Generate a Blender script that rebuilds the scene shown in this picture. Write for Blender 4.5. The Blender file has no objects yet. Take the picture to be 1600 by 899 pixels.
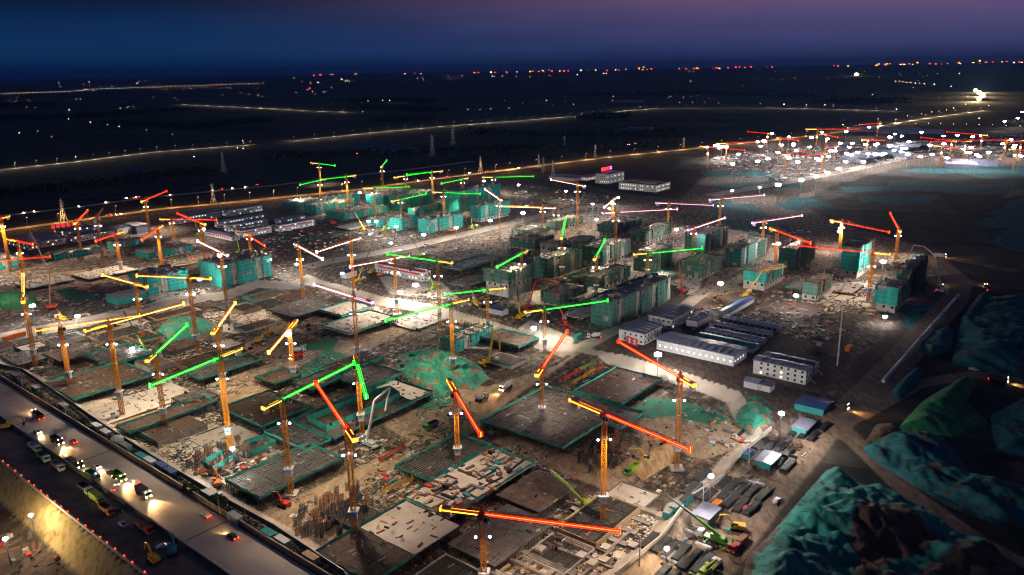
import bpy, bmesh, math, random
import numpy as np
from mathutils import Vector, Matrix, noise as mnoise
random.seed(7)
rnd = random.Random(11)
SC = bpy.context.scene
COL = SC.collection
# ------------------------------------------------------------------ camera, sky, exposure
H = 150.0
FPX, CX, CY = 1244.4, 800.0, 449.5
PITCH, ROLL = math.radians(15.37), math.radians(0.955)
FWD = Vector((0, math.cos(PITCH), -math.sin(PITCH)))
R0 = Vector((1, 0, 0)); U0 = Vector((0, math.sin(PITCH), math.cos(PITCH)))
RGT = R0*math.cos(ROLL) - U0*math.sin(ROLL)
UPV = U0*math.cos(ROLL) + R0*math.sin(ROLL)
CAMPOS = Vector((0, 0, H))
cam_d = bpy.data.cameras.new('camera'); cam = bpy.data.objects.new('camera', cam_d); COL.objects.link(cam)
M = Matrix((RGT, UPV, -FWD)).transposed().to_4x4(); M.translation = CAMPOS
cam.matrix_world = M
cam_d.sensor_width = 36.0; cam_d.lens = 36.0*FPX/1600.0
cam_d.clip_start = 1.0; cam_d.clip_end = 90000.0
SC.camera = cam
SC.view_settings.view_transform = 'Standard'; SC.view_settings.look = 'None'
SC.view_settings.exposure = 0.0; SC.view_settings.gamma = 1.0
SC.render.engine = 'CYCLES'
cy = SC.cycles
cy.max_bounces = 4; cy.diffuse_bounces = 2; cy.glossy_bounces = 2; cy.transmission_bounces = 2; cy.volume_bounces = 0
cy.transparent_max_bounces = 6
cy.caustics_reflective = False; cy.caustics_refractive = False
cy.use_denoising = True; cy.denoising_prefilter = 'ACCURATE'; cy.filter_width = 1.15
cy.use_light_tree = True
cy.sample_clamp_indirect = 3.0
SKY_ON = 1.0
W = bpy.data.worlds.new('World'); SC.world = W; W.use_nodes = True
def make_sky():
    nt = W.node_tree; N = nt.nodes; L = nt.links; N.clear()
    out = N.new('ShaderNodeOutputWorld'); bg = N.new('ShaderNodeBackground'); bg.inputs['Strength'].default_value = SKY_ON
    tc = N.new('ShaderNodeTexCoord'); sep = N.new('ShaderNodeSeparateXYZ'); L.new(tc.outputs['Generated'], sep.inputs[0])
    mr = N.new('ShaderNodeMapRange'); mr.inputs[1].default_value = -0.02; mr.inputs[2].default_value = 0.30; L.new(sep.outputs['Z'], mr.inputs[0])
    def ramp(stops):
        r = N.new('ShaderNodeValToRGB'); e = r.color_ramp.elements
        while len(e) < len(stops): e.new(0.5)
        for k, (p, c) in enumerate(stops): e[k].position = p; e[k].color = (*c, 1)
        L.new(mr.outputs[0], r.inputs[0]); return r
    zp = lambda z: (z + 0.02)/0.32
    west = ramp([(zp(-0.02), (.0010, .0050, .020)), (zp(.004), (.0012, .012, .048)), (zp(.022), (.0035, .028, .095)), (zp(.05), (.003, .022, .078)), (zp(.075), (.002, .010, .036)), (zp(.28), (.009, .022, .060))])
    east = ramp([(zp(-0.02), (.010, .013, .045)), (zp(.004), (.018, .024, .082)), (zp(.022), (.032, .040, .135)), (zp(.05), (.066, .054, .155)), (zp(.075), (.125, .074, .165)), (zp(.28), (.026, .030, .075))])
    azm = N.new('ShaderNodeMapRange'); azm.interpolation_type = 'SMOOTHSTEP'; azm.inputs[1].default_value = -0.42; azm.inputs[2].default_value = 0.50; L.new(sep.outputs['X'], azm.inputs[0])
    cm = N.new('ShaderNodeMapping'); cm.inputs['Scale'].default_value = (3, 3, 26); L.new(tc.outputs['Generated'], cm.inputs[0]); cn = N.new('ShaderNodeTexNoise'); cn.inputs['Scale'].default_value = 2.2; cn.inputs['Detail'].default_value = 5; L.new(cm.outputs[0], cn.inputs['Vector'])
    cr = N.new('ShaderNodeMapRange'); cr.inputs[1].default_value = .3; cr.inputs[2].default_value = .7; cr.inputs[3].default_value = 1.04; cr.inputs[4].default_value = 1.24; L.new(cn.outputs['Fac'], cr.inputs[0]); L.new(cr.outputs[0], bg.inputs['Strength'])
    mix = N.new('ShaderNodeMixRGB'); L.new(azm.outputs[0], mix.inputs[0]); L.new(west.outputs[0], mix.inputs[1]); L.new(east.outputs[0], mix.inputs[2])
    sky = N.new('ShaderNodeTexSky'); sky.sky_type = 'NISHITA'; sky.sun_disc = False
    sky.sun_elevation = math.radians(-4.0); sky.sun_rotation = math.radians(75.0)
    scl = N.new('ShaderNodeMixRGB'); scl.blend_type = 'ADD'; scl.inputs[0].default_value = 0.08
    L.new(mix.outputs[0], scl.inputs[1]); L.new(sky.outputs[0], scl.inputs[2])
    L.new(scl.outputs[0], bg.inputs['Color']); L.new(bg.outputs[0], out.inputs[0])
make_sky()
# light levels (watts)
CRANE_W = 57000.0
YARD_W = 33000.0
ROAD_W = 10000.0
LED_K = 11.0
HAZE_DENSITY = 2.2e-5
# ------------------------------------------------------------------ geometry of the view: a pixel of the survey picture to a point of the ground
def ray(px, py): return (FWD*FPX + RGT*(px-CX) - UPV*(py-CY)).normalized()
def P(px, py, z=0.0):
    d = ray(px, py); t = (z - H)/d.z
    return CAMPOS + d*t
def height_over(base, px, py):
    """height above z=0 of the point seen at (px,py) that stands at base's distance"""
    d = ray(px, py); hb = math.hypot(base.x, base.y); hd = math.hypot(d.x, d.y)
    return H + d.z*hb/hd
def proj(p):
    v = Vector(p) - CAMPOS; k = FPX/v.dot(FWD)
    return CX + v.dot(RGT)*k, CY - v.dot(UPV)*k
_v = ray(1840, 92); VD = Vector((_v.x, _v.y, 0)).normalized(); UD = Vector((-VD.y, VD.x, 0))
GRID = math.atan2(VD.y, VD.x)
# ------------------------------------------------------------------ polygons
def poly_xy(pts, z=0.0): return np.array([[P(x, y, z).x, P(x, y, z).y] for x, y in pts])
def inside(poly, x, y):
    x = np.asarray(x); y = np.asarray(y); r = np.zeros(x.shape, bool); n = len(poly)
    for i in range(n):
        x1, y1 = poly[i]; x2, y2 = poly[(i+1) % n]
        c = (y1 > y) != (y2 > y)
        with np.errstate(divide='ignore', invalid='ignore'):
            r ^= c & (x < (x2-x1)*(y-y1)/(y2-y1+1e-12)+x1)
    return r
def dist(poly, x, y, closed=True):
    x = np.asarray(x, float); y = np.asarray(y, float); d = np.full(x.shape, 1e9); n = len(poly)
    for i in range(n if closed else n-1):
        x1, y1 = poly[i]; x2, y2 = poly[(i+1) % n]; L2 = (x2-x1)**2+(y2-y1)**2+1e-9
        t = np.clip(((x-x1)*(x2-x1)+(y-y1)*(y2-y1))/L2, 0, 1)
        d = np.minimum(d, np.hypot(x-x1-t*(x2-x1), y-y1-t*(y2-y1)))
    return d
PIT = poly_xy([(-70, 548), (-20, 560), (36, 583), (103, 628), (145, 658), (238, 719), (340, 780), (430, 830), (538, 899), (620, 960), (920, 960), (963, 899), (1035, 841), (1077, 780), (1127, 750), (1160, 708), (1200, 680), (1170, 632), (1162, 614), (1120, 597), (1050, 575), (972, 553), (928, 546), (800, 510), (690, 478), (600, 463), (503, 437), (480, 428), (453, 440), (400, 436), (350, 455), (290, 462), (130, 495), (0, 520), (-70, 535)])
RAMP = poly_xy([(928, 546), (856, 591), (800, 622), (735, 655)])
CUT = poly_xy([(-120, 620), (0, 718), (105, 802), (222, 900), (300, 965), (60, 1100), (-400, 900)])
PITZ, CUTZ = -4.3, -9.0
def sstep(t): t = np.clip(t, 0, 1); return t*t*(3-2*t)
def terrain(x, y):
    x = np.asarray(x, float); y = np.asarray(y, float)
    d = dist(PIT, x, y); z = np.where(inside(PIT, x, y), PITZ*sstep(d/8.0), 0.0)
    # earth ramp from the plateau down into the pit
    a = RAMP[0]; b = RAMP[-1]; L = np.hypot(*(b-a)); t = np.clip(((x-a[0])*(b-a)[0]+(y-a[1])*(b-a)[1])/L**2, 0, 1)
    rd = dist(RAMP, x, y, False); rz = PITZ*t - np.maximum(rd-6.5, 0)*0.8
    z = np.maximum(z, np.where(inside(PIT, x, y), np.maximum(rz, PITZ), z))
    dc = dist(CUT, x, y); z = np.where(inside(CUT, x, y), CUTZ*sstep(dc/9.0), z)
    return z
def tz(x, y): return float(terrain(np.array([x]), np.array([y]))[0])
def G(px, py):
    z = 0.0
    for _ in range(5):
        p = P(px, py, z); z = tz(p.x, p.y)
    p.z = z
    return p
# ------------------------------------------------------------------ materials
MATS = {}
def mat(name, col, rough=0.8, metal=0.0, var=0.25, scale=0.35, bump=0.0, bscale=2.0, spec=0.3, stretch=None, dirt=None, dscale=0.12):
    if name in MATS: return MATS[name]
    m = bpy.data.materials.new(name); m.use_nodes = True; nt = m.node_tree; N = nt.nodes; L = nt.links
    b = N['Principled BSDF']; b.inputs['Roughness'].default_value = rough; b.inputs['Metallic'].default_value = metal
    b.inputs['Specular IOR Level'].default_value = spec
    g = N.new('ShaderNodeNewGeometry'); src = g.outputs['Position']
    if stretch:
        mp = N.new('ShaderNodeMapping'); mp.inputs['Scale'].default_value = stretch; L.new(src, mp.inputs[0]); src = mp.outputs[0]
    n = N.new('ShaderNodeTexNoise'); n.inputs['Scale'].default_value = scale; n.inputs['Detail'].default_value = 5; L.new(src, n.inputs['Vector'])
    r = N.new('ShaderNodeValToRGB'); e = r.color_ramp.elements
    e[0].position = .3; e[1].position = .7
    e[0].color = (*[c*(1-var) for c in col], 1); e[1].color = (*[min(1, c*(1+var)) for c in col], 1)
    L.new(n.outputs['Fac'], r.inputs[0]); c = r.outputs[0]
    if dirt:
        n2 = N.new('ShaderNodeTexNoise'); n2.inputs['Scale'].default_value = dscale; n2.inputs['Detail'].default_value = 6; n2.inputs['Roughness'].default_value = .65
        L.new(g.outputs['Position'], n2.inputs['Vector'])
        r2 = N.new('ShaderNodeMapRange'); r2.inputs[1].default_value = .5; r2.inputs[2].default_value = .64; L.new(n2.outputs['Fac'], r2.inputs[0])
        mx = N.new('ShaderNodeMixRGB'); L.new(r2.outputs[0], mx.inputs[0]); L.new(c, mx.inputs[1]); mx.inputs[2].default_value = (*dirt, 1); c = mx.outputs[0]
    L.new(c, b.inputs['Base Color'])
    if bump:
        n3 = N.new('ShaderNodeTexNoise'); n3.inputs['Scale'].default_value = bscale; n3.inputs['Detail'].default_value = 4; L.new(src, n3.inputs['Vector'])
        bp = N.new('ShaderNodeBump'); bp.inputs['Strength'].default_value = bump; bp.inputs['Distance'].default_value = 0.5
        L.new(n3.outputs['Fac'], bp.inputs['Height']); L.new(bp.outputs[0], b.inputs['Normal'])
    MATS[name] = m; return m
def glow(name, col, k, sample=True):
    if name in MATS: return MATS[name]
    m = bpy.data.materials.new(name); m.use_nodes = True; N = m.node_tree.nodes; L = m.node_tree.links; N.clear()
    o = N.new('ShaderNodeOutputMaterial'); e = N.new('ShaderNodeEmission'); e.inputs[0].default_value = (*col, 1); e.inputs[1].default_value = k
    L.new(e.outputs[0], o.inputs[0])
    m.cycles.emission_sampling = 'AUTO' if sample else 'NONE'
    MATS[name] = m; return m
def color_attr_mat(name, rough=.8, var=.25):
    m = bpy.data.materials.new(name); m.use_nodes = True; N = m.node_tree.nodes; L = m.node_tree.links
    b = N['Principled BSDF']; b.inputs['Roughness'].default_value = rough; b.inputs['Specular IOR Level'].default_value = .25
    a = N.new('ShaderNodeAttribute'); a.attribute_name = 'paint'; g = N.new('ShaderNodeNewGeometry')
    n = N.new('ShaderNodeTexNoise'); n.inputs['Scale'].default_value = 1.2; L.new(g.outputs['Position'], n.inputs['Vector'])
    mr = N.new('ShaderNodeMapRange'); mr.inputs[3].default_value = 1-var; mr.inputs[4].default_value = 1+var; L.new(n.outputs['Fac'], mr.inputs[0])
    mm = N.new('ShaderNodeMixRGB'); mm.blend_type = 'MULTIPLY'; mm.inputs[0].default_value = 1; L.new(a.outputs['Color'], mm.inputs[1]); L.new(mr.outputs[0], mm.inputs[2])
    L.new(mm.outputs[0], b.inputs['Base Color']); MATS[name] = m; return m
mast_orange = mat('mast_paint', (.55, .20, .012), .5, var=.25, spec=.2)
jib_red = mat('jib_paint', (.45, .07, .04), .5)
steel = mat('galvanised_steel', (.32, .32, .33), .45, .6)
dark_steel = mat('dark_steel', (.05, .05, .055), .6, .3)
white_paint = mat('white_paint', (.50, .50, .53), .55, var=.12, scale=.6)
concrete = mat('concrete', (.42, .39, .35), .9, var=.22, scale=.25, bump=.2)
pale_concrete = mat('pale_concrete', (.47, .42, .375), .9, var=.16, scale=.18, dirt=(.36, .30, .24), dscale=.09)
dark_concrete = mat('dark_concrete', (.14, .12, .11), .9, var=.35, scale=.3)
net_teal = mat('teal_safety_net', (.012, .33, .30), .85, var=.3, scale=.5, stretch=(1, 1, .12), bump=.5, bscale=.9)
net_green = mat('grey_green_safety_net', (.048, .15, .125), .9, var=.35, scale=.45, stretch=(1, 1, .12), bump=.5, bscale=.8, dirt=(.13, .15, .12), dscale=.07)
net_dark = mat('dark_safety_net', (.035, .16, .145), .9, var=.35, scale=.5, stretch=(1, 1, .12), bump=.5, bscale=.8)
net_edge = mat('edge_safety_net', (.026, .26, .215), .8, var=.45, scale=.25)
timber = mat('timber', (.42, .30, .17), .85, var=.3, scale=1.2)
rust = mat('rusty_steel', (.22, .11, .06), .8, var=.3, scale=1)
blue_roof = mat('blue_sheet_roof', (.035, .075, .20), .45, var=.12)
grey_roof = mat('grey_sheet_roof', (.17, .18, .26), .5, var=.15, stretch=(1, 1, 1))
teal_paint = mat('teal_paint', (.03, .24, .24), .5, var=.12)
red_paint = mat('red_paint', (.45, .03, .025), .45, var=.15)
yellow_paint = mat('yellow_paint', (.62, .36, .03), .45, var=.15)
lime_paint = mat('lime_paint', (.26, .38, .04), .45, var=.12)
green_paint = mat('green_paint', (.07, .24, .04), .45, var=.12)
orange_paint = mat('orange_paint', (.60, .16, .03), .5, var=.15)
black_rubber = mat('rubber', (.02, .02, .02), .85, var=.1)
glass_dark = mat('dark_glass', (.02, .025, .03), .08, var=.05, spec=.6)
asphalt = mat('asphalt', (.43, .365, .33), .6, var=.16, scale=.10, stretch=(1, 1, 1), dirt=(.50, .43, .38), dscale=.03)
lamp_white = glow('lamp_white', (1, .95, .88), 110)
lamp_pink = glow('lamp_pinkish', (1, .86, 1.0), 55)
head_glow = glow('headlight_glow', (1, .74, .38), 40)
tail_glow = glow('tail_light_glow', (1, .03, .01), 14)
LED = {n: glow('led_'+n, c, LED_K*k) for n, c, k in (('red', (1, .010, .002), .5), ('green', (.006, 1, .014), .42), ('white', (1, .56, .46), .42), ('yellow', (1, .42, .04), .45), ('pink', (1, .36, .72), .34), ('amber', (1, .30, .015), .8))}
CORE = {n: glow('led_core_'+n, c, LED_K*k) for n, c, k in (('red', (1, .085, .012), 1.2), ('green', (.075, 1, .12), 1.0), ('white', (1, .95, .92), .9), ('yellow', (1, .72, .25), .9), ('pink', (1, .85, 1), .9), ('amber', (1, .58, .08), 1.2))}  # added middle strips imitating the burnt-out core of the jib lights
win_lit = glow('window_light', (1, .86, .62), 2.2)
win_cool = glow('window_light_cool', (.85, .92, 1), 1.8)
paint_mix = color_attr_mat('mixed_site_materials')
# ------------------------------------------------------------------ mesh building
class MB:
    def __init__(s): s.v = []; s.f = []; s.c = []
    def add(s, vs, fs, col=None):
        o = len(s.v); s.v += [tuple(v) for v in vs]; s.f += [tuple(i+o for i in f) for f in fs]
        if col is not None: s.c += [col]*len(fs)
        return s
    BF = [(0, 3, 2, 1), (4, 5, 6, 7), (0, 1, 5, 4), (1, 2, 6, 5), (2, 3, 7, 6), (3, 0, 4, 7)]
    def box(s, x0, x1, y0, y1, z0, z1, col=None):
        return s.add([(x0, y0, z0), (x1, y0, z0), (x1, y1, z0), (x0, y1, z0), (x0, y0, z1), (x1, y0, z1), (x1, y1, z1), (x0, y1, z1)], MB.BF, col)
    def rbox(s, cx, cy, z0, sx, sy, sz, a=0, col=None, tilt=0):
        c, n = math.cos(a), math.sin(a); vs = []
        for z, t in ((z0, 0), (z0+sz, tilt)):
            for x, y in ((-sx/2, -sy/2), (sx/2, -sy/2), (sx/2, sy/2), (-sx/2, sy/2)):
                x += t; vs.append((cx+x*c-y*n, cy+x*n+y*c, z))
        return s.add(vs, MB.BF, col)
    def bar(s, p, q, w, col=None, w2=None):
        p = Vector(p); q = Vector(q); d = q-p
        if d.length < 1e-6: return s
        d.normalize(); a = Vector((0, 0, 1)) if abs(d.z) < .9 else Vector((1, 0, 0))
        e = d.cross(a).normalized(); g = d.cross(e); w2 = w if w2 is None else w2
        vs = [p+(e*i+g*j)*w/2 for i, j in ((-1, -1), (1, -1), (1, 1), (-1, 1))]+[q+(e*i+g*j)*w2/2 for i, j in ((-1, -1), (1, -1), (1, 1), (-1, 1))]
        return s.add(vs, MB.BF, col)
    def tube(s, p, q, r, n=10, r2=None, col=None):
        p = Vector(p); q = Vector(q); d = (q-p).normalized(); a = Vector((0, 0, 1)) if abs(d.z) < .9 else Vector((1, 0, 0))
        e = d.cross(a).normalized(); g = d.cross(e); r2 = r if r2 is None else r2
        vs = [p+(e*math.cos(t)+g*math.sin(t))*r for t in [2*math.pi*k/n for k in range(n)]]+[q+(e*math.cos(t)+g*math.sin(t))*r2 for t in [2*math.pi*k/n for k in range(n)]]
        fs = [(k, (k+1) % n, n+(k+1) % n, n+k) for k in range(n)]+[tuple(range(n))[::-1], tuple(range(n, 2*n))]
        return s.add(vs, fs, col)
    def prism(s, poly, z0, z1, col=None):
        n = len(poly); a = sum(poly[i][0]*poly[(i+1) % n][1]-poly[(i+1) % n][0]*poly[i][1] for i in range(n))
        if a < 0: poly = list(poly)[::-1]
        vs = [(p[0], p[1], z0) for p in poly]+[(p[0], p[1], z1) for p in poly]
        return s.add(vs, [tuple(range(n))[::-1], tuple(range(n, 2*n))]+[(k, (k+1) % n, n+(k+1) % n, n+k) for k in range(n)], col)
    def lathe(s, prof, n=12, cx=0, cy=0, col=None):
        vs = [(cx+r*math.cos(2*math.pi*k/n), cy+r*math.sin(2*math.pi*k/n), z) for r, z in prof for k in range(n)]; m = len(prof)
        fs = [(j*n+k, j*n+(k+1) % n, (j+1)*n+(k+1) % n, (j+1)*n+k) for j in range(m-1) for k in range(n)]
        return s.add(vs, fs+[tuple(range(n))[::-1], tuple(range((m-1)*n, m*n))], col)
    def mesh(s, name, m):
        me = bpy.data.meshes.new(name); me.from_pydata(s.v, [], s.f); me.materials.append(m)
        if s.c:
            at = me.attributes.new('paint', 'FLOAT_COLOR', 'FACE')
            at.data.foreach_set('color', np.array([(*c, 1) for c in s.c], np.float32).ravel())
        me.update(); return me
def link(name, me, parent=None, loc=(0, 0, 0), rz=0.0, scale=None):
    o = bpy.data.objects.new(name, me); COL.objects.link(o)
    if parent is not None: o.parent = parent
    o.location = loc
    if rz: o.rotation_euler = (0, 0, rz)
    if scale: o.scale = scale
    return o
CACHE = {}
def part(name, key, fn, m, parent, loc=(0, 0, 0), rz=0.0, scale=None):
    k = (key, m.name)
    if k not in CACHE:
        b = MB(); fn(b); CACHE[k] = b.mesh(name, m)
    return link(name, CACHE[k], parent, loc, rz, scale)
def own(name, fn, m, parent=None, loc=(0, 0, 0), rz=0.0):
    b = MB(); fn(b); return link(name, b.mesh(name, m), parent, loc, rz)
def tag(o, label, cat, group=None):
    o['label'] = label; o['category'] = cat
    if group: o['group'] = group
    return o
def thing(name, label, cat, loc=(0, 0, 0), rz=0.0, group=None):
    return tag(link(name, None, None, loc, rz), label, cat, group)
def structure(o): o['kind'] = 'structure'; return o
def stuff(o): o['kind'] = 'stuff'; return o
LCACHE = {}
def lamp(name, kind, power, col, parent, loc, radius=.35, spot=None, aim=None):
    k = (kind, power, col, radius, spot)
    if k not in LCACHE:
        l = bpy.data.lights.new(name, kind); l.energy = power; l.color = col; l.shadow_soft_size = radius
        if kind == 'SPOT': l.spot_size = math.radians(spot); l.spot_blend = .7
        LCACHE[k] = l
    o = bpy.data.objects.new(name, LCACHE[k]); COL.objects.link(o); o.parent = parent; o.location = loc
    if aim is not None: o.rotation_euler = Vector(aim).to_track_quat('-Z', 'Y').to_euler()
    return o
# ================================================================== THE SETTING
# zones of the ground, as outlines in the survey picture
ZONES = {
 'tan': [
  [(560, 640), (700, 590), (760, 605), (905, 560), (930, 548), (800, 628), (720, 690), (560, 770), (420, 850), (370, 820), (560, 730), (640, 690)],
  [(325, 600), (450, 560), (600, 505), (690, 478), (700, 488), (560, 555), (420, 610), (350, 640)],
  [(380, 540), (440, 500), (520, 540), (470, 560), (400, 570)],
  [(770, 690), (800, 680), (960, 735), (1010, 690), (980, 660), (1030, 640), (1110, 640), (1200, 680), (1100, 720), (1050, 700), (960, 770), (890, 745)],
  [(150, 665), (250, 640), (260, 655), (200, 690)], [(60, 430), (140, 420), (160, 440), (90, 470)],
  [(1110, 430), (1180, 455), (1150, 485), (1090, 470)], [(1095, 770), (1150, 790), (1190, 760), (1150, 735)], [(960, 899), (1060, 840), (1110, 870), (1040, 940)],
  [(1270, 390), (1300, 395), (1300, 420), (1265, 425)], [(20, 850), (100, 830), (150, 899), (110, 960), (20, 920)]],  # last outline: lit ground in the cut, its light put into the colour
 'pale': [
  [(180, 680), (330, 618), (350, 700), (300, 760), (230, 715)], [(115, 630), (290, 605), (300, 618), (190, 655)],
  [(120, 590), (170, 570), (160, 600), (80, 600)], [(317, 490), (410, 478), (440, 500), (370, 522), (330, 515)], [(506, 512), (589, 478), (606, 502), (545, 524)],
  [(230, 470), (320, 460), (330, 480), (250, 500)], [(690, 505), (760, 520), (770, 545), (690, 545)], [(830, 455), (920, 450), (900, 480), (830, 475)],
  [(800, 520), (830, 500), (900, 530), (880, 548)], [(590, 430), (690, 440), (720, 470), (610, 460)], [(820, 800), (900, 780), (1000, 840), (960, 899), (800, 940)],
  [(920, 415), (990, 420), (960, 440), (930, 440)], [(1040, 440), (1100, 430), (1090, 460), (1040, 460)], [(1250, 445), (1360, 440), (1360, 480), (1250, 480)]],
 'net': [
  [(450, 590), (510, 545), (560, 560), (600, 585), (540, 590), (480, 600)], [(990, 640), (1010, 622), (1060, 625), (1110, 640), (1140, 655), (1110, 665), (1050, 650), (1000, 655)],
  [(460, 535), (530, 528), (520, 548), (470, 548)], [(85, 452), (110, 448), (150, 465), (110, 475)], [(640, 640), (690, 600), (720, 620), (690, 640)], [(560, 660), (600, 655), (600, 665), (570, 670)]],
 'dark': [
  [(-200, 760), (0, 762), (220, 960), (60, 1100), (-300, 1000)],
  [(1095, 900), (1270, 660), (1340, 560), (1480, 440), (1700, 460), (1700, 960), (1095, 960)], [(400, 478), (480, 448), (500, 468), (430, 485)], [(700, 800), (860, 730), (960, 790), (880, 810), (760, 899)],
  [(1070, 470), (1260, 440), (1330, 500), (1320, 600), (1240, 640), (1160, 610), (930, 545), (1000, 500)], [(560, 410), (700, 370), (760, 380), (640, 400)],
  [(440, 360), (620, 350), (640, 370), (470, 400)], [(1000, 440), (1030, 430), (1100, 480), (980, 520)]],
 'field': [],
 'bluenet': [[(1180, 322), (1110, 310), (1110, 345), (1190, 375), (1240, 360), (1200, 335)], [(1290, 300), (1420, 282), (1600, 290), (1600, 302), (1400, 302)], [(1090, 268), (1200, 262), (1210, 278), (1110, 280)], [(1410, 262), (1640, 255), (1640, 278), (1420, 274)], [(1530, 350), (1570, 322), (1640, 300), (1640, 325), (1550, 360)], [(1200, 318), (1260, 310), (1310, 318), (1240, 330)], [(1330, 310), (1420, 305), (1500, 312), (1400, 322)], [(1540, 380), (1600, 340), (1640, 340), (1600, 400)], [(1400, 480), (1500, 470), (1480, 500), (1420, 520)], [(1100, 285), (1220, 280), (1260, 290), (1130, 298)]],
}
SITE = poly_xy([(-200, 380), (100, 352), (400, 312), (700, 280), (870, 275), (960, 300), (1060, 312), (1110, 268), (1100, 234), (1280, 212), (1500, 200), (1700, 205), (1700, 262), (1420, 258), (1300, 290), (1250, 318), (1300, 345), (1470, 395), (1500, 440), (1400, 560), (1100, 960), (-400, 960)])
HAUL = [(16, [(1085, 910), (1190, 780), (1275, 680), (1330, 640), (1400, 570), (1490, 470), (1500, 440), (1460, 405)]), (9, [(1310, 665), (1420, 770), (1530, 850), (1640, 905)]), (9, [(1340, 650), (1430, 600), (1530, 585), (1700, 605)]), (7, [(1010, 345), (1180, 365), (1330, 390), (1480, 404), (1620, 430)]), (6, [(1430, 350), (1500, 325), (1600, 300)]), (7, [(1080, 899), (1160, 800), (1250, 700)])]
def build_ground():
    def axis(fine0, fine1, step, far, lo):
        a = list(np.arange(fine0, fine1+.1, step)); g = step; x = a[-1]
        while x < far: g *= 1.16; x += g; a.append(x)
        g = step; x = a[0]; b = []
        while x > lo: g *= 1.16; x -= g; b.append(x)
        return np.array(b[::-1]+a)
    xs = axis(-330, 330, 2.4, 45000, -45000); ys = axis(190, 700, 2.4, 60000, -3000)
    X, Y = np.meshgrid(xs, ys); x = X.ravel(); y = Y.ravel(); z = terrain(x, y)
    nx = len(xs); ny = len(ys)
    me = bpy.data.meshes.new('ground')
    idx = np.arange(nx*ny).reshape(ny, nx)
    q = np.stack([idx[:-1, :-1], idx[:-1, 1:], idx[1:, 1:], idx[1:, :-1]], -1).reshape(-1, 4)
    me.vertices.add(len(x)); me.vertices.foreach_set('co', np.stack([x, y, z], 1).astype(np.float32).ravel())
    me.loops.add(q.size); me.loops.foreach_set('vertex_index', q.astype(np.int32).ravel())
    me.polygons.add(len(q)); me.polygons.foreach_set('loop_start', np.arange(0, q.size, 4, dtype=np.int32)); me.polygons.foreach_set('loop_total', np.full(len(q), 4, np.int32))
    me.update(); me.validate()
    for nm, polys in ZONES.items():
        v = np.zeros(len(x), np.float32)
        if nm == 'field':
            d = dist(SITE, x, y); ins = inside(SITE, x, y); v = np.clip(np.where(ins, .5-d/30, .5+d/30), 0, 1)
        else:
            for pl in polys:
                zp = PITZ if inside(PIT, *[np.array([c]) for c in poly_xy([np.mean(pl, 0)], 0)[0]])[0] else 0
                pp = poly_xy(pl, zp); d = dist(pp, x, y); v = np.maximum(v, np.clip(np.where(inside(pp, x, y), .5+d/7, .5-d/7), 0, 1))
        a = me.attributes.new('zone_'+nm, 'FLOAT', 'POINT'); a.data.foreach_set('value', v.astype(np.float32))
    hv = np.zeros(len(x))
    for w_, hp_ in HAUL:
        dd = dist(poly_xy(hp_, 0), x, y, False); hv = np.maximum(hv, np.clip(.5+(w_/2-dd)/5, 0, 1))
    a = me.attributes.new('zone_haul', 'FLOAT', 'POINT'); a.data.foreach_set('value', hv.astype(np.float32))
    # banks of the excavation: sprayed concrete
    d = dist(PIT, x, y); bank = np.where(inside(PIT, x, y), np.clip(1.3-np.abs(d-4)/5, 0, 1), 0)
    dc = dist(CUT, x, y); cb = np.where(inside(CUT, x, y), np.clip(1.6-np.abs(dc-3.5)/4, 0, 1), 0)
    pitv = np.where(inside(PIT, x, y), np.clip((d-7)/3, 0, 1), 0)*.9
    for nm, v in (('bank', bank), ('cutbank', cb), ('pit', pitv)):
        a = me.attributes.new('zone_'+nm, 'FLOAT', 'POINT'); a.data.foreach_set('value', v.astype(np.float32))
    m = bpy.data.materials.new('site_ground'); m.use_nodes = True; nt = m.node_tree; N = nt.nodes; L = nt.links
    b = N['Principled BSDF']; b.inputs['Roughness'].default_value = .92; b.inputs['Specular IOR Level'].default_value = .2
    g = N.new('ShaderNodeNewGeometry')
    def noise(sc, det=6, rough=.6, stretch=None):
        src = g.outputs['Position']
        if stretch:
            mp = N.new('ShaderNodeMapping'); mp.inputs['Rotation'].default_value = (0, 0, -GRID); mp.inputs['Scale'].default_value = stretch; L.new(src, mp.inputs[0]); src = mp.outputs[0]
        n = N.new('ShaderNodeTexNoise'); n.inputs['Scale'].default_value = sc; n.inputs['Detail'].default_value = det; n.inputs['Roughness'].default_value = rough; L.new(src, n.inputs['Vector']); return n.outputs['Fac']
    def ramp(f, stops):
        r = N.new('ShaderNodeValToRGB'); e = r.color_ramp.elements
        while len(e) < len(stops): e.new(.5)
        for k, (p, c) in enumerate(stops): e[k].position = p; e[k].color = (*c, 1)
        L.new(f, r.inputs[0]); return r.outputs[0]
    def mix(f, a, c):
        x = N.new('ShaderNodeMixRGB'); L.new(f, x.inputs[0]); L.new(a, x.inputs[1]); L.new(c, x.inputs[2]); return x.outputs[0]
    big = noise(.06); med = noise(.35, 6, .65, (1, .45, 1)); fine = noise(1.7, 4, .7)
    base = ramp(med, [(.30, (.032, .025, .022)), (.45, (.085, .066, .053)), (.57, (.17, .135, .108)), (.72, (.38, .31, .255))])
    tan = ramp(med, [(.25, (.15, .10, .066)), (.5, (.30, .215, .142)), (.75, (.46, .355, .25))])
    pale = ramp(med, [(.25, (.34, .27, .21)), (.5, (.56, .49, .41)), (.75, (.72, .66, .58))])
    net = ramp(med, [(.36, (.12, .09, .06)), (.46, (.03, .16, .08)), (.6, (.02, .19, .13)), (.8, (.05, .27, .17))])
    dark = ramp(med, [(.25, (.035, .025, .021)), (.5, (.085, .06, .05)), (.8, (.17, .125, .10))])
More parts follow.
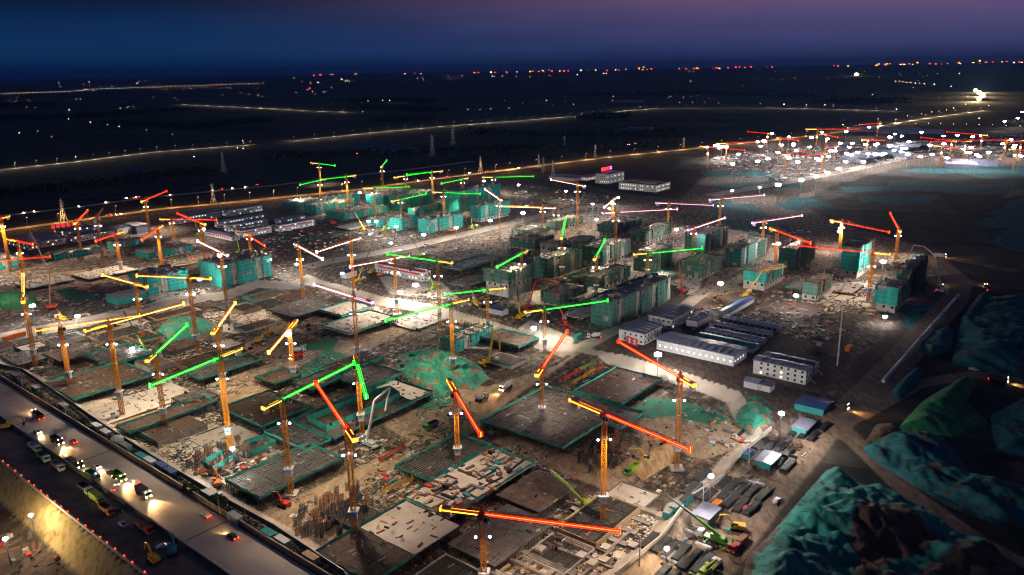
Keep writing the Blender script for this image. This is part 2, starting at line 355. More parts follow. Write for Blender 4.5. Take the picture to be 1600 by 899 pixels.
    fb = N.new('ShaderNodeTexBrick'); fb.offset = .37; fb.squash = .6; fb.squash_frequency = 3; fmp = N.new('ShaderNodeMapping'); fmp.inputs['Rotation'].default_value = (0, 0, .35); L.new(g.outputs['Position'], fmp.inputs[0]); L.new(fmp.outputs[0], fb.inputs['Vector'])
    for nn_, vv in (('Scale', 1), ('Brick Width', 420), ('Row Height', 150), ('Mortar Size', 5)): fb.inputs[nn_].default_value = vv
    fb.inputs['Color1'].default_value = (.4, .4, .4, 1); fb.inputs['Color2'].default_value = (1.5, 1.5, 1.4, 1); fb.inputs['Mortar'].default_value = (.5, .5, .5, 1)
    field0 = ramp(big, [(.3, (.012, .012, .012)), (.5, (.03, .028, .024)), (.7, (.06, .052, .042))])
    fm_ = N.new('ShaderNodeMixRGB'); fm_.blend_type = 'MULTIPLY'; fm_.inputs[0].default_value = 1; L.new(field0, fm_.inputs[1]); L.new(fb.outputs[0], fm_.inputs[2]); field = fm_.outputs[0]
    bankc = ramp(big, [(.3, (.30, .25, .20)), (.5, (.43, .37, .31)), (.7, (.52, .46, .39))])
    blue = ramp(med, [(.40, (.03, .025, .022)), (.48, (.014, .10, .115)), (.75, (.035, .18, .20))])
    haul = ramp(med, [(.3, (.09, .06, .045)), (.5, (.18, .125, .09)), (.75, (.28, .20, .145))])
    cutc = ramp(med, [(.3, (.20, .14, .06)), (.5, (.50, .37, .17)), (.8, (.62, .48, .25))])  # yellow lamplight on the bank of the cut is put into its colour
    def zone(nm):
        a = N.new('ShaderNodeAttribute'); a.attribute_name = 'zone_'+nm
        s = N.new('ShaderNodeMath'); s.operation = 'MULTIPLY_ADD'; L.new(fine, s.inputs[0]); s.inputs[1].default_value = .7; s.inputs[2].default_value = -.35
        s2 = N.new('ShaderNodeMath'); s2.operation = 'ADD'; L.new(a.outputs['Fac'], s2.inputs[0]); L.new(s.outputs[0], s2.inputs[1])
        r = N.new('ShaderNodeMapRange'); r.inputs[1].default_value = .38; r.inputs[2].default_value = .62; L.new(s2.outputs[0], r.inputs[0]); return r.outputs[0]
    def brick(w, h, mortar, c1, c2, cm, off):
        mp = N.new('ShaderNodeMapping'); mp.inputs['Rotation'].default_value = (0, 0, -GRID); L.new(g.outputs['Position'], mp.inputs[0])
        br = N.new('ShaderNodeTexBrick'); br.offset = off; br.offset_frequency = 2; br.squash = .6; br.squash_frequency = 3; br.inputs['Scale'].default_value = 1; br.inputs['Brick Width'].default_value = w; br.inputs['Row Height'].default_value = h; br.inputs['Mortar Size'].default_value = mortar; br.inputs['Bias'].default_value = 0
        br.inputs['Color1'].default_value = (*c1, 1); br.inputs['Color2'].default_value = (*c2, 1); br.inputs['Mortar'].default_value = (*cm, 1); L.new(mp.outputs[0], br.inputs['Vector']); return br
    b1 = brick(23, 17, .9, (.30, .27, .25), (1.25, 1.18, 1.1), (1.2, 1.12, 1.0), .37); b2 = brick(5.1, 4.3, .35, (.55, .55, .55), (1.25, 1.25, 1.25), (.35, .34, .33), .5)
    raft = N.new('ShaderNodeMixRGB'); raft.blend_type = 'MULTIPLY'; raft.inputs[0].default_value = 1; L.new(b1.outputs[0], raft.inputs[1]); L.new(b2.outputs[0], raft.inputs[2])
    rm = N.new('ShaderNodeMixRGB'); rm.blend_type = 'MULTIPLY'; rm.inputs[0].default_value = 1; L.new(base, rm.inputs[1]); L.new(raft.outputs[0], rm.inputs[2])
    c = base
    za = N.new('ShaderNodeAttribute'); za.attribute_name = 'zone_pit'; c = mix(za.outputs['Fac'], c, rm.outputs[0])
    for nm, cc in (('tan', tan), ('pale', pale), ('dark', dark), ('net', net), ('bank', bankc), ('cutbank', cutc), ('field', field), ('bluenet', blue), ('haul', haul)): c = mix(zone(nm), c, cc)
    # a scatter of small bright and dark litter, broken up by a second noise
    sp = ramp(fine, [(.34, (.6, .6, .6)), (.42, (1, 1, 1)), (.64, (1, 1, 1)), (.74, (1.3, 1.27, 1.24))])
    mu = N.new('ShaderNodeMixRGB'); mu.blend_type = 'MULTIPLY'; mu.inputs[0].default_value = 1; L.new(c, mu.inputs[1]); L.new(sp, mu.inputs[2])
    L.new(mu.outputs[0], b.inputs['Base Color'])
    bp = N.new('ShaderNodeBump'); bp.inputs['Strength'].default_value = .55; bp.inputs['Distance'].default_value = .8; L.new(med, bp.inputs['Height']); L.new(bp.outputs[0], b.inputs['Normal'])
    me.materials.append(m)
    structure(link('ground', me))
build_ground()
# ------------------------------------------------------------------ roads
def ribbon(name, pts, w, z, m, cls=None, kind='structure'):
    """a strip of even width along points of the ground (x, y)"""
    pts = [Vector((p.x, p.y, 0)) for p in pts]; b = MB(); vs = []
    for i, p in enumerate(pts):
        t = (pts[min(i+1, len(pts)-1)]-pts[max(i-1, 0)]).normalized(); n = Vector((-t.y, t.x, 0))
        vs += [(p.x+n.x*w/2, p.y+n.y*w/2, z), (p.x-n.x*w/2, p.y-n.y*w/2, z)]
    b.add(vs, [(2*i, 2*i+1, 2*i+3, 2*i+2) for i in range(len(pts)-1)])
    o = link(name, b.mesh(name, m)); o['kind'] = kind; return o
def sheet(name, px, z, m):
    b = MB(); pl = [P(x, y, z) for x, y in px]
    b.add([(p.x, p.y, z) for p in pl], [tuple(range(len(pl)))]); o = link(name, b.mesh(name, m)); return structure(o)
def line_at(p, q, k): return Vector((p.x+(q.x-p.x)*k, p.y+(q.y-p.y)*k, 0))
# the highway: near edge (barrier side) and far edge (site side)
HA0, HA1 = P(-160, 557), P(330, 889); HB0, HB1 = P(-160, 485), P(560, 945)
hd = ((HA1-HA0).normalized()+(HB1-HB0).normalized()).normalized(); hd.z = 0; hn = Vector((-hd.y, hd.x, 0))
if hn.dot(P(200, 700)-P(150, 760)) < 0: hn = -hn
O_ = P(105, 722); hw = abs((P(127, 672)-O_).dot(hn))
def hwy(s, t, z=0): return Vector((O_.x+hd.x*s+hn.x*t, O_.y+hd.y*s+hn.y*t, z))
def hcoord(px, py):
    v = P(px, py)-O_; return v.dot(hd), v.dot(hn)
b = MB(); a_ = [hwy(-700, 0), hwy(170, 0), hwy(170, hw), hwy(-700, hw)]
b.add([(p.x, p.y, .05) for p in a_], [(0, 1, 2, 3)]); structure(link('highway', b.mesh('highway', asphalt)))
lane = mat('lane_paint', (.55, .52, .46), .7, var=.3, scale=1)
seam = mat('road_seam', (.035, .03, .03), .9)
b = MB()
nl = 5
for k in range(nl+1):
    t = .6+(hw-1.2)*k/nl
    if k in (0, nl): q = [hwy(-700, t-.1), hwy(170, t-.1), hwy(170, t+.1), hwy(-700, t+.1)]; b.add([(p.x, p.y, .075) for p in q], [(0, 1, 2, 3)])
    else:
        for s in range(-320, 170, 12):
            q = [hwy(s, t-.08), hwy(s+5, t-.08), hwy(s+5, t+.08), hwy(s, t+.08)]; b.add([(p.x, p.y, .075) for p in q], [(0, 1, 2, 3)])
structure(link('lane_markings', b.mesh('lane_markings', lane)))
b = MB()
for s in (hcoord(95, 690)[0]-34, hcoord(170, 705)[0], hcoord(290, 845)[0]):
    q = [hwy(s, .3), hwy(s+.5, .3), hwy(s+.5, hw-.3), hwy(s, hw-.3)]; b.add([(p.x, p.y, .07) for p in q], [(0, 1, 2, 3)])
structure(link('road_seams', b.mesh('road_seams', seam)))
service = mat('service_road_surface', (.13, .105, .095), .85, var=.35, scale=.15, dirt=(.22, .175, .14), dscale=.05)
t_wall = hcoord(110, 808)[1]
b = MB(); q = [hwy(-700, t_wall+.4), hwy(170, t_wall+.4), hwy(170, -.3), hwy(-700, -.3)]; b.add([(p.x, p.y, .03) for p in q], [(0, 1, 2, 3)])
structure(link('service_road', b.mesh('service_road', service)))
# walls, barriers and hedges beside it
def wall(name, label, cat, p, q, th, h, m, z0=0.0, seg=None):
    d = (q-p); L = d.length; a = math.atan2(d.y, d.x); t = thing(name, label, cat, (p.x, p.y, z0), a)
    own('wall_panel', lambda b: b.box(0, L, -th/2, th/2, 0, h), m, t)
    own('coping', lambda b: b.box(0, L, -th/2-.06, th/2+.06, h+.003, h+.12), concrete, t)
    return t
wall('roadside_wall', 'dark wall along the site side of the wide highway', 'wall', hwy(-700, hw+.8), hwy(170, hw+.8), .3, 2.2, dark_concrete)
wall('road_barrier', 'dark barrier between the highway and the truck lane', 'barrier', hwy(-700, -1.0), hwy(170, -1.0), .5, 1.6, dark_concrete)
wb = wall('concrete_barrier', 'pale low barrier with red lanterns above the yellow lit cut', 'barrier', hwy(-700, t_wall), hwy(170, t_wall), .35, 1.0, white_paint)
lantern = glow('lantern_red', (1, .04, .015), 5, False)
for k in range(46):
    p = hwy(-170+k*6.1+rnd.uniform(-1.5, 1.5), t_wall, 1.12)
    if 2 < 3:
        o = thing('warning_lantern', 'small red warning lantern on the pale low barrier', 'lantern', p, 0, 'red warning lanterns along the barrier')
        part('lantern_globe', 'lg', lambda b: b.lathe([(.05, .1), (.28, .2), (.28, .55), (.08, .7)], 6), lantern, o)
        part('base', 'lb', lambda b: b.lathe([(.22, 0), (.16, .12)], 6), dark_steel, o)
# back roads
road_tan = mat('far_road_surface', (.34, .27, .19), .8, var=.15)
BACK = [(-60, 369), (0, 361), (120, 345), (240, 328), (400, 313), (556, 297), (702, 277), (800, 265), (860, 257), (950, 246), (1100, 231), (1200, 220), (1280, 211), (1350, 201), (1400, 193), (1450, 185), (1545, 172)]
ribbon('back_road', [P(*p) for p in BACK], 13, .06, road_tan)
BACK2 = [(-60, 346), (0, 338), (120, 324), (240, 308), (420, 291), (556, 274), (640, 265), (740, 252)]
ribbon('field_road', [P(*p) for p in BACK2], 10, .05, asphalt)
FAR1 = [(-40, 271), (0, 266), (120, 253), (240, 238), (400, 226)]
FAR2 = [(462, 220), (600, 206), (700, 197), (800, 190), (920, 180), (980, 173), (1040, 169), (1200, 169), (1300, 171), (1400, 174)]
FAR3 = [(287, 164), (400, 169), (470, 173), (555, 176)]
FAR4 = [(50, 153), (120, 156), (200, 159)]
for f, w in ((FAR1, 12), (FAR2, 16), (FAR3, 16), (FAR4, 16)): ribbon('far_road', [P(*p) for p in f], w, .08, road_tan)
MAIN = [(478, 418), (505, 411), (650, 384), (760, 358), (830, 341), (900, 326), (960, 318)]
site_road = mat('site_road_surface', (.30, .26, .22), .85, var=.22, scale=.12, dirt=(.40, .32, .24), dscale=.06)
ribbon('site_road', [P(*p) for p in MAIN], 17, .07, site_road)
ribbon('site_road', [P(*p) for p in [(905, 545), (955, 519), (1010, 500), (1064, 484), (1100, 455), (1150, 440), (1165, 430)]], 10, .07, site_road)
ribbon('site_road', [P(*p) for p in [(1110, 306), (1200, 290), (1300, 272), (1390, 252), (1440, 240)]], 22, .07, site_road)
# ------------------------------------------------------------------ mounds of earth under netting
def net_mound_material(name, net_a, net_b, soil, holes):
    m = bpy.data.materials.new(name); m.use_nodes = True; N = m.node_tree.nodes; L = m.node_tree.links; b = N['Principled BSDF']; b.inputs['Roughness'].default_value = .85; b.inputs['Specular IOR Level'].default_value = .25
    g = N.new('ShaderNodeNewGeometry'); at = N.new('ShaderNodeAttribute'); at.attribute_name = 'bare'
    def nz(sc, st=None, det=6):
        mp = N.new('ShaderNodeMapping'); mp.inputs['Rotation'].default_value = (0, 0, .6)
        if st: mp.inputs['Scale'].default_value = st
        L.new(g.outputs['Position'], mp.inputs[0]); n = N.new('ShaderNodeTexNoise'); n.inputs['Scale'].default_value = sc; n.inputs['Detail'].default_value = det; n.inputs['Roughness'].default_value = .62; L.new(mp.outputs[0], n.inputs['Vector']); return n.outputs['Fac']
    def rp(f, stops):
        r = N.new('ShaderNodeValToRGB'); e = r.color_ramp.elements
        while len(e) < len(stops): e.new(.5)
        for k, (p, c) in enumerate(stops): e[k].position = p; e[k].color = (*c, 1)
        L.new(f, r.inputs[0]); return r.outputs[0]
    f1 = nz(.45, (1, .3, 1)); f2 = nz(.16)
    sm = N.new('ShaderNodeMapping'); sm.inputs['Rotation'].default_value = (0, 0, 1.0); L.new(g.outputs['Position'], sm.inputs[0]); sb = N.new('ShaderNodeTexBrick'); L.new(sm.outputs[0], sb.inputs['Vector'])
    for nn_, vv in (('Scale', 1), ('Brick Width', 19), ('Row Height', 5.5), ('Mortar Size', .14)): sb.inputs[nn_].default_value = vv
    sb.inputs['Color1'].default_value = (.8, .8, .8, 1); sb.inputs['Color2'].default_value = (1.2, 1.2, 1.2, 1); sb.inputs['Mortar'].default_value = (.4, .4, .4, 1)
    net0 = rp(f1, [(.3, net_a), (.7, net_b)]); sx = N.new('ShaderNodeMixRGB'); sx.blend_type = 'MULTIPLY'; sx.inputs[0].default_value = 1; L.new(net0, sx.inputs[1]); L.new(sb.outputs[0], sx.inputs[2]); net = sx.outputs[0]; dirt = rp(f1, [(.3, [c*.5 for c in soil]), (.7, [c*1.4 for c in soil])])
    s = N.new('ShaderNodeMath'); s.operation = 'ADD'; L.new(f2, s.inputs[0]); L.new(at.outputs['Fac'], s.inputs[1])
    r = N.new('ShaderNodeMapRange'); r.inputs[1].default_value = holes; r.inputs[2].default_value = holes+.03; L.new(s.outputs[0], r.inputs[0])
    mx = N.new('ShaderNodeMixRGB'); L.new(r.outputs[0], mx.inputs[0]); L.new(net, mx.inputs[1]); L.new(dirt, mx.inputs[2]); L.new(mx.outputs[0], b.inputs['Base Color'])
    bp = N.new('ShaderNodeBump'); bp.inputs['Strength'].default_value = .8; bp.inputs['Distance'].default_value = .7; L.new(f1, bp.inputs['Height']); L.new(bp.outputs[0], b.inputs['Normal'])
    return m
def mound(name, label, px, h, z0, m, step=1.5, width=9.0, nets=None, rough=1.0, seed=0, ridge=None):
    pl = poly_xy(px, z0); x0, y0 = pl.min(0)-2; x1, y1 = pl.max(0)+2
    nx = max(6, int((x1-x0)/step)); ny = max(6, int((y1-y0)/step)); X, Y = np.meshgrid(np.linspace(x0, x1, nx), np.linspace(y0, y1, ny))
    x = X.ravel(); y = Y.ravel(); d = dist(pl, x, y); ins = inside(pl, x, y)
    k = np.where(ins, 1-np.exp(-d/width), 0)
    nz = np.array([mnoise.fractal(Vector((a*.045+seed*7, c*.045, seed)), 1.0, 2.0, 5) for a, c in zip(x, y)])
    fz = np.array([mnoise.fractal(Vector((a*.22, c*.22, seed+3)), 1.0, 2.0, 3) for a, c in zip(x, y)])
    rg = np.array([abs(mnoise.noise(Vector((a*.11+c*.05, c*.03, seed+5))))+.5*abs(mnoise.noise(Vector((a*.3, c*.13, seed+8)))) for a, c in zip(x, y)])
    z = k*h*(.95+.5*nz*rough)+np.where(ins, np.minimum(d/3, 1), 0)*(fz*.8-rg*3.2*min(1, h/7)+.5)*rough
    if ridge is not None:
        rp = poly_xy(ridge, z0); rd = dist(rp, x, y, False); z = np.where(ins, np.maximum(z*.45, 0)+k*h*np.exp(-(rd/11.0)**2)*(.9+.35*nz), z)
    z = np.where(ins, np.maximum(z, .0), -.6)
    if nets is None: bare = np.zeros(len(x))
    else:
        bare = np.full(len(x), .4)
        for np_ in nets:
            pp = poly_xy(np_, z0+h*.5); dd = dist(pp, x, y); bare = np.minimum(bare, np.clip(np.where(inside(pp, x, y), -.02-dd*.02, dd*.06), -.12, .4))
    cx, cy = x.mean(), y.mean(); b = MB()
    b.v = [(a-cx, c-cy, e) for a, c, e in zip(x, y, z)]; keep = ins.reshape(ny, nx)
    for j in range(ny-1):
        for i in range(nx-1):
            if keep[j:j+2, i:i+2].any(): b.f.append((j*nx+i, j*nx+i+1, (j+1)*nx+i+1, (j+1)*nx+i))
    me = b.mesh(name, m); a = me.attributes.new('bare', 'FLOAT', 'POINT'); a.data.foreach_set('value', bare.astype(np.float32))
    me.polygons.foreach_set('use_smooth', [True]*len(me.polygons))
    return tag(link(name, me, None, (cx, cy, z0)), label, 'earth mound')
soil = (.075, .05, .038)
nm_teal = net_mound_material('netted_earth_teal', (.010, .11, .10), (.028, .215, .18), soil, .60)
nm_blue = net_mound_material('netted_earth_blue', (.008, .07, .085), (.018, .12, .125), soil, .57)
nm_green = net_mound_material('netted_earth_green', (.012, .11, .04), (.022, .16, .07), soil, .60)
nm_mix = net_mound_material('netted_earth_mix', (.02, .17, .11), (.04, .29, .21), (.20, .14, .09), .535)
mound('earth_mound', 'large dark earth mound with a pale teal netted flank beside the haul road', [(1140, 960), (1168, 868), (1200, 838), (1290, 735), (1320, 738), (1345, 758), (1385, 762), (1450, 800), (1500, 838), (1570, 870), (1680, 940), (1680, 1000)], 9, 0, nm_teal, .8, 10,
      rough=1.25, nets=[[(1150, 930), (1290, 725), (1335, 735), (1350, 775), (1318, 830), (1330, 880), (1280, 960), (1130, 970)], [(1385, 765), (1450, 795), (1500, 840), (1490, 850), (1420, 800), (1380, 780)], [(1335, 745), (1420, 765), (1370, 790), (1335, 795)], [(1380, 899), (1450, 870), (1490, 845), (1480, 870), (1420, 895)], [(1500, 830), (1570, 845), (1600, 870), (1540, 850)]], seed=1)
mound('earth_mound', 'broad blue-green netted mound between two haul roads at the right', [(1348, 700), (1375, 683), (1420, 674), (1480, 690), (1520, 745), (1640, 775), (1690, 850), (1560, 822), (1480, 792), (1400, 742), (1355, 714)], 7.5, 0, nm_blue, 1.0, 8, seed=2)
mound('earth_mound', 'bright green netted ridge behind the blue-green mound', [(1395, 676), (1440, 628), (1500, 592), (1528, 600), (1510, 628), (1550, 665), (1490, 686), (1425, 676)], 6, 0, nm_green, 1.0, 6, seed=3, ridge=[(1405, 672), (1450, 632), (1510, 600)])
mound('earth_mound', 'dark teal netted mound at the right edge above the green ridge', [(1485, 570), (1500, 505), (1545, 466), (1640, 470), (1700, 560), (1600, 592)], 7, 0, nm_blue, 1.4, 9, seed=4)
mound('earth_mound', 'low teal netted hump beside the end of the white pipe', [(1390, 617), (1400, 600), (1430, 575), (1444, 582), (1432, 607), (1404, 627)], 5, 0, nm_blue, 1.2, 4, seed=5)
mound('earth_mound', 'long netted bank running along the right side of the white pipe', [(1500, 500), (1530, 460), (1556, 452), (1545, 480), (1512, 515)], 5, 0, nm_blue, 1.4, 4, seed=6)
mound('earth_mound', 'bare brown heap at the tip of the blue-green mound', [(1352, 690), (1368, 664), (1398, 662), (1412, 676), (1380, 690)], 4, 0, net_mound_material('bare_earth', soil, soil, (.13, .09, .06), .2), 1.2, 4, seed=7)
mound('earth_mound', 'teal and green netted mound in the middle of the pit', [(616, 562), (640, 549), (700, 552), (748, 570), (764, 590), (742, 610), (704, 606), (694, 622), (664, 628), (650, 604), (625, 582)], 5.5, PITZ, nm_mix, .8, 5, seed=8, rough=1.7)
mound('earth_mound', 'flat-topped green netted mound below the grey bank at left', [(246, 516), (262, 499), (305, 496), (335, 506), (340, 523), (300, 534), (264, 531)], 4, PITZ, nm_mix, .9, 3, seed=9, rough=.4)
mound('earth_mound', 'small green netted heap at the left edge below the teal walls', [(-20, 462), (20, 455), (55, 460), (62, 475), (30, 486), (-20, 480)], 4, 0, nm_green, 1.2, 4, seed=10)
mound('earth_mound', 'teal netted heap in the right corner of the pit', [(1150, 657), (1163, 616), (1195, 618), (1216, 650), (1210, 670), (1174, 677)], 4.5, PITZ*.5, nm_mix, .8, 4, seed=11)
mound('earth_mound', 'low dark netted heap at the right edge below the green ridge', [(1545, 650), (1600, 622), (1690, 660), (1620, 722), (1556, 706)], 5, 0, nm_blue, 1.2, 6, seed=14)
mound('earth_mound', 'low netted heap left of the bank by the pipe end', [(1436, 540), (1462, 512), (1492, 516), (1486, 548), (1450, 560)], 3.5, 0, nm_blue, 1.1, 4, seed=15)
mound('earth_mound', 'long low teal ridge at the bottom right corner', [(1440, 899), (1480, 880), (1580, 886), (1640, 930), (1500, 930)], 4, 0, nm_blue, 1.0, 4, seed=16)
mound('earth_mound', 'tan spoil heap beside the orange digger', [(985, 735), (1000, 715), (1045, 690), (1062, 700), (1050, 725), (1005, 752)], 3.2, PITZ, net_mound_material('spoil', soil, soil, (.40, .27, .14), .2), .8, 3, seed=12)
# ------------------------------------------------------------------ garage decks in the pit: boarded slabs on scaffolds with green edge netting
DECK = -.8
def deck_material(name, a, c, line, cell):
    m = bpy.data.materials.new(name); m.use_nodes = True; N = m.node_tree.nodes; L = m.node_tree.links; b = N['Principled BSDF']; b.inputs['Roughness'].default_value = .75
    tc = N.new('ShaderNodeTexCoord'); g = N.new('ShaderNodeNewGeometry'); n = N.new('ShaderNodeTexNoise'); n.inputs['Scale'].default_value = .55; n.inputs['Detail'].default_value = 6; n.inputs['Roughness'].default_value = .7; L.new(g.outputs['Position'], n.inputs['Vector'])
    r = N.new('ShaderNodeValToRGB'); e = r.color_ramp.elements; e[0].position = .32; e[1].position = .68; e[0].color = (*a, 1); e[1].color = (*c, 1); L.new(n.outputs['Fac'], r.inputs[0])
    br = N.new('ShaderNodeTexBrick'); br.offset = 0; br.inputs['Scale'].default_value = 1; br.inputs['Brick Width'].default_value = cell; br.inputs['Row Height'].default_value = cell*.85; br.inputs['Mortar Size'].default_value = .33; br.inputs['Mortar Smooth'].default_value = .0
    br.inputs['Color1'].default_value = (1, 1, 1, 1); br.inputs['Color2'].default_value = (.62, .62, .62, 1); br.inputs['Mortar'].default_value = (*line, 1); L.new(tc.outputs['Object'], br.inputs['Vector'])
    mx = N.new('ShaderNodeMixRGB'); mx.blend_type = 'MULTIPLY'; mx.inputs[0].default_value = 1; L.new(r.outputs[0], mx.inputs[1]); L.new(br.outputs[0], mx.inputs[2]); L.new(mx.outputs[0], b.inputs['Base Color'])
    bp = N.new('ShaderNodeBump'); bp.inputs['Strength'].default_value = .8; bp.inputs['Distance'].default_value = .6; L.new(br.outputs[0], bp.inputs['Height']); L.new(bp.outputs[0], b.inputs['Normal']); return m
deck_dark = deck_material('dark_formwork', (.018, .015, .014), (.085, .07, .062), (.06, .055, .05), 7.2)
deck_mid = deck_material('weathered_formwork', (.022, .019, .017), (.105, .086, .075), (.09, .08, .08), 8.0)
DECKS = []
def square_up(pl):
    """make an outline read off the picture square to the site's grid"""
    n = len(pl); cls = [abs(pl[(k+1) % n][0]-pl[k][0]) >= abs(pl[(k+1) % n][1]-pl[k][1]) for k in range(n)]
    if all(cls) or not any(cls): return pl
    s0 = next(k for k in range(n) if cls[k] != cls[k-1]); runs = []; k = s0
    while k < s0+n:
        j = k
        while j+1 < s0+n and cls[(j+1) % n] == cls[k % n]: j += 1
        idx = [(q % n) for q in range(k, j+2)]; ax = 1 if cls[k % n] else 0
        w = [math.hypot(pl[(q+1) % n][0]-pl[q % n][0], pl[(q+1) % n][1]-pl[q % n][1]) for q in range(k, j+1)]
        val = sum(w[q-k]*(pl[q % n][ax]+pl[(q+1) % n][ax])/2 for q in range(k, j+1))/sum(w); runs.append((ax, val)); k = j+1
    out = []
    for (a0, v0), (a1, v1) in zip(runs, runs[1:]+runs[:1]): out.append((v0, v1) if a0 == 0 else (v1, v0))
    return out
def garage_deck(label, px, m, edge=True, z=DECK, posts=True, stub=40, edge_h=1.0, open_edges=()):
    c = P(*np.mean(px, 0), z); t = thing('garage_deck', label, 'concrete deck', (c.x, c.y, 0), GRID)
    R = Matrix.Rotation(-GRID, 3, 'Z'); loc = [R @ (P(x, y, z)-Vector((c.x, c.y, z))) for x, y in px]; pl = square_up([(v.x, v.y) for v in loc]); n = len(pl)
    DECKS.append((np.array([[c.x+VD.x*a+UD.x*e, c.y+VD.y*a+UD.y*e] for a, e in pl]), z))
    own('deck_slab', lambda b: b.prism(pl, z-.45, z), m, t)
    zg = PITZ if z < 2 else 0
    for k in range(n):
        if k in open_edges or not edge: continue
        def net(b):
            p, q = Vector((*pl[k], 0)), Vector((*pl[(k+1) % n], 0)); L = (q-p).length; s = max(1, int(L/3)); nn = Vector((-(q-p).y, (q-p).x, 0)).normalized(); o0 = .1
            for i in range(s):
                o1 = .1+rnd.uniform(-.12, .12); a, e = p.lerp(q, i/s)-nn*o0, p.lerp(q, (i+1)/s)-nn*o1; o0 = o1; hz = edge_h+rnd.uniform(-.25, .15); lo = z-.1
                b.add([(a.x, a.y, lo), (e.x, e.y, lo), (e.x, e.y, z+hz), (a.x, a.y, z+hz), (a.x+nn.x*.05, a.y+nn.y*.05, lo), (e.x+nn.x*.05, e.y+nn.y*.05, lo), (e.x+nn.x*.05, e.y+nn.y*.05, z+hz), (a.x+nn.x*.05, a.y+nn.y*.05, z+hz)], MB.BF)
        own('edge_netting', net, net_edge, t)
    def sc(b):
        for k in range(n):
            p, q = Vector((*pl[k], 0)), Vector((*pl[(k+1) % n], 0)); L = (q-p).length; s = max(2, int(L/1.7))
            for i in range(s+1):
                a = p.lerp(q, i/s)*.985; b.bar((a.x, a.y, zg), (a.x, a.y, z-.45), .13)
            for hz in (1.1, 2.2):
                a, e = p*.985, q*.985; b.bar((a.x, a.y, zg+hz), (e.x, e.y, zg+hz), .09)
    if m in (deck_dark, deck_mid, dark_concrete):
        ar_ = np.array(pl); ax0, ay0 = ar_.min(0)+.6; ax1, ay1 = ar_.max(0)-.6
        def mesh_(b):
            for X_ in np.arange(ax0, ax1, 1.15):
                for k_ in range(int((ay1-ay0)/4)):
                    Y_ = ay0+k_*4
                    if inside(ar_, np.array([X_, X_]), np.array([Y_, Y_+4])).all() and rnd.random() < .8: b.box(X_, X_+.09, Y_, Y_+4, z+.2, z+.29)
            for Y_ in np.arange(ay0, ay1, 1.15):
                for k_ in range(int((ax1-ax0)/4)):
                    X_ = ax0+k_*4
                    if inside(ar_, np.array([X_, X_+4]), np.array([Y_, Y_])).all() and rnd.random() < .8: b.box(X_, X_+4, Y_, Y_+.09, z+.291, z+.38)
        own('rebar_lattice', mesh_, rust if rnd.random() < .5 else steel, t)
    if posts: own('scaffold_lattice', sc, dark_steel, t)
    arr = np.array(pl); x0, y0 = arr.min(0); x1, y1 = arr.max(0); xs = np.arange(x0+3, x1-2, 7.0); ys = np.arange(y0+3, y1-2, 6.0); k = 0
    for X in xs:
        for Y in ys:
            if inside(arr, np.array([X]), np.array([Y]))[0] and k < 70:
                if posts: part('column', 'dcol', lambda b: b.box(-.35, .35, -.35, .35, 0, 1), dark_concrete, t, (X, Y, zg), 0, (1, 1, z-.45-zg))
                if k < stub and rnd.random() < .6:
                    part('starter_bars', 'stb', lambda b: [b.bar((x, y, 0), (x+.05, y, 1.3), .07) for x in (-.4, 0, .4) for y in (-.4, .4)], rust, t, (X+rnd.uniform(-1, 1), Y+rnd.uniform(-1, 1), z))
                k += 1
    return t
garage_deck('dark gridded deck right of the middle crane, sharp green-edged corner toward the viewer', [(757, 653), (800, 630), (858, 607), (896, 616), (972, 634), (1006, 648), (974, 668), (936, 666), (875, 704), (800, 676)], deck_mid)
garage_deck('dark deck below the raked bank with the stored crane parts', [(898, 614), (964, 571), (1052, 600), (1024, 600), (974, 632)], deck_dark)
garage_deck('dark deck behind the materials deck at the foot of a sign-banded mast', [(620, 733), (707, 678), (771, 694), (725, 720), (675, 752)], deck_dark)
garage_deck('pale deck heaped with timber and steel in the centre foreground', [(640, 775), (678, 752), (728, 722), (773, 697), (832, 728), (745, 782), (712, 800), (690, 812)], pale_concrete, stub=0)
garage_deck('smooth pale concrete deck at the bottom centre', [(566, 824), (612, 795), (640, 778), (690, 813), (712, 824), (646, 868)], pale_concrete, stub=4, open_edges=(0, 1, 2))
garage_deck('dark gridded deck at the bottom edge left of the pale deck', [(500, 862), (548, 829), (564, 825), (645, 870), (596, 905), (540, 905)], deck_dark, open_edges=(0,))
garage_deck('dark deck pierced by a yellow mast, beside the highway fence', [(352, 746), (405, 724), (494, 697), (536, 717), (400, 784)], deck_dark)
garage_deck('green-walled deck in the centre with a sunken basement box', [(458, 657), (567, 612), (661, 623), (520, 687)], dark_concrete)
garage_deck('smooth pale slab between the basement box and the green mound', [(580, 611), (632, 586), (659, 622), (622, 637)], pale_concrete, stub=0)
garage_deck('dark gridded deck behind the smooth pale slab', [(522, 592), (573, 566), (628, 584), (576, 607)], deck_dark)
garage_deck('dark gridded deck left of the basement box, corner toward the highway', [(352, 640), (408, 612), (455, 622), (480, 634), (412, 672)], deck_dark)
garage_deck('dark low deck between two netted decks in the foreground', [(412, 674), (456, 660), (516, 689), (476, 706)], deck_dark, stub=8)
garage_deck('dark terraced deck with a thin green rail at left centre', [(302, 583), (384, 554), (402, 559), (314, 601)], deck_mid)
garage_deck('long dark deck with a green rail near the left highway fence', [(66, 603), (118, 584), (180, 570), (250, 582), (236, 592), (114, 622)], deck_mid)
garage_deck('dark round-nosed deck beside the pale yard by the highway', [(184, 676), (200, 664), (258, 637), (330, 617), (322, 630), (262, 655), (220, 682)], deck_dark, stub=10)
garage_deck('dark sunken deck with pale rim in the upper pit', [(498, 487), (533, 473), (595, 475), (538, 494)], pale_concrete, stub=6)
garage_deck('pale deck below the sprayed concrete bank in the upper pit', [(506, 511), (588, 480), (606, 502), (546, 523)], pale_concrete, stub=30)
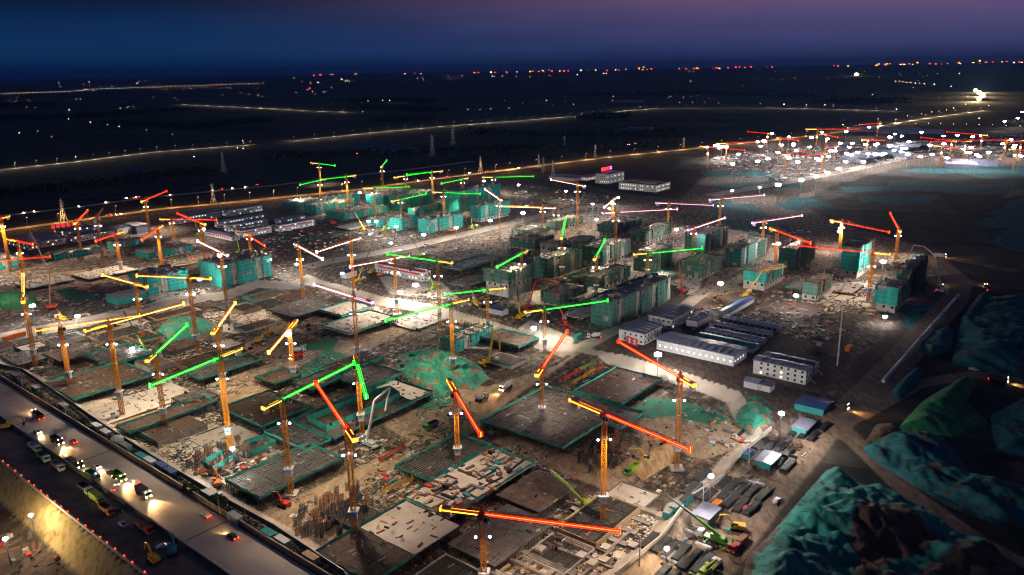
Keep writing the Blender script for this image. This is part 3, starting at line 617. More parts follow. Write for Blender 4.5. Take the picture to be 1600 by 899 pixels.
garage_deck('small dark deck beside the rounded teal building in the pit', [(762, 520), (800, 512), (835, 535), (790, 550)], dark_concrete, stub=8)
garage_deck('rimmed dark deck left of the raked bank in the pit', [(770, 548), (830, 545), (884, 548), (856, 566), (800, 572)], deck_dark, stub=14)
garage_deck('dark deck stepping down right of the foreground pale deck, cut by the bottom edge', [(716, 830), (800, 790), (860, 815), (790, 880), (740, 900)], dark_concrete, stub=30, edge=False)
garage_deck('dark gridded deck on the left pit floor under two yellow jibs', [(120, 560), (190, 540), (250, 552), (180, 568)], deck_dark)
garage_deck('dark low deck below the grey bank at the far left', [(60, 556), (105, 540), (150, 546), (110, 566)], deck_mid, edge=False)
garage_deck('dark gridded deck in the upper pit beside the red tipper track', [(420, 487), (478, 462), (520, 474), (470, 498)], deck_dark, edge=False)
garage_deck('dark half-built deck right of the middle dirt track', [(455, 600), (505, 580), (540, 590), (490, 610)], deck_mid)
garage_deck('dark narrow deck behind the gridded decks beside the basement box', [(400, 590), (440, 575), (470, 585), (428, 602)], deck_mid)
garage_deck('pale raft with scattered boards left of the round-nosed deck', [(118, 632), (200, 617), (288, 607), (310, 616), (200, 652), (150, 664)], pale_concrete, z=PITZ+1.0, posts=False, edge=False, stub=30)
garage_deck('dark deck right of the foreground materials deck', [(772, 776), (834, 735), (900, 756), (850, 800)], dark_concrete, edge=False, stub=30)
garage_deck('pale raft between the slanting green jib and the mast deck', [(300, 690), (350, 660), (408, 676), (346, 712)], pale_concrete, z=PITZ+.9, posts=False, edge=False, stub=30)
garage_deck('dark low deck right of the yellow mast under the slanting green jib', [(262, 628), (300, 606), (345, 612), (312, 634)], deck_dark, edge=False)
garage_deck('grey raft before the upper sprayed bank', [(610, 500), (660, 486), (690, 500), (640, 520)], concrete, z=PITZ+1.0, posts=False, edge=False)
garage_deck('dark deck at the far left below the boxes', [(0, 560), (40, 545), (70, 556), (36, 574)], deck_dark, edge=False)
for l_, px_, m_, z_ in (('pale podium deck in front of the yellow pump among the netted blocks', [(880, 462), (930, 448), (960, 455), (905, 470)], pale_concrete, 3.0), ('pale podium deck left of the thin dark red crawler crane', [(990, 436), (1040, 424), (1062, 430), (1010, 444)], concrete, 2.6),
  ('cluttered podium deck left of the longest dark netted block', [(880, 490), (915, 478), (940, 486), (905, 499)], pale_concrete, 2.4), ('dark podium deck between the two end-on green cranes', [(888, 432), (915, 424), (930, 430), (902, 438)], dark_concrete, 4.0), ('pale podium deck before the tall teal tower', [(1290, 448), (1340, 440), (1362, 450), (1312, 459)], pale_concrete, 2.4),
  ('dark podium deck behind the green-banded block', [(1220, 446), (1258, 438), (1275, 444), (1236, 453)], dark_concrete, 3.0), ('pale podium deck at the foot of the teal blocks', [(520, 352), (580, 345), (592, 351), (536, 359)], concrete, 2.2), ('low grey podium on the left plateau before the low teal walls', [(110, 425), (200, 415), (215, 424), (125, 436)], concrete, 2.4),
  ('low dark podium on the left plateau', [(225, 425), (320, 415), (340, 424), (245, 436)], dark_concrete, 2.6), ('long low podium behind the dipping yellow jib', [(20, 440), (100, 430), (120, 438), (35, 450)], concrete, 2.4), ('half built podium right of the red and white block', [(700, 440), (750, 428), (775, 436), (725, 450)], dark_concrete, 2.4), ('long half built podium right of the main site road', [(690, 415), (760, 398), (785, 404), (715, 423)], concrete, 2.6)):
    garage_deck(l_, px_, m_, z=z_, stub=26, edge=z_ > 2.5)
# foundation bays that fill the pit between the decks, square to the grid
def bays():
    R = random.Random(21); o = P(700, 700, PITZ); vs = 0
    mounds = [poly_xy(m_, PITZ) for m_ in ([(610, 556), (640, 543), (720, 550), (770, 575), (770, 600), (690, 630), (640, 620)], [(240, 512), (300, 488), (345, 505), (340, 530), (265, 538)], [(1145, 660), (1160, 610), (1215, 625), (1215, 675)], [(980, 745), (1000, 705), (1060, 685), (1065, 710), (1010, 755)])]
    tan = [poly_xy(z_, PITZ) for z_ in ZONES['tan'][:4]]
    u = -330.0
    while u < 330:
        hu = R.choice((13, 17, 20)); v = -300.0
        while v < 330:
            hv = R.choice((14, 18, 24, 30)); cx, cy = o.x+VD.x*(v+hv/2)+UD.x*(u+hu/2), o.y+VD.y*(v+hv/2)+UD.y*(u+hu/2)
            pts = np.array([[cx+VD.x*a*hv*.47+UD.x*e*hu*.47, cy+VD.y*a*hv*.47+UD.y*e*hu*.47] for a in (-1, 0, 1) for e in (-1, 0, 1)])
            ok = inside(PIT, pts[:, 0], pts[:, 1]).all() and dist(PIT, pts[:, 0], pts[:, 1]).min() > 8.5
            if ok:
                px, py = proj((cx, cy, PITZ)); ok = -20 < px < 1240 and py < 930
            if ok: ok = not any(inside(d_, pts[:, 0], pts[:, 1]).any() or inside(pts[[0, 2, 8, 6]], d_[:, 0], d_[:, 1]).any() for d_, _ in DECKS) and not any(inside(m_, pts[:, 0], pts[:, 1]).any() for m_ in mounds) and not any(inside(m_, pts[:, 0], pts[:, 1]).sum() > 2 for m_ in tan) and dist(RAMP, pts[:, 0], pts[:, 1], False).min() > 8
            if ok and R.random() < .9:
                a, e = hv*.47, hu*.47; kind = R.choice(('dark', 'dark', 'mat', 'pale', 'mid')); h = R.choice((.5, .9, 1.4, 2.2)); m = {'dark': deck_dark, 'mat': dark_concrete, 'pale': pale_concrete, 'mid': deck_mid}[kind]
                l = {'dark': 'dark boarded foundation bay', 'mat': 'dark foundation bay under a reinforcement mat', 'pale': 'freshly cast pale foundation bay', 'mid': 'brown boarded foundation bay'}[kind]+' in the pit between the decks'
                t = thing('foundation_bay', l, 'foundation', (cx, cy, PITZ), GRID, l); pl = [(-a, -e), (a, -e), (a, e), (-a, e)]
                own('bay_slab', lambda b: b.prism(pl, -.3, h), m, t); DECKS.append((pts[[0, 2, 8, 6]], PITZ+h))
                def rim(b):
                    for x0, x1, y0, y1 in ((-a-.35, a+.35, -e-.35, -e), (-a-.35, a+.35, e, e+.35), (-a-.35, -a, -e, e), (a, a+.35, -e, e)): b.box(x0, x1, y0, y1, -.2, h+R.choice((.3, .5)))
                own('rim_wall', rim, R.choice((concrete, timber, dark_concrete)), t)
                def mat_(b):
                    for k in range(int(hv*.94/1.1)): b.box(-a+.5+k*1.1, -a+.58+k*1.1, -e+.4, e-.4, h+.25, h+.33)
                    for k in range(int(hu*.94/1.1)): b.box(-a+.4, a-.4, -e+.5+k*1.1, -e+.58+k*1.1, h+.331, h+.41)
                    for k in range(int(hv*hu/9)): x, y = R.uniform(-a+.5, a-.5), R.uniform(-e+.5, e-.5); b.bar((x, y, h), (x+R.uniform(-.1, .1), y, h+R.uniform(1, 2.6)), .09)
                if kind in ('mat', 'mid', 'dark'): own('rebar_lattice', mat_, rust if R.random() < .5 else dark_steel, t)
                if R.random() < .45:
                    s = R.choice((-1, 1)); own('edge_netting', lambda b: b.box(-a, a, s*(e+.5)-.05, s*(e+.5)+.05, h, h+1.3), net_edge, t)
                if R.random() < .3: own('edge_netting', lambda b: b.box(-a-.55, -a-.45, -e, e, h, h+1.3), net_edge, t)
            v += hv+(.01 if R.random() < .6 else R.uniform(1, 5))
        u += hu+R.choice((.5, 1, 5))
bays()
# standing reinforcement cages of columns and walls
def f_cage(b):
    for x, y in ((-.5, -.3), (0, -.3), (.5, -.3), (-.5, .3), (0, .3), (.5, .3)): b.bar((x, y, 0), (x+.03, y, 4.2), .09)
    for z in (.8, 1.6, 2.4, 3.2): b.box(-.55, .55, -.35, .35, z, z+.05)
def cages(px, n, place):
    pl = poly_xy(px, PITZ); x0, y0 = pl.min(0); x1, y1 = pl.max(0); k = 0
    while k < n:
        x, y = rnd.uniform(x0, x1), rnd.uniform(y0, y1)
        if not inside(pl, np.array([x]), np.array([y]))[0]: continue
        o = part('column_cage', 'cage', f_cage, rust if rnd.random() < .4 else dark_steel, None, (x, y, PITZ), GRID, (rnd.uniform(.8, 2.2), 1, rnd.uniform(.7, 1.15))); tag(o, 'dark upright reinforcement cage '+place, 'column cage', 'reinforcement cages '+place); k += 1
cages([(275, 745), (330, 700), (405, 680), (420, 700), (340, 745)], 60, 'at the front of the pale yard')
cages([(440, 840), (480, 790), (560, 760), (590, 790), (520, 850)], 75, 'left of the bottom gridded deck')
cages([(890, 715), (945, 680), (990, 690), (960, 735), (930, 745)], 55, 'right of the gridded deck corner')
cages([(690, 512), (700, 500), (780, 525), (740, 530)], 25, 'behind the rounded teal pit building')
# raised foundation frames and pits at the bottom
def foundation(label, px, n):
    c = G(*np.mean(px, 0)); t = thing('foundation_grid', label, 'foundation', (c.x, c.y, c.z), GRID)
    R = Matrix.Rotation(-GRID, 3, 'Z'); loc = [R @ (P(x, y, c.z)-c) for x, y in px]; arr = np.array([(v.x, v.y) for v in loc]); x0, y0 = arr.min(0); x1, y1 = arr.max(0)
    def f(b):
        X = x0
        while X < x1:
            w = rnd.uniform(.5, 1.3); Y = y0+rnd.uniform(0, 6)
            while Y < y1-2:
                L = rnd.uniform(5, 22); b.box(X-w, X+w, Y, min(Y+L, y1), 0, 1.25+rnd.uniform(-.3, .2)); Y += L+rnd.choice((0.01, .01, 2, 4))
            X += rnd.uniform(5, 9)
        Y = y0
        while Y < y1:
            w = rnd.uniform(.4, 1.2); X = x0+rnd.uniform(0, 8)
            while X < x1-2:
                L = rnd.uniform(4, 16); b.box(X, min(X+L, x1), Y-w, Y+w, 0, 1.1+rnd.uniform(-.25, .1)); X += L+rnd.choice((.01, 2, 5))
            Y += rnd.uniform(5, 9)
    own('ground_beam', f, mat('stained_concrete', (.24, .205, .185), .9, var=.4, scale=.25, dirt=(.10, .08, .07)), t)
    for k in range(n):
        X, Y = rnd.uniform(x0, x1), rnd.uniform(y0, y1)
        part('pit_cap', 'pcap', lambda b: b.box(-1.6, 1.6, -1.4, 1.4, 0, 1), pale_concrete, t, (X, Y, 0), 0, (1, 1, 1.5+rnd.random()*.4))
    return t
foundation('grid of pale foundation beams at the bottom right of the pit', [(905, 830), (945, 790), (1010, 800), (1035, 828), (975, 885), (930, 880)], 9)
foundation('pale foundation beams in the bottom right corner of the picture', [(800, 870), (860, 820), (905, 835), (930, 885), (880, 920), (820, 920)], 8)
# the sunken basement box of the middle deck: teal netted walls
def net_wall_box(name, label, px, z0, h, m=net_edge):
    c = P(*np.mean(px, 0), z0); t = thing(name, label, 'enclosure', (c.x, c.y, z0)); pl = [P(x, y, z0)-c for x, y in px]; n = len(pl)
    for k in range(n):
        p, q = pl[k], pl[(k+1) % n]; d = q-p; part('net_panel', ('nw', label, k), lambda b: b.box(0.02, d.length-.02, -.1, .1, 0, h), m, t, (p.x, p.y, 0), math.atan2(d.y, d.x))
        part('post', 'nwp', lambda b: b.box(-.14, .14, -.14, .14, 0, 1), steel, t, (p.x, p.y, 0), 0, (1, 1, h+.3))
    own('floor_slab', lambda b: b.prism([(p.x*.97, p.y*.97) for p in pl], .02, .12), dark_concrete, t); return t
net_wall_box('netted_enclosure', 'teal walled basement box standing on the middle deck', [(482, 660), (580, 620), (610, 612), (625, 622), (604, 634), (512, 675)], DECK+.02, 3.2)
net_wall_box('netted_enclosure', 'green walled stair pit in the pale yard under a white floodlight', [(315, 727), (360, 705), (368, 716), (334, 738)], PITZ+.02, 2.4)
net_wall_box('netted_enclosure', 'green walled lift pit right of the white floodlight in the pale yard', [(381, 697), (415, 686), (431, 696), (385, 716)], PITZ+.02, 2.4)
# site hoarding along the highway
HOARD = [(-20, 571), (36, 583), (103, 628), (145, 658), (238, 719), (340, 780), (430, 830), (538, 902)]
for i in range(len(HOARD)-1):
    p, q = P(*HOARD[i]), P(*HOARD[i+1]); d = q-p; t = thing('hoarding', ['green hoarding at the far left end of the highway', 'green hoarding above the blue roofed hut on the highway', 'green hoarding behind the white tank on the highway', 'green hoarding along the pale yard', 'green hoarding between the teal cabins and the stair pit', 'green hoarding in front of the yellow mast deck', 'green hoarding at the bottom edge beside the white cabin'][i], 'fence', (p.x, p.y, 0), math.atan2(d.y, d.x))
    own('fence_panel', lambda b: [b.box(k*3+.05, min(k*3+2.95, d.length), -.06, .06, .1, 2.3) for k in range(int(d.length/3)+1)], net_green, t)
    own('rail', lambda b: b.box(0, d.length, -.12, .12, 2.35, 2.5), steel, t)
WALLR = [(1205, 672), (1160, 708), (1127, 750), (1077, 780), (1035, 841), (960, 902)]
for i in range(len(WALLR)-1):
    p, q = P(*WALLR[i]), P(*WALLR[i+1]); d = q-p; t = thing('yard_wall', ['low pale wall behind the two poles on the right yard', 'low pale wall beside the starburst floodlight', 'low pale wall behind the teal cabins', 'low pale wall at the end of the dark crane boom', 'low pale wall running off the bottom edge'][i], 'wall', (p.x, p.y, 0), math.atan2(d.y, d.x))
    own('wall_panel', lambda b: b.box(0, d.length-.3, -.2, .2, 0, 1.5), pale_concrete, t); own('coping', lambda b: b.box(0, d.length-.3, -.28, .28, 1.503, 1.65), concrete, t)
# ================================================================== TOWER CRANES
def f_mast(b, n):
    w = .78
    for sx in (-w, w):
        for sy in (-w, w): b.box(sx-.11, sx+.11, sy-.11, sy+.11, 0, n*3.0)
    for k in range(n):
        z = k*3.0
        for (x0, y0), (x1, y1) in (((-w, -w), (w, -w)), ((w, -w), (w, w)), ((w, w), (-w, w)), ((-w, w), (-w, -w))):
            b.bar((x0, y0, z+2.98), (x1, y1, z+2.98), .14)
            b.bar((x0, y0, z), ((x0+x1)/2, (y0+y1)/2, z+1.5), .11); b.bar(((x0+x1)/2, (y0+y1)/2, z+1.5), (x1, y1, z), .11)
            b.bar((x0, y0, z+3), ((x0+x1)/2, (y0+y1)/2, z+1.5), .11); b.bar(((x0+x1)/2, (y0+y1)/2, z+1.5), (x1, y1, z+3), .11)
def f_jib(b, L=50.0):
    n = 20; s = L/n
    for y in (-.5, .5): b.box(0, L, y-.08, y+.08, -.08, .08)
    b.box(1, L-2, -.08, .08, 1.15, 1.3)
    for k in range(n):
        x = k*s
        b.bar((x, -.5, 0), (x, .5, 0), .07); b.bar((x, -.5, 0), (x+s, .5, 0), .06)
        for y in (-.5, .5): b.bar((x, y, 0), (x+s/2, 0, 1.22), .07); b.bar((x+s/2, 0, 1.22), (x+s, y, 0), .07)
def f_led(b, L=50.0):
    for y in (-.62, .62): b.box(1.2, L, y-.085, y+.085, -.16, .05)
    b.box(L, L+.22, -.8, .8, -.9, 1.0)
def f_core(b, L=50.0): b.box(1.2, L, -.10, .10, -.2, 0); b.box(L+.23, L+.3, -.2, .2, -.9, 1.0)
def f_ctcore(b): b.box(-14, -1.4, -.13, .13, -.42, -.27)
def f_counter(b):
    b.box(-14, 0, -.8, .8, -.25, -.05)
    for y in (-.8, .8):
        b.box(-14, 0, y-.06, y+.06, .9, 1.0)
        for k in range(8): b.bar((-14+k*2, y, -.05), (-14+k*2, y, .95), .07)
def f_ballast(b):
    for k in range(4): b.box(-13.8+k*.8, -13.1+k*.8, -.7, .7, -2.3, 1.1)
def f_ctled(b):
    for y in (-.78, .78): b.box(-14, -1.4, y-.1, y+.1, -.2, .05)
    b.box(-14.3, -14.05, -.9, .9, -.5, .7)
def f_head(b):
    b.box(-1.1, 1.1, -1.1, 1.1, -1.6, -.3)
    for s in (-1, 1):
        b.bar((-.8, s*.8, -.3), (.1, s*.15, 3.0), .2); b.bar((.9, s*.8, -.3), (.1, s*.15, 3.0), .2)
    b.bar((.1, 0, 2.9), (18, 0, 1.5), .08); b.bar((.1, 0, 2.9), (-12, 0, .9), .08)
def f_cab(b):
    b.add([(1.0, -2.3, -1.9), (2.6, -2.3, -1.9), (2.6, -1.0, -1.9), (1.0, -1.0, -1.9), (1.0, -2.3, .3), (2.3, -2.3, .3), (2.3, -1.0, .3), (1.0, -1.0, .3)], MB.BF)
def f_cabglass(b): b.add([(2.62, -2.2, -1.5), (2.62, -1.1, -1.5), (2.37, -1.1, .15), (2.37, -2.2, .15)], [(0, 1, 2, 3)]); b.box(1.2, 2.3, -2.33, -2.31, -1.2, .1)
def f_trolley(b): b.box(-.8, .8, -.6, .6, -.55, -.25); b.bar((0, .3, -.4), (0, .3, -8), .05); b.bar((0, -.3, -.4), (0, -.3, -8), .05); b.box(-.35, .35, -.45, .45, -9, -8)
def f_flood(b): b.box(-.3, .3, -.22, .22, -.24, .24)
def f_collar(b):
    b.box(-1.75, 1.75, -1.75, 1.75, 1.5, 1.75)
    for s in (-1, 1): b.box(-1.1, 1.1, s*1.16-.04, s*1.16+.04, -1.4, 1.5); b.box(s*1.16-.04, s*1.16+.04, -1.12, 1.12, -1.4, 1.5)
def f_mark(b):
    for s in (-1, 1):
        for k in range(2): b.box(-.7, .7, s*1.22-.01, s*1.22+.01, .65-k*.75, 1.05-k*.75); b.box(s*1.22-.01, s*1.22+.01, -.7, .7, .65-k*.75, 1.05-k*.75)
def f_foot(b): b.box(-2.6, 2.6, -2.6, 2.6, -.5, .6); b.box(-1.3, 1.3, -1.3, 1.3, .6, .95)
sign_blue = mat('sign_blue', (.10, .34, .62), .5)
cab_white = mat('cab_paint', (.55, .5, .46), .5)
def crane(label, col, top, base, tip, tail, near=True, lit=True, star=0, power=1.0):
    g = G(*base); h = height_over(g, *top)-g.z; h = max(14, h); zt = g.z+h
    tp = P(*tip, zt); d = Vector((tp.x-g.x, tp.y-g.y, 0)); L = min(75.0, max(18.0, d.length)); a = math.atan2(d.y, d.x)
    q = P(*tail, zt); CL = min(20, max(9, Vector((q.x-g.x, q.y-g.y, 0)).length))
    t = thing('tower_crane', label, 'tower crane', g, 0, 'tower cranes over the building site')
    n = max(4, round((h-1.5)/3.0)); kz = (h-1.5)/(n*3.0)
    mp = mast_orange if col != 'none' else rust
    part('mast', ('mast', n), lambda b: f_mast(b, n), mp, t, scale=(1, 1, kz))
    if near: part('footing', 'cfoot', f_foot, concrete, t)
    jm = {'red': jib_red, 'green': green_paint}.get(col, mast_orange)
    j = part('jib', 'jib', f_jib, jm, t, (0, 0, h), a, (L/50, 1, 1))
    c = part('counter_jib', 'cj', f_counter, jm, t, (0, 0, h), a, (CL/14, 1, 1))
    part('counterweight', 'cw', f_ballast, concrete, c)
    part('slewing_head', 'sh', f_head, jm, t, (0, 0, h), a)
    cb = part('operator_cab', 'cab', f_cab, cab_white, t, (0, 0, h), a); part('cab_window', 'cabg', f_cabglass, glass_dark, cb)
    if near: part('trolley', 'tr', f_trolley, dark_steel, t, (math.cos(a)*L*.55, math.sin(a)*L*.55, h), a)
    if col != 'none':
        part('light_strip', 'led', f_led, LED[col], j)
        tc_ = 'amber' if col in ('red', 'yellow') else ('yellow' if col == 'green' else col); part('light_strip', 'cled', f_ctled, LED[tc_], c); part('glare_core', 'ccore', f_ctcore, CORE[tc_], c); part('glare_core', 'core', f_core, CORE[col], j)
    hl = h-(9.5 if near else 6.5)*min(1, h/34)
    if lit:
        for s in (-1, 1):
            br = part('floodlight', 'fl', f_flood, lamp_pink if col in ('red', 'green', 'pink') else lamp_white, t, (s*2.1, 0, hl))
        part('lamp_bracket', 'lbk', lambda b: [b.box(-2.5, 2.5, -.08, .08, .34, .5), b.box(-1.2, 1.2, -1.2, 1.2, .5, .62)], steel, t, (0, 0, hl))
        r = min(9.5, L*.3)
        lamp('crane_floodlight', 'SPOT', CRANE_W*power*(1 if near else 2.4)*rnd.choice((.55, .8, 1.0, 1.35))*(h/38)**1.6, (1, .80, .56) if col != 'pink' else (1, .84, .78), t, (math.cos(a)*r, math.sin(a)*r, h-1.6), .4, 118, (0, 0, -1))
    if near:
        co = part('sign_collar', 'col', f_collar, white_paint, t, (0, 0, max(4.5, h*.24))); part('sign_lettering', 'mk', f_mark, sign_blue, co)
    if star:
        part('floodlight', 'fl2', lambda b: b.box(-1.2, 1.2, -.5, .5, -.9, .9), lamp_white, t, (math.cos(a)*2.6, math.sin(a)*2.6, h-2.4))
    return t
RED, GRN, WHT, YEL, PNK = 'red', 'green', 'white', 'yellow', 'pink'
CR = [
 ('red-lit tower crane with its long jib across the bottom edge, mast cut by the frame', RED, (752, 803), (757, 930), (968, 830), (692, 792)),
 ('red-lit tower crane whose jib crosses a second yellow mast, beside the dark gridded deck', RED, (944, 647), (942, 820), (1078, 703), (912, 620)),
 ('red-lit tower crane in the right pit whose mast stands by the tan spoil heap', RED, (1060, 590), (1057, 732), (967, 534), (1090, 597)),
 ('red-lit tower crane with jib pointing at the pit ramp, mast rising from the gridded deck', RED, (848, 576), (847, 662), (886, 518), (832, 583)),
 ('red-lit tower crane with jib hanging toward the viewer between two decks', RED, (709, 612), (716, 733), (751, 679), (698, 595)),
 ('red-lit tower crane with short jib beside the white pump boom', RED, (546, 670), (556, 844), (494, 599), (564, 686)),
 ('green-lit tower crane with yellow tail over the mast deck by the highway', GRN, (443, 624), (455, 772), (553, 568), (406, 637)),
 ('green-lit tower crane pointing at the viewer beside the basement box', GRN, (560, 568), (566, 678), (572, 620), (552, 561)),
 ('green-lit tower crane with the jib slanting down left over the pale yard', GRN, (346, 558), (361, 708), (235, 603), (380, 546)),
 ('yellow-lit tower crane with short jib directly behind the slanting green jib', YEL, (343, 512), (351, 612), (367, 474), (332, 514)),
 ('green-lit tower crane with jib raised toward the green netted mound', GRN, (246, 553), (259, 670), (292, 508), (222, 563)),
 ('yellow-lit tower crane with the front one of two overlapping long jibs at left', YEL, (173, 507), (192, 650), (287, 475), (132, 517)),
 ('yellow-lit tower crane with the rear one of two overlapping long jibs at left', YEL, (96, 511), (111, 610), (218, 493), (56, 517)),
 ('yellow-lit tower crane pointing straight away at the left edge beside a starburst lamp', YEL, (40, 464), (57, 577), (36, 430), (41, 472)),
 ('yellow-lit tower crane with jib dipping to the left in front of the teal wall', YEL, (217, 443), (224, 531), (161, 430), (236, 447)),
 ('yellow-lit tower crane with level jib along the teal wall top', YEL, (298, 434), (310, 556), (214, 431), (328, 436)),
 ('white-lit tower crane with starburst lamps at both ends beside the big teal wall', WHT, (349, 394), (357, 500), (309, 377), (363, 398)),
 ('red-lit tower crane standing highest over the road behind the white cabins at left', RED, (228, 313), (234, 366), (260, 299), (217, 314)),
 ('red-lit tower crane with upturned jib in front of the white cabin rows', RED, (121, 347), (128, 400), (136, 330), (115, 347)),
 ('unlit rusty tower crane between two red-lit ones at upper left', 'none', (154, 340), (164, 423), (161, 327), (150, 345)),
 ('red-lit tower crane with level jib crossing the unlit mast', RED, (185, 366), (190, 427), (150, 377), (199, 364)),
 ('red-lit tower crane with jib dipping left over the low teal walls', RED, (249, 358), (254, 420), (222, 375), (256, 353)),
 ('red-lit tower crane with long level jib in front of the grey-roofed rows', RED, (268, 343), (272, 376), (338, 344), (248, 344)),
 ('red-lit tower crane with jib crossing the long level red one', RED, (317, 348), (321, 411), (278, 334), (327, 350)),
 ('red-lit tower crane beside the starburst at the right end of the big teal wall', RED, (388, 369), (392, 397), (413, 384), (382, 366)),
 ('red-lit tower crane at the very left edge with amber tail pointing right', RED, (7, 341), (17, 425), (-20, 347), (19, 339)),
 ('red-lit tower crane with short jib in front of the left white cabins', RED, (29, 377), (40, 445), (51, 382), (19, 373)),
 ('red-lit tower crane standing outside the left edge with its jib reaching in', RED, (-25, 410), (-16, 480), (78, 401), (-40, 411)),
 ('yellow-lit tower crane with a starburst on its mast over the upper pit track', YEL, (457, 513), (460, 597), (420, 551), (467, 501)),
 ('white-lit tower crane with jib dipping right beside the brown cutting', WHT, (467, 385), (474, 465), (504, 405), (458, 382)),
 ('white-lit tower crane with red tail on the tall mast above the red and white block', WHT, (549, 377), (555, 480), (495, 394), (567, 373)),
 ('pink-lit tower crane with red tail and tall mast in the middle of the pit', PNK, (556, 464), (560, 572), (491, 445), (579, 474)),
 ('white-lit tower crane with jib over the red and white block', WHT, (618, 404), (621, 492), (547, 417), (639, 400)),
 ('green-lit tower crane with red-amber tail right of the red and white block', GRN, (684, 408), (688, 517), (606, 397), (709, 410)),
 ('green-lit tower crane above the green netted mound in the pit', GRN, (706, 475), (709, 592), (603, 501), (733, 469)),
 ('green-lit tower crane pointing left along the pit rim', GRN, (762, 453), (763, 521), (695, 460), (789, 451)),
 ('green-lit tower crane with jib dipping left over the exposed teal frame', GRN, (815, 396), (816, 456), (777, 417), (827, 392)),
 ('green-lit tower crane with long jib reaching right to the biggest dark netted block', GRN, (850, 484), (851, 550), (949, 470), (819, 486)),
 ('green-lit tower crane seen end-on in the middle, the farther of two', GRN, (876, 369), (878, 437), (883, 345), (876, 373)),
 ('green-lit tower crane seen end-on in the middle, the nearer of two', GRN, (932, 400), (931, 465), (945, 375), (926, 406)),
 ('green-lit tower crane with long level jib between the grey-green netted blocks', GRN, (1011, 396), (1011, 434), (1097, 388), (989, 397)),
 ('pink-lit tower crane whose jib tip meets another mast above the flat dark block', PNK, (961, 332), (961, 419), (1058, 327), (940, 332)),
 ('pink-lit tower crane at the rear edge with jib pointing right of centre', PNK, (1043, 318), (1043, 361), (1114, 321), (1025, 317)),
 ('pink-lit tower crane with the farthest right-pointing level jib on the rear edge', PNK, (1124, 311), (1123, 373), (1194, 305), (1105, 311)),
 ('pink-lit tower crane with jib rising right over a grey-green block', PNK, (1082, 357), (1082, 400), (1132, 341), (1069, 359)),
 ('pink-lit tower crane directly left of a red-lit one at the right of the blocks', PNK, (1191, 346), (1190, 397), (1253, 337), (1172, 348)),
 ('red-lit tower crane with a starburst on its mast and jib dipping right', RED, (1210, 361), (1209, 440), (1266, 380), (1197, 358)),
 ('red-lit tower crane behind the tall teal tower with a starburst on its mast', RED, (1311, 348), (1312, 390), (1389, 363), (1296, 345)),
 ('red-lit tower crane with long jib across the front of the tall teal tower', RED, (1361, 395), (1356, 472), (1247, 384), (1390, 398)),
 ('red-lit tower crane with steep jib at the far right of the site', RED, (1402, 359), (1399, 408), (1391, 333), (1406, 362)),
 ('white-lit tower crane with long level jib beside the big back road starburst', WHT, (848, 325), (848, 358), (781, 323), (867, 326)),
 ('white-lit tower crane with jib dipping right from the tall teal tower at the back', WHT, (781, 311), (781, 378), (758, 296), (789, 313)),
 ('white-lit tower crane in front of the pale factory sheds', WHT, (901, 289), (902, 361), (861, 281), (916, 291)),
 ('unlit tower crane just right of the long level white jib', 'none', (869, 327), (869, 378), (885, 320), (864, 329)),
 ('short white-lit tower crane behind the pink jib near the back starburst', WHT, (957, 313), (957, 343), (944, 324), (962, 309)),
 ('green-lit tower crane rearmost at the back left corner of the teal blocks', GRN, (500, 256), (501, 288), (523, 259), (493, 252)),
 ('green-lit tower crane with jib dipping left at the back left corner of the teal blocks', GRN, (501, 282), (502, 320), (469, 289), (511, 280)),
 ('green-lit tower crane with level jib pointing left over the left teal blocks', GRN, (544, 276), (545, 330), (502, 281), (558, 275)),
 ('green-lit tower crane with short upturned jib against the dark fields', GRN, (597, 260), (599, 301), (604, 251), (594, 260)),
 ('green-lit tower crane with level jib pointing right over the middle teal blocks', GRN, (586, 294), (587, 338), (639, 292), (568, 295)),
 ('green-lit tower crane with jib rising right in the middle of the teal blocks', GRN, (626, 312), (627, 340), (666, 303), (612, 315)),
 ('green-lit tower crane with amber tail at left behind the middle teal blocks', GRN, (635, 275), (635, 303), (674, 269), (621, 278)),
 ('green-lit tower crane with amber tail at right behind the middle teal blocks', GRN, (676, 269), (677, 320), (636, 273), (688, 267)),
 ('green-lit tower crane behind the tallest teal block', GRN, (724, 280), (724, 312), (690, 287), (735, 279)),
 ('green-lit tower crane with long level jib pointing right at the back road', GRN, (771, 277), (772, 303), (833, 276), (754, 277)),
 ('green-lit tower crane with level jib in front of the tallest teal block', GRN, (693, 301), (694, 335), (750, 303), (678, 300)),
]
for k, c in enumerate(CR):
    near = c[3][1] > 425
    crane(*c, near=near, star=1 if 'starburst' in c[0] and c[1] in (WHT, YEL) and 'level' not in c[0] and 'edge' not in c[0] else 0)
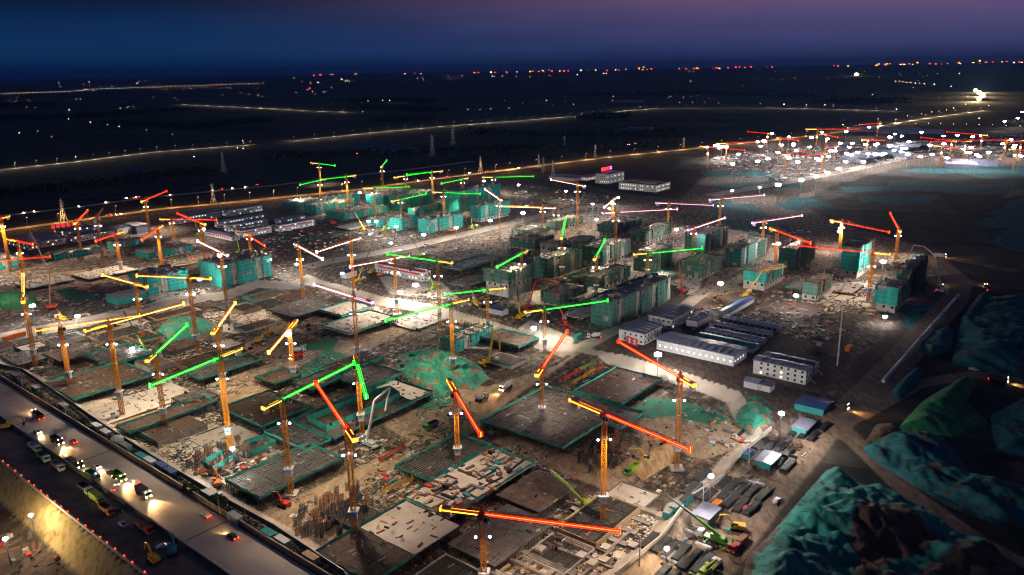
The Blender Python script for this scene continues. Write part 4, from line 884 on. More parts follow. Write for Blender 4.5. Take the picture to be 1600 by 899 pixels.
# the second building site far behind at the right: smaller cranes
FARC = [((1105, 230), (1163, 235), 262), ((1134, 224), (1200, 221), 252), ((1198, 209), (1169, 206), 232), ((1275, 202), (1342, 202), 232), ((1217, 216), (1247, 220), 245), ((1289, 211), (1309, 215), 240), ((1353, 219), (1382, 220), 246), ((1370, 193), (1343, 195), 215), ((1226, 241), (1256, 236), 266), ((1283, 241), (1253, 244), 268), ((1304, 229), (1290, 232), 252), ((1531, 211), (1477, 206), 240), ((1484, 220), (1439, 215), 247), ((1505, 221), (1454, 222), 250), ((1468, 229), (1521, 234), 262), ((1567, 219), (1517, 219), 252), ((1591, 220), (1574, 223), 252), ((1582, 234), (1610, 236), 266)]
for k, (top, tip, by) in enumerate(FARC):
    tail = (top[0]-(tip[0]-top[0])*.25, top[1])
    c = crane('small far tower crane with a red-lit jib on the second site at the right', RED, top, (top[0], by), tip, tail, near=False, lit=False)
    c['group'] = 'far cranes on the second site'
    part('floodlight', 'flfar', lambda b: b.lathe([(.2, -1.0), (1.1, -.4), (1.1, .4), (.2, 1.0)], 6), lamp_white, c, (0, 0, 26*.8))
# ================================================================== BUILDINGS UNDER NETTING
def frame_from(nc, le=None, re=None, Lu=None, Lv=None, z=0.0):
    p = P(*nc, z)
    lv = max(6, (P(*re, z)-p).dot(VD)) if re else Lv
    lu = max(6, (P(*le, z)-p).dot(UD)) if le else Lu
    return p, min(lv, 140), min(lu, 90)
FOOT = []
def note_foot(p, lv, lu, m=1.0):
    q = [p-VD*m-UD*m, p+VD*(lv+m)-UD*m, p+VD*(lv+m)+UD*(lu+m), p-VD*m+UD*(lu+m)]; FOOT.append(np.array([[v.x, v.y] for v in q]))
core_wall = mat('raw_concrete_wall', (.40, .37, .33), .9, var=.2, dirt=(.25, .22, .19))
def netted(label, nc, le, re, top, m=net_teal, band=None, z=0.0, bays=True, lu=None, lights=0):
    """a block under scaffold netting; band: share of the height left open at the foot"""
    p, lv, lu = frame_from(nc, le, re, lu, None, z); h = max(4.5, height_over(p, *top)-z); note_foot(p, lv, lu)
    t = thing('netted_building', label, 'building', (p.x, p.y, z), GRID)
    bw = 6.5; nb = max(1, int(lv/bw)); per = []
    def side(n, x0, x1, y, s):
        out = []
        for k in range(n):
            a = x0+(x1-x0)*k/n; e = x0+(x1-x0)*(k+1)/n; o = (1.3*s if (k % 3 == 1) and bays else 0)
            out += [(a, y+o), (e, y+o)]
        return out
    per = side(nb, 0, lv, 0, 1)+side(nb, lv, 0, lu, -1)
    zb = h*band if band else 0.0
    def wrap(b):
        n = len(per)
        for k in range(n):
            p0, p1 = per[k], per[(k+1) % n]; L = math.hypot(p1[0]-p0[0], p1[1]-p0[1])
            if L < .01: continue
            s = max(1, round(L/3.2)); nx, ny = (p1[1]-p0[1])/L, -(p1[0]-p0[0])/L
            lvls = max(1, round((h+1.2-zb)/3.0))
            for i in range(s):
                for j in range(lvls):
                    a = (p0[0]+(p1[0]-p0[0])*i/s, p0[1]+(p1[1]-p0[1])*i/s); e = (p0[0]+(p1[0]-p0[0])*(i+1)/s, p0[1]+(p1[1]-p0[1])*(i+1)/s); mid = ((a[0]+e[0])/2+nx*.22*rnd.random(), (a[1]+e[1])/2+ny*.22*rnd.random())
                    z0 = zb+(h+1.2-zb)*j/lvls; z1 = zb+(h+1.2-zb)*(j+1)/lvls-.16
                    if j == lvls-1: z1 += rnd.uniform(-.5, .4)
                    if rnd.random() < (.05 if j < lvls-1 else .16): continue
                    b.add([(*a, z0), (*mid, z0), (*e, z0), (*a, z1), (*mid, z1), (*e, z1)], [(0, 1, 4, 3), (1, 2, 5, 4)])
    own('net_wrap', wrap, m, t)
    def core(b):
        b.box(1.2, lv-1.2, 1.2, lu-1.2, 0, h-.3)
    own('wall', core, core_wall, t)
    if band:
        for k in range(min(10, int(lv/5))): part('opening', 'opn', lambda b: b.box(-.8, .8, 0, .08, 0, 1.7), glass_dark, t, (2.8+k*5.0, 1.13, max(.6, zb-2.6)))
        for k in range(min(5, int(lu/5))): part('opening', 'opn2', lambda b: b.box(0, .08, -.8, .8, 0, 1.7), glass_dark, t, (1.13, 2.8+k*5.0, max(.6, zb-2.6)))
    def roof(b):
        b.box(.8, lv-.8, .8, lu-.8, h-.298, h)
        for k in range(int(lv*lu/16)): x, y = rnd.uniform(1.5, lv-2), rnd.uniform(1.5, lu-2); b.rbox(x, y, h, rnd.uniform(.4, 3.0), rnd.uniform(.3, 1.0), rnd.uniform(.15, .8), rnd.choice((0, 0, 1.57, .3)))
        for k in range(int(lv*lu/55)):
            x, y = rnd.uniform(2, lv-5), rnd.uniform(2, lu-4)
            if rnd.random() < .5: b.box(x, x+rnd.uniform(2, 4.5), y, y+.25, h, h+rnd.uniform(1.2, 2.8))
            else: b.box(x, x+.25, y, y+rnd.uniform(1.5, 3.5), h, h+rnd.uniform(1.2, 2.8))
        for k in range(max(2, int(lv/6))): x = 1+(lv-2)*k/max(2, int(lv/6)); b.box(x, x+.2, 1.3, lu-1.3, h, h+.9)
    own('roof_deck', roof, pale_concrete, t)
    def sc(b):
        n = max(3, int(lv/2.2))
        for k in range(n+1):
            x = lv*k/n
            for y in (-.5, lu+.5): b.bar((x, y, max(0, zb)), (x, y, h+2.2+rnd.uniform(0, .8)), .11)
        for k in range(max(2, int(lu/2.2))+1):
            y = lu*k/max(2, int(lu/2.2))
            for x in (-.5, lv+.5): b.bar((x, y, max(0, zb)), (x, y, h+2.2+rnd.uniform(0, .8)), .11)
        for y in (-.5, lu+.5): b.bar((0, y, h+1.9), (lv, y, h+1.9), .09)
        for x in (-.5, lv+.5): b.bar((x, 0, h+1.9), (x, lu, h+1.9), .09)
        for k in range(int(lv*lu/22)): x, y = rnd.uniform(2, lv-2), rnd.uniform(2, lu-2); b.bar((x, y, h), (x, y, h+1.4), .1)
    own('scaffold_lattice', sc, rust, t)
    return t
T, Gm, Dk = net_teal, net_green, net_dark
BLD = [
 ('grey-green netted block with a teal rim around its pale roof, centre', (856, 438), (832, 433), (906, 419), (856, 407), Gm, None),
 ('exposed block with torn teal netting and visible beams, left of the centre', (795, 467), (759, 458), (833, 452), (795, 428), Gm, .55),
 ('low netted block with teal stripes beside the red pump boom', (875, 481), (850, 473), (917, 464), (875, 463), Gm, None),
 ('long netted block with teal panels behind the yellow pump boom', (936, 457), (918, 450), (988, 438), (936, 437), Gm, None),
 ('longest dark netted block at the front right of the group', (957, 512), (922, 503), (1064, 470), (957, 475), Dk, None),
 ('netted block with bright teal upper panels behind the level green jib', (1020, 427), (988, 423), (1048, 415), (1020, 396), Gm, None),
 ('grey-green netted block with panel seams right of the red crawler boom', (1097, 438), (1069, 429), (1133, 425), (1097, 414), Gm, None),
 ('dark netted block with ribbed long side behind the round-fronted block', (1157, 417), (1132, 412), (1190, 395), (1157, 392), Dk, None),
 ('round-fronted block with a bright teal band over an open frame', (1195, 456), (1157, 450), (1218, 437), (1195, 430), T, .5),
 ('dark netted block with pale striped side left of the tall teal tower', (1242, 422), (1214, 419), (1271, 405), (1242, 392), Dk, None),
 ('tall teal netted tower over a white ground storey at the right', (1340, 437), (1306, 434), (1358, 422), (1340, 390), T, .26),
 ('floodlit green-banded block near the right starburst', (1276, 472), (1249, 468), (1309, 455), (1276, 446), Gm, .35),
 ('floodlit block with white lower storeys at the right front corner', (1400, 491), (1363, 486), (1420, 476), (1400, 453), T, .33),
 ('dark netted block behind the floodlit right corner block', (1420, 464), (1397, 457), (1448, 438), (1420, 425), Dk, None),
 ('dim netted block behind the nearer end-on green crane', (940, 420), (914, 413), (972, 402), (940, 390), Gm, None),
 ('flat dark block with a wide teal top band below the pink jib', (961, 374), (931, 371), (990, 359), (961, 355), Dk, .45),
 ('rounded netted block with teal fins on the rear edge', (1008, 385), (979, 384), (1042, 370), (1008, 364), Gm, .3),
 ('netted block with a striped long side under the rising pink jib', (1101, 395), (1069, 391), (1125, 379), (1101, 369), Dk, None),
 ('low netted block left of the end-on green cranes', (836, 393), (800, 386), (866, 384), (836, 378), Gm, None),
 ('lowest teal-rimmed block at the rear left of the group', (831, 371), (801, 366), (851, 362), (831, 363), Gm, None),
 ('slim netted block at the rear behind the white level jib', (872, 361), (857, 358), (908, 350), (872, 348), Gm, None),
 ('dim low block behind the farther end-on green crane', (894, 394), (872, 388), (927, 381), (894, 384), Dk, None),
 ('small pale open frame behind the teal-rimmed block', (860, 398), (848, 393), (872, 392), (860, 384), core_wall, .8),
 ('wide teal block at the far left of the bright teal group', (463, 330), (441, 327), (500, 321), (463, 319), T, None),
 ('ribbed teal block under the pale pump boom', (494, 337), (485, 333), (555, 324), (494, 323), T, None),
 ('teal block behind the ribbed one with a starburst at its right end', (515, 319), (509, 317), (565, 311), (515, 311), T, None),
 ('long low teal wall-like block in front of the teal group', (538, 345), (525, 338), (608, 332), (538, 335), T, None),
 ('teal block at the back left of the tall ones', (600, 322), (579, 317), (642, 309), (600, 308), T, None),
 ('broad teal block with two window gaps at the back', (628, 331), (612, 327), (668, 319), (628, 309), T, None),
 ('tallest teal block of the group with a red dotted hoist line', (717, 333), (702, 329), (757, 316), (717, 301), T, None),
 ('teal block with an open dark storey at the right of the group', (752, 348), (740, 345), (803, 338), (752, 324), T, .25),
 ('bay-fronted teal block beside the two front starbursts', (671, 365), (655, 362), (733, 354), (671, 346), T, None),
 ('brightly floodlit teal block left of the bay-fronted one', (629, 360), (613, 355), (655, 354), (629, 344), T, None),
 ('low floodlit teal block with two lamps in front', (593, 355), (578, 350), (611, 348), (593, 346), T, None),
 ('dim teal strip of a block in the middle of the group', (649, 337), (640, 335), (702, 330), (649, 328), T, None),
 ('big teal wall block facing the starburst on the left bank', (348, 450), (330, 437), (423, 431), (348, 417), T, None),
 ('bright teal block behind the level yellow jib', (233, 463), (207, 453), (299, 449), (233, 436), T, None),
 ('long low teal block in front of the left cabins', (87, 408), (80, 405), (158, 395), (87, 400), T, None),
 ('low teal block behind the long low one at left', (178, 390), (170, 387), (223, 381), (178, 382), T, None),
 ('low two-tone block with dusty teal sides under the dipping red jib', (233, 408), (216, 402), (300, 394), (233, 397), T, .3),
 ('teal block cut by the left edge of the picture', (-10, 424), (-28, 419), (36, 417), (-10, 410), T, None),
]
for l, nc, le, re, tp, m, bd in BLD: netted(l, nc, le, re, tp, m, bd if bd or m is not Gm else rnd.choice((None, .2, .3)))
netted('low rounded teal block standing in the pit beside the yellow pump boom', (711, 553), (688, 545), (762, 524), (711, 536), net_edge, None, PITZ)
# ================================================================== SITE CABINS AND HALLS
def window_mesh(b): b.box(-.55, .55, -.05, .05, 0, 1.05)
def window_meshx(b): b.box(-.05, .05, -.55, .55, 0, 1.05)
def cabin(label, nc, le, re, top, roof=grey_roof, wallm=white_paint, storeys=2, lit=.3, stripe=None, lu=None, lv=None, cat='site cabin', windows=True, gable=1.0, h=None, name='site_cabin', z=0.0, maxw=70, litmat=None):
    p, lv, lu = frame_from(nc, le, re, lu, lv, z); h = h or max(2.6, height_over(p, *top)-z if top else 3.0*storeys); note_foot(p, lv, lu)
    t = thing(name, label, cat, (p.x, p.y, z), GRID)
    own('wall', lambda b: b.box(0, lv, 0, lu, 0, h), wallm, t)
    def rf(b):
        if lv >= lu: b.add([(-.4, -.5, h), (lv+.4, -.5, h), (lv+.4, lu/2, h+gable), (-.4, lu/2, h+gable), (-.4, lu+.5, h), (lv+.4, lu+.5, h), (-.4, -.5, h+.12), (lv+.4, -.5, h+.12), (lv+.4, lu/2, h+gable+.15), (-.4, lu/2, h+gable+.15), (-.4, lu+.5, h+.12), (lv+.4, lu+.5, h+.12)], [(6, 7, 8, 9), (9, 8, 11, 10), (0, 3, 2, 1), (3, 4, 5, 2), (0, 1, 7, 6), (4, 10, 11, 5), (0, 6, 9, 3), (3, 9, 10, 4), (1, 2, 8, 7), (2, 5, 11, 8)])
        else: b.add([(-.5, -.4, h), (-.5, lu+.4, h), (lv/2, lu+.4, h+gable), (lv/2, -.4, h+gable), (lv+.5, -.4, h), (lv+.5, lu+.4, h), (-.5, -.4, h+.12), (-.5, lu+.4, h+.12), (lv/2, lu+.4, h+gable+.15), (lv/2, -.4, h+gable+.15), (lv+.5, -.4, h+.12), (lv+.5, lu+.4, h+.12)], [(9, 8, 7, 6), (10, 11, 8, 9), (1, 2, 3, 0), (2, 5, 4, 3), (6, 7, 1, 0), (5, 11, 10, 4), (3, 9, 6, 0), (4, 10, 9, 3), (7, 8, 2, 1), (8, 11, 5, 2)])
    r_ = own('roof', rf, roof, t)
    if max(lv, lu) > 14:
        n = int(max(lv, lu)/4); long_v = lv >= lu
        own('roof_seam', lambda b: [(b.box(k*max(lv, lu)/n-.06, k*max(lv, lu)/n+.06, .1, lu/2, h+.4, h+gable+.22) if long_v else b.box(.1, lv/2, k*max(lv, lu)/n-.06, k*max(lv, lu)/n+.06, h+.4, h+gable+.22)) for k in range(1, n)], steel, r_)
    if windows:
        sh = h/storeys; c = 0
        lm = litmat or win_lit
        for s in range(storeys):
            for k in range(int(lv/3.4)):
                if c < maxw: part('window', 'win', window_mesh, lm if rnd.random() < lit else glass_dark, t, (1.8+k*3.4, -.02, s*sh+sh*.35)); c += 1
            for k in range(int(lu/3.4)):
                if c < maxw: part('window', 'winx', window_meshx, lm if rnd.random() < lit else glass_dark, t, (-.02, 1.8+k*3.4, s*sh+sh*.35)); c += 1
        part('door', 'door', lambda b: b.box(-.5, .5, -.06, .06, .05, 2.1), teal_paint, t, (.9, -.03, 0))
    if windows and storeys > 1 and h > 5:
        part('stair', 'cstair', lambda b: [b.box(-.5, .5, -3.6+k*.28, -3.3+k*.28, .2+k*.27, .28+k*.27) for k in range(11)]+[b.box(-.52, -.46, -3.6, -.4, 1.2, 1.3)], steel, t, (lv*.5, 0, 0)); part('walkway', 'cwalk', lambda b: (b.box(0, 1, -1.1, -.02, 0, .12), b.box(0, 1, -1.1, -1.05, .12, 1.1)), steel, t, (lv*.1, 0, h*.5), 0, (lv*.8, 1, 1))
        for k in range(min(6, int(lv/7))): part('air_conditioner', 'cac', lambda b: b.box(-.45, .45, -.4, -.03, 0, .6), concrete, t, (3.6+k*6.8, 0, h*.5+.4))
    if stripe:
        own('sign_band', lambda b: (b.box(lv*.08, lv*.42, -.12, -.06, h*.62, h*.80), b.box(lv*.55, lv*.92, -.12, -.06, h*.62, h*.80)), stripe, t)
        own('sign_band', lambda b: b.box(-.12, -.06, lu*.1, lu*.9, h*.62, h*.80), stripe, t)
    return t
sign_red = mat('sign_red', (.5, .03, .03), .6)
cabin('white cabin row with red signs at the left edge of the field', (42, 391), (16, 382), (105, 381), (42, 382), stripe=sign_red, lit=.35)
cabin('second white cabin row right of the left edge one', (116, 379), (109, 374), (178, 368), (116, 370), stripe=sign_red, lit=.2)
cabin('white cabin row behind the second row, nearer the back road', (95, 369), (88, 366), (160, 358), (95, 362), lit=.2)
cabin('end cabin block right of the second row', (184, 368), (176, 364), (203, 362), (184, 358), lit=.1, windows=False)
cabin('grey-blue shed beyond the end cabin block', (214, 366), (205, 360), (228, 361), (214, 354), wallm=grey_roof, windows=False, cat='shed', name='shed')
cabin('white cabin at the far left edge', (-4, 404), (-20, 398), (14, 400), (-4, 395), lit=.2)
rows = [((378, 372), (436, 365), 'front left row of the grey-roofed cabins', sign_red), ((437, 363), (490, 352), 'front right row of the grey-roofed cabins', sign_red), ((360, 363), (434, 355), 'second row of the grey-roofed cabins', None), ((345, 357), (426, 347), 'third row of the grey-roofed cabins', None), ((277, 351), (360, 342), 'left rear row of the grey-roofed cabins', None), ((290, 344), (346, 336), 'rear row of the grey-roofed cabins near the back road', None), ((356, 339), (412, 330), 'rearmost right row of the grey-roofed cabins', None), ((440, 354), (478, 347), 'short row behind the front right cabins', None)]
for nc, re, l, st in rows: cabin('white cabin, '+l, nc, None, re, None, lu=11, h=6.4, stripe=st, lit=.35, litmat=win_cool)
cabin('white cabin with a red stripe set crosswise before the rows', (363, 377), (331, 366), None, None, lv=8, h=4, storeys=1, stripe=sign_red, lit=.1)
cabin('long white two-storey block with red roof edge in the middle of the site', (663, 441), (589, 424), None, None, lv=7, h=7.2, roof=red_paint, stripe=sign_red, lit=.5, gable=.5)
cabin('small white shed with bright blue roof beside the starburst in the pit yard', (785, 494), (766, 488), (793, 490), (785, 486), roof=blue_roof, windows=False, cat='shed', name='shed')
cabin('small white shed with blue roof left of the red and white block', (541, 436), (536, 433), (556, 431), (541, 427), roof=blue_roof, windows=False, cat='shed', name='shed')
cabin('double white cabin block with red banners near the pit ramp', (1006, 540), (977, 526), (1037, 526), (1006, 523), lit=.05, stripe=None)
cabin('tall white cabin block right of the longest dark netted block', (1049, 516), (1022, 504), (1086, 497), (1049, 500), lit=.08)
cabin('arched white hall right of the tall white cabins', (1089, 513), (1075, 508), (1114, 500), (1089, 503), windows=False, cat='hall', name='hall', gable=2.2)
cabin('long grey hall with a row of lit tall windows beside the starburst', (1146, 573), (1031, 543), (1168, 559), (1146, 557), lit=1.0, storeys=1, cat='hall', name='hall', gable=1.2, litmat=glow('hall_window_light', (.95, .93, 1), 1.7), maxw=28)
cabin('long low teal-roofed hall behind the lit hall', (1176, 552), (1095, 527), (1190, 545), (1176, 545), roof=teal_paint, windows=False, cat='hall', name='hall')
cabin('first of three long dark cabin rows, nearest the lit hall', (1190, 541), (1108, 519), (1199, 536), (1190, 534), lit=.1, storeys=1)
cabin('middle one of three long dark cabin rows', (1201, 530), (1115, 508), (1209, 526), (1201, 523), lit=.1, storeys=1)
cabin('farthest of three long dark cabin rows', (1215, 520), (1135, 500), (1223, 516), (1215, 513), lit=.1, storeys=1)
cabin('three-storey white cabin block with a grid of windows at the right', (1258, 602), (1178, 582), (1268, 594), (1258, 580), lit=.12, storeys=3)
cabin('long cabin with dark roof behind the three-storey block', (1270, 588), (1195, 567), (1280, 581), (1270, 573), lit=.0)
cabin('long blue-lit roof shed before the netted blocks at right', (1136, 497), (1128, 494), (1181, 473), (1136, 490), roof=blue_roof, windows=False, cat='shed', name='shed')  # the blue light on this roof is put into its sheet colour
cabin('white box cabin on the pit rim, the left of two', (1183, 610), (1163, 604), (1188, 606), (1183, 600), windows=False)
cabin('white box cabin on the pit rim, the right of two', (1203, 614), (1186, 609), (1208, 610), (1203, 605), windows=False)
cabin('open shed with a wide blue roof beside the haul road junction', (1286, 651), (1244, 637), (1303, 638), (1286, 641), roof=blue_roof, wallm=teal_paint, windows=False, cat='shed', name='shed', gable=.6)
cabin('grey-roofed yard shelter beside the dark pipe racks', (1203, 736), (1188, 728), (1224, 722), (1203, 727), windows=False, cat='shed', name='shed', wallm=teal_paint, gable=.4)
cabin('grey-roofed yard shelter near the starburst at the pit corner', (1259, 682), (1243, 676), (1276, 668), (1259, 674), windows=False, cat='shed', name='shed', wallm=teal_paint, gable=.4)
cabin('white shed with lilac roof among the containers at the bottom right', (1106, 826), (1088, 818), (1126, 808), (1106, 812), windows=False, cat='shed', name='shed', gable=.3)
cabin('teal-walled shed with pale roof on the left plateau', (185, 478), (163, 472), (214, 462), (185, 467), wallm=teal_paint, roof=pale_concrete, windows=False, cat='shed', name='shed', gable=.3)
cabin('pale factory hall with a red sign on its roof behind the site', (950, 288), (936, 285), (982, 283), (950, 273), storeys=2, lit=.5, cat='factory', name='factory', gable=.5)
cabin('wide pale factory with dark seamed roof behind the site', (1025, 301), (982, 292), (1067, 297), (1025, 290), storeys=2, lit=.55, cat='factory', name='factory', gable=1.5, roof=rust)
cabin('low pale shed left of the red-signed factory', (898, 284), (870, 278), (930, 281), (898, 279), storeys=1, lit=.1, cat='factory', name='factory', windows=False)
cabin('lit low office left of the red-signed factory', (918, 283), (910, 281), (936, 280), (918, 277), storeys=1, lit=.9, cat='office', name='office')
# red roof sign of the factory
p = P(943, 285); hz = height_over(p, 948, 268)
t = thing('roof_sign', 'glowing red sign standing on the factory roof', 'sign', (p.x, p.y, 0), GRID)
rs = glow('sign_glow_red', (1, .02, .03), 9, True); bs = glow('sign_glow_blue', (.2, .1, 1), 8, False)
for k in range(6): own('sign_letter', lambda b: (b.box(4+k*4.6, 4+k*4.6+3.4, 6, 6.3, hz, hz+.8), b.box(4+k*4.6, 4+k*4.6+3.4, 6, 6.3, hz+2.4, hz+3.2), b.box(4+k*4.6+1.3, 4+k*4.6+2.1, 6.02, 6.28, hz-.5, hz+3.8)), rs if k < 5 else bs, t)
own('sign_rail', lambda b: [b.box(3, 33, 6.4, 6.5, hz-1, hz-.8)]+[b.box(4+k*5, 4.2+k*5, 6.4, 6.6, hz-3.4, hz+3) for k in range(6)], dark_steel, t)
# banner beside the double cabin
p, q = P(979, 538), P(996, 544); d = q-p
t = thing('banner_board', 'red banner board with white marks before the double white cabins', 'sign', (p.x, p.y, 0), math.atan2(d.y, d.x))
own('board', lambda b: b.box(0, d.length, -.1, .1, .8, 5), sign_red, t)
for k in range(2): own('white_mark', lambda b: (b.box(d.length*(.14+k*.45), d.length*(.4+k*.45), -.13, -.11, 3.2, 3.9), b.box(d.length*(.14+k*.45), d.length*(.4+k*.45), -.13, -.11, 1.8, 2.4), b.box(d.length*(.25+k*.45), d.length*(.3+k*.45), -.14, -.12, 1.4, 4.4)), white_paint, t)
own('post', lambda b: (b.box(.2, .4, .1, .3, 0, 4.8), b.box(d.length-.4, d.length-.2, .1, .3, 0, 4.8)), dark_steel, t)
# ================================================================== YARD FLOODLIGHTS (the white starbursts)
STARS = [ # px, py of the lamp, mast height, strength
 (52, 487, 14, 1, 'at the left edge among the yellow-lit cranes'), (121, 494, 11, .8, 'on the left bank below the teal-walled shed'), (206, 545, 5, .35, 'low beside the green mobile crane in the pit'),
 (390, 358, 14, 0, ''), (420, 406, 12, 1.6, 'at the right end of the big teal wall'), (313, 446, 9, .8, 'in front of the bright teal block with the level yellow jib'), (318, 358, 12, .8, 'beside the cabin with the red stripe'), (463, 413, 10, .5, 'beside the brown cutting'),
 (562, 301, 14, 1, 'at the back left end of the teal blocks'), (463, 312, 10, .8, 'on the roof side of the far left teal block'), (756, 283, 14, .9, 'behind the tallest teal block'), (576, 346, 10, 1, 'before the low floodlit teal block, left one'), (588, 346, 10, .9, 'before the low floodlit teal block, right one'),
 (619, 354, 11, 1.1, 'before the brightly floodlit teal block'), (713, 356, 12, 1.1, 'at the right end of the bay-fronted teal block'), (662, 367, 12, 1.1, 'at the left corner of the bay-fronted teal block'), (611, 380, 10, .7, 'along the main site road left of the teal blocks'), (766, 345, 12, 1.1, 'before the teal block with the open storey'), (817, 333, 16, 2.2, 'biggest beside the main site road'),
 (578, 366, 8, .3, 'small one in the dark yard before the teal blocks'), (535, 434, 8, .3, 'small one by the blue-roofed white shed'), (625, 457, 12, 1.3, 'left one of two on the pit rim'), (650, 455, 12, 1.6, 'right one of two on the pit rim'),
 (834, 513, 13, .85, 'bright one on the pit rim before the green-lit long jib'), (1028, 554, 16, 1.3, 'in front of the long lit hall'), (1221, 646, 13, 1.5, 'at the right corner of the pit'), (1111, 744, 14, .9, 'beside the dark pipe racks at lower right'),
 (884, 299, 12, .6, 'before the pale sheds at the back'), (926, 319, 13, .8, 'behind the short white jib'), (932, 343, 12, .8, 'left of the flat dark block'), (966, 309, 12, .8, 'right of the short white jib'), (810, 289, 12, .8, 'on the back yard right of the teal blocks'), (952, 326, 13, .7, 'above the pink jib tail'),
 (1144, 298, 13, .8, 'left one on the far bend of the wide site road'), (1187, 293, 13, .8, 'right one on the far bend of the wide site road'), (1057, 359, 13, 1, 'between two netted blocks on the rear edge'), (1126, 443, 13, 1.3, 'warm one on the yellow dirt corner'),
 (1216, 381, 16, 1.1, 'on the mast of the red-lit crane at right'), (1312, 362, 16, 1.0, 'above the tall teal tower'), (1380, 409, 14, 1.6, 'between the tall teal tower and the corner block'), (1244, 462, 9, 1, 'before the green-banded block'), (1261, 452, 5, .5, 'on the front of the green-banded block'), (1383, 495, 5, .5, 'at the foot of the floodlit corner block'),
 (363, 701, 9, .8, 'at the foot of the green-lit crane in the pale yard'), (1042, 857, 5, .5, 'low over the bottom right yard corner'),
 (48, 805, 10, .4, 'in the yellow cut below the highway, right one'), (8, 842, 10, .5, 'in the yellow cut below the highway, left one')]
def f_pole(b, h=1.0): b.tube((0, 0, 0), (0, 0, 1), .16, 6, .10)
def yard_light(px, py, h, k, label, group=None, far=False):
    # find the ground point from which a mast of height h ends at the pixel
    z = 0.0
    for _ in range(6): p = P(px, py, z+h); z = tz(p.x, p.y)
    p.z = z; t = thing('floodlight_mast', label, 'floodlight', p, 0, group)
    part('pole', 'ypole', f_pole, steel, t, (0, 0, 0), 0, (1.4, 1.4, h-.6))
    s = (.85+.6*min(k, 1.8))*(1 if py < 600 else .62)
    hd_ = part('lamp_head', 'yhead', lambda b: [b.rbox(.75*math.cos(q), .75*math.sin(q), -.35, .5, .62, .7, q) for q in [k*math.pi/3 for k in range(6)]]+[b.lathe([(.3, -.3), (.55, 0), (.3, .3)], 6)], lamp_white if px != 1126 else glow('lamp_warm', (1, .78, .42), 110), t, (0, 0, h), 0, (s, s, s))
    part('lamp_bracket', 'ybr', lambda b: [b.box(-.9, .9, -.1, .1, -1.35, -1.15), b.box(-.1, .1, -.9, .9, -1.1, -1.0)], dark_steel, t, (0, 0, h))
    if k > 0: lamp('yard_light', 'POINT', YARD_W*k*(h/12)**1.3, (1, .90, .80) if py < 800 else (1, .74, .36), t, (0, 0, h+1.9*s), .5)
    return t
for px, py, h, k, l in STARS:
    if k == 0: continue
    yard_light(px, py, h, k, 'white floodlight '+l if px != 1126 else 'floodlight on a pole, '+l, 'floodlights with white glare')
FARL = [(1206, 209), (1222, 227), (1233, 214), (1240, 225), (1244, 236), (1233, 247), (1268, 215), (1284, 207), (1293, 217), (1322, 206), (1358, 199), (1371, 225), (1390, 214), (1276, 248), (1321, 253), (1349, 253), (1310, 264), (1293, 270), (1275, 276), (1252, 282), (1216, 289), (1453, 227), (1475, 225), (1520, 214), (1567, 225), (1586, 227), (1515, 239), (1438, 245), (1105, 230), (1127, 229), (1154, 241), (1298, 236), (1184, 252), (1352, 226), (1410, 232), (1420, 222), (1480, 247), (1545, 238), (1595, 244), (1340, 238), (1440, 207), (1590, 185), (1597, 175), (1570, 190)]+[(1110+rnd.random()*500, 0) for _ in range(46)]  # the random masts at the end are added to brighten the second site
FARL = [(x_, y_ or 236-(x_-1110)*.03+rnd.uniform(-18, 22)) for x_, y_ in FARL]
for k, (px, py) in enumerate(FARL):
    t = yard_light(px, py, 22, .01, 'white floodlight on a tall mast over the second building site', 'floodlights of the second site')
    t.children[1].scale = (2.5, 2.5, 2.5)
    if k % 5 < 3: lamp('site_light', 'SPOT', YARD_W*15, (1, .84, .86), t, (0, 0, 24), .6, 146, (0, 0, -1))
# ================================================================== ROAD LAMPS, added to stand in for the light of the traffic
def along(pts, step):
    out = []; carry = 0.0
    for a, b in zip(pts[:-1], pts[1:]):
        L = (b-a).length; s = carry
        while s < L: out.append((a.lerp(b, s/L), math.atan2((b-a).y, (b-a).x))); s += step
        carry = s-L
    return out
added_road_glow = glow('added_road_lamp_glow', (1, .60, .22), 3)
pale_glow = glow('added_road_lamp_pale_glow', (1, .84, .58), 2)
def added_road_lamp(p, a, label, group, pw, col, g=added_road_glow, h=9.0, s=1.0):
    t = thing('added_road_lamp', label, 'added road lamp', (p.x, p.y, 0), a, group)
    part('pole', 'slp', lambda b: b.tube((0, 0, 0), (0, 0, 1), .14, 5, .08), steel, t, (0, 7.0, 0), 0, (1, 1, h))
    part('lamp_arm', 'sla', lambda b: b.bar((0, 7.0, 0), (0, 4.6, .5), .14), steel, t, (0, 0, h))
    part('lamp_head', 'slh', lambda b: b.box(-.55, .55, 4.0, 4.9, .35, .62), g, t, (0, 0, h), 0, (s, 1, s))
    if pw: lamp('added_road_light', 'POINT', pw, col, t, (0, 4.2, h-.3), .3)
for p, a in along([P(*q) for q in BACK[:8]], 30): added_road_lamp(p, a, 'added lamp post giving the headlamp glow on the orange back road', 'added lamps along the back road', ROAD_W*.95, (1, .50, .17))
for p, a in along([P(*q) for q in BACK[7:14]], 58): added_road_lamp(p, a, 'added lamp post on the far stretch of the orange back road', 'added lamps along the far back road', ROAD_W*2.6, (1, .56, .22), s=1.3)
for p, a in along([P(*q) for q in BACK[13:]], 110): added_road_lamp(p, a, 'added lamp post where the back road bends into the distance', 'added lamps along the distant bend', ROAD_W*7, (1, .70, .36), s=1.6)
for p, a in along([P(*q) for q in FAR1], 36): added_road_lamp(p, a, 'added lamp post on the pale lit road across the left fields', 'added lamps along the left field road', ROAD_W*1.0, (1, .82, .58), pale_glow)
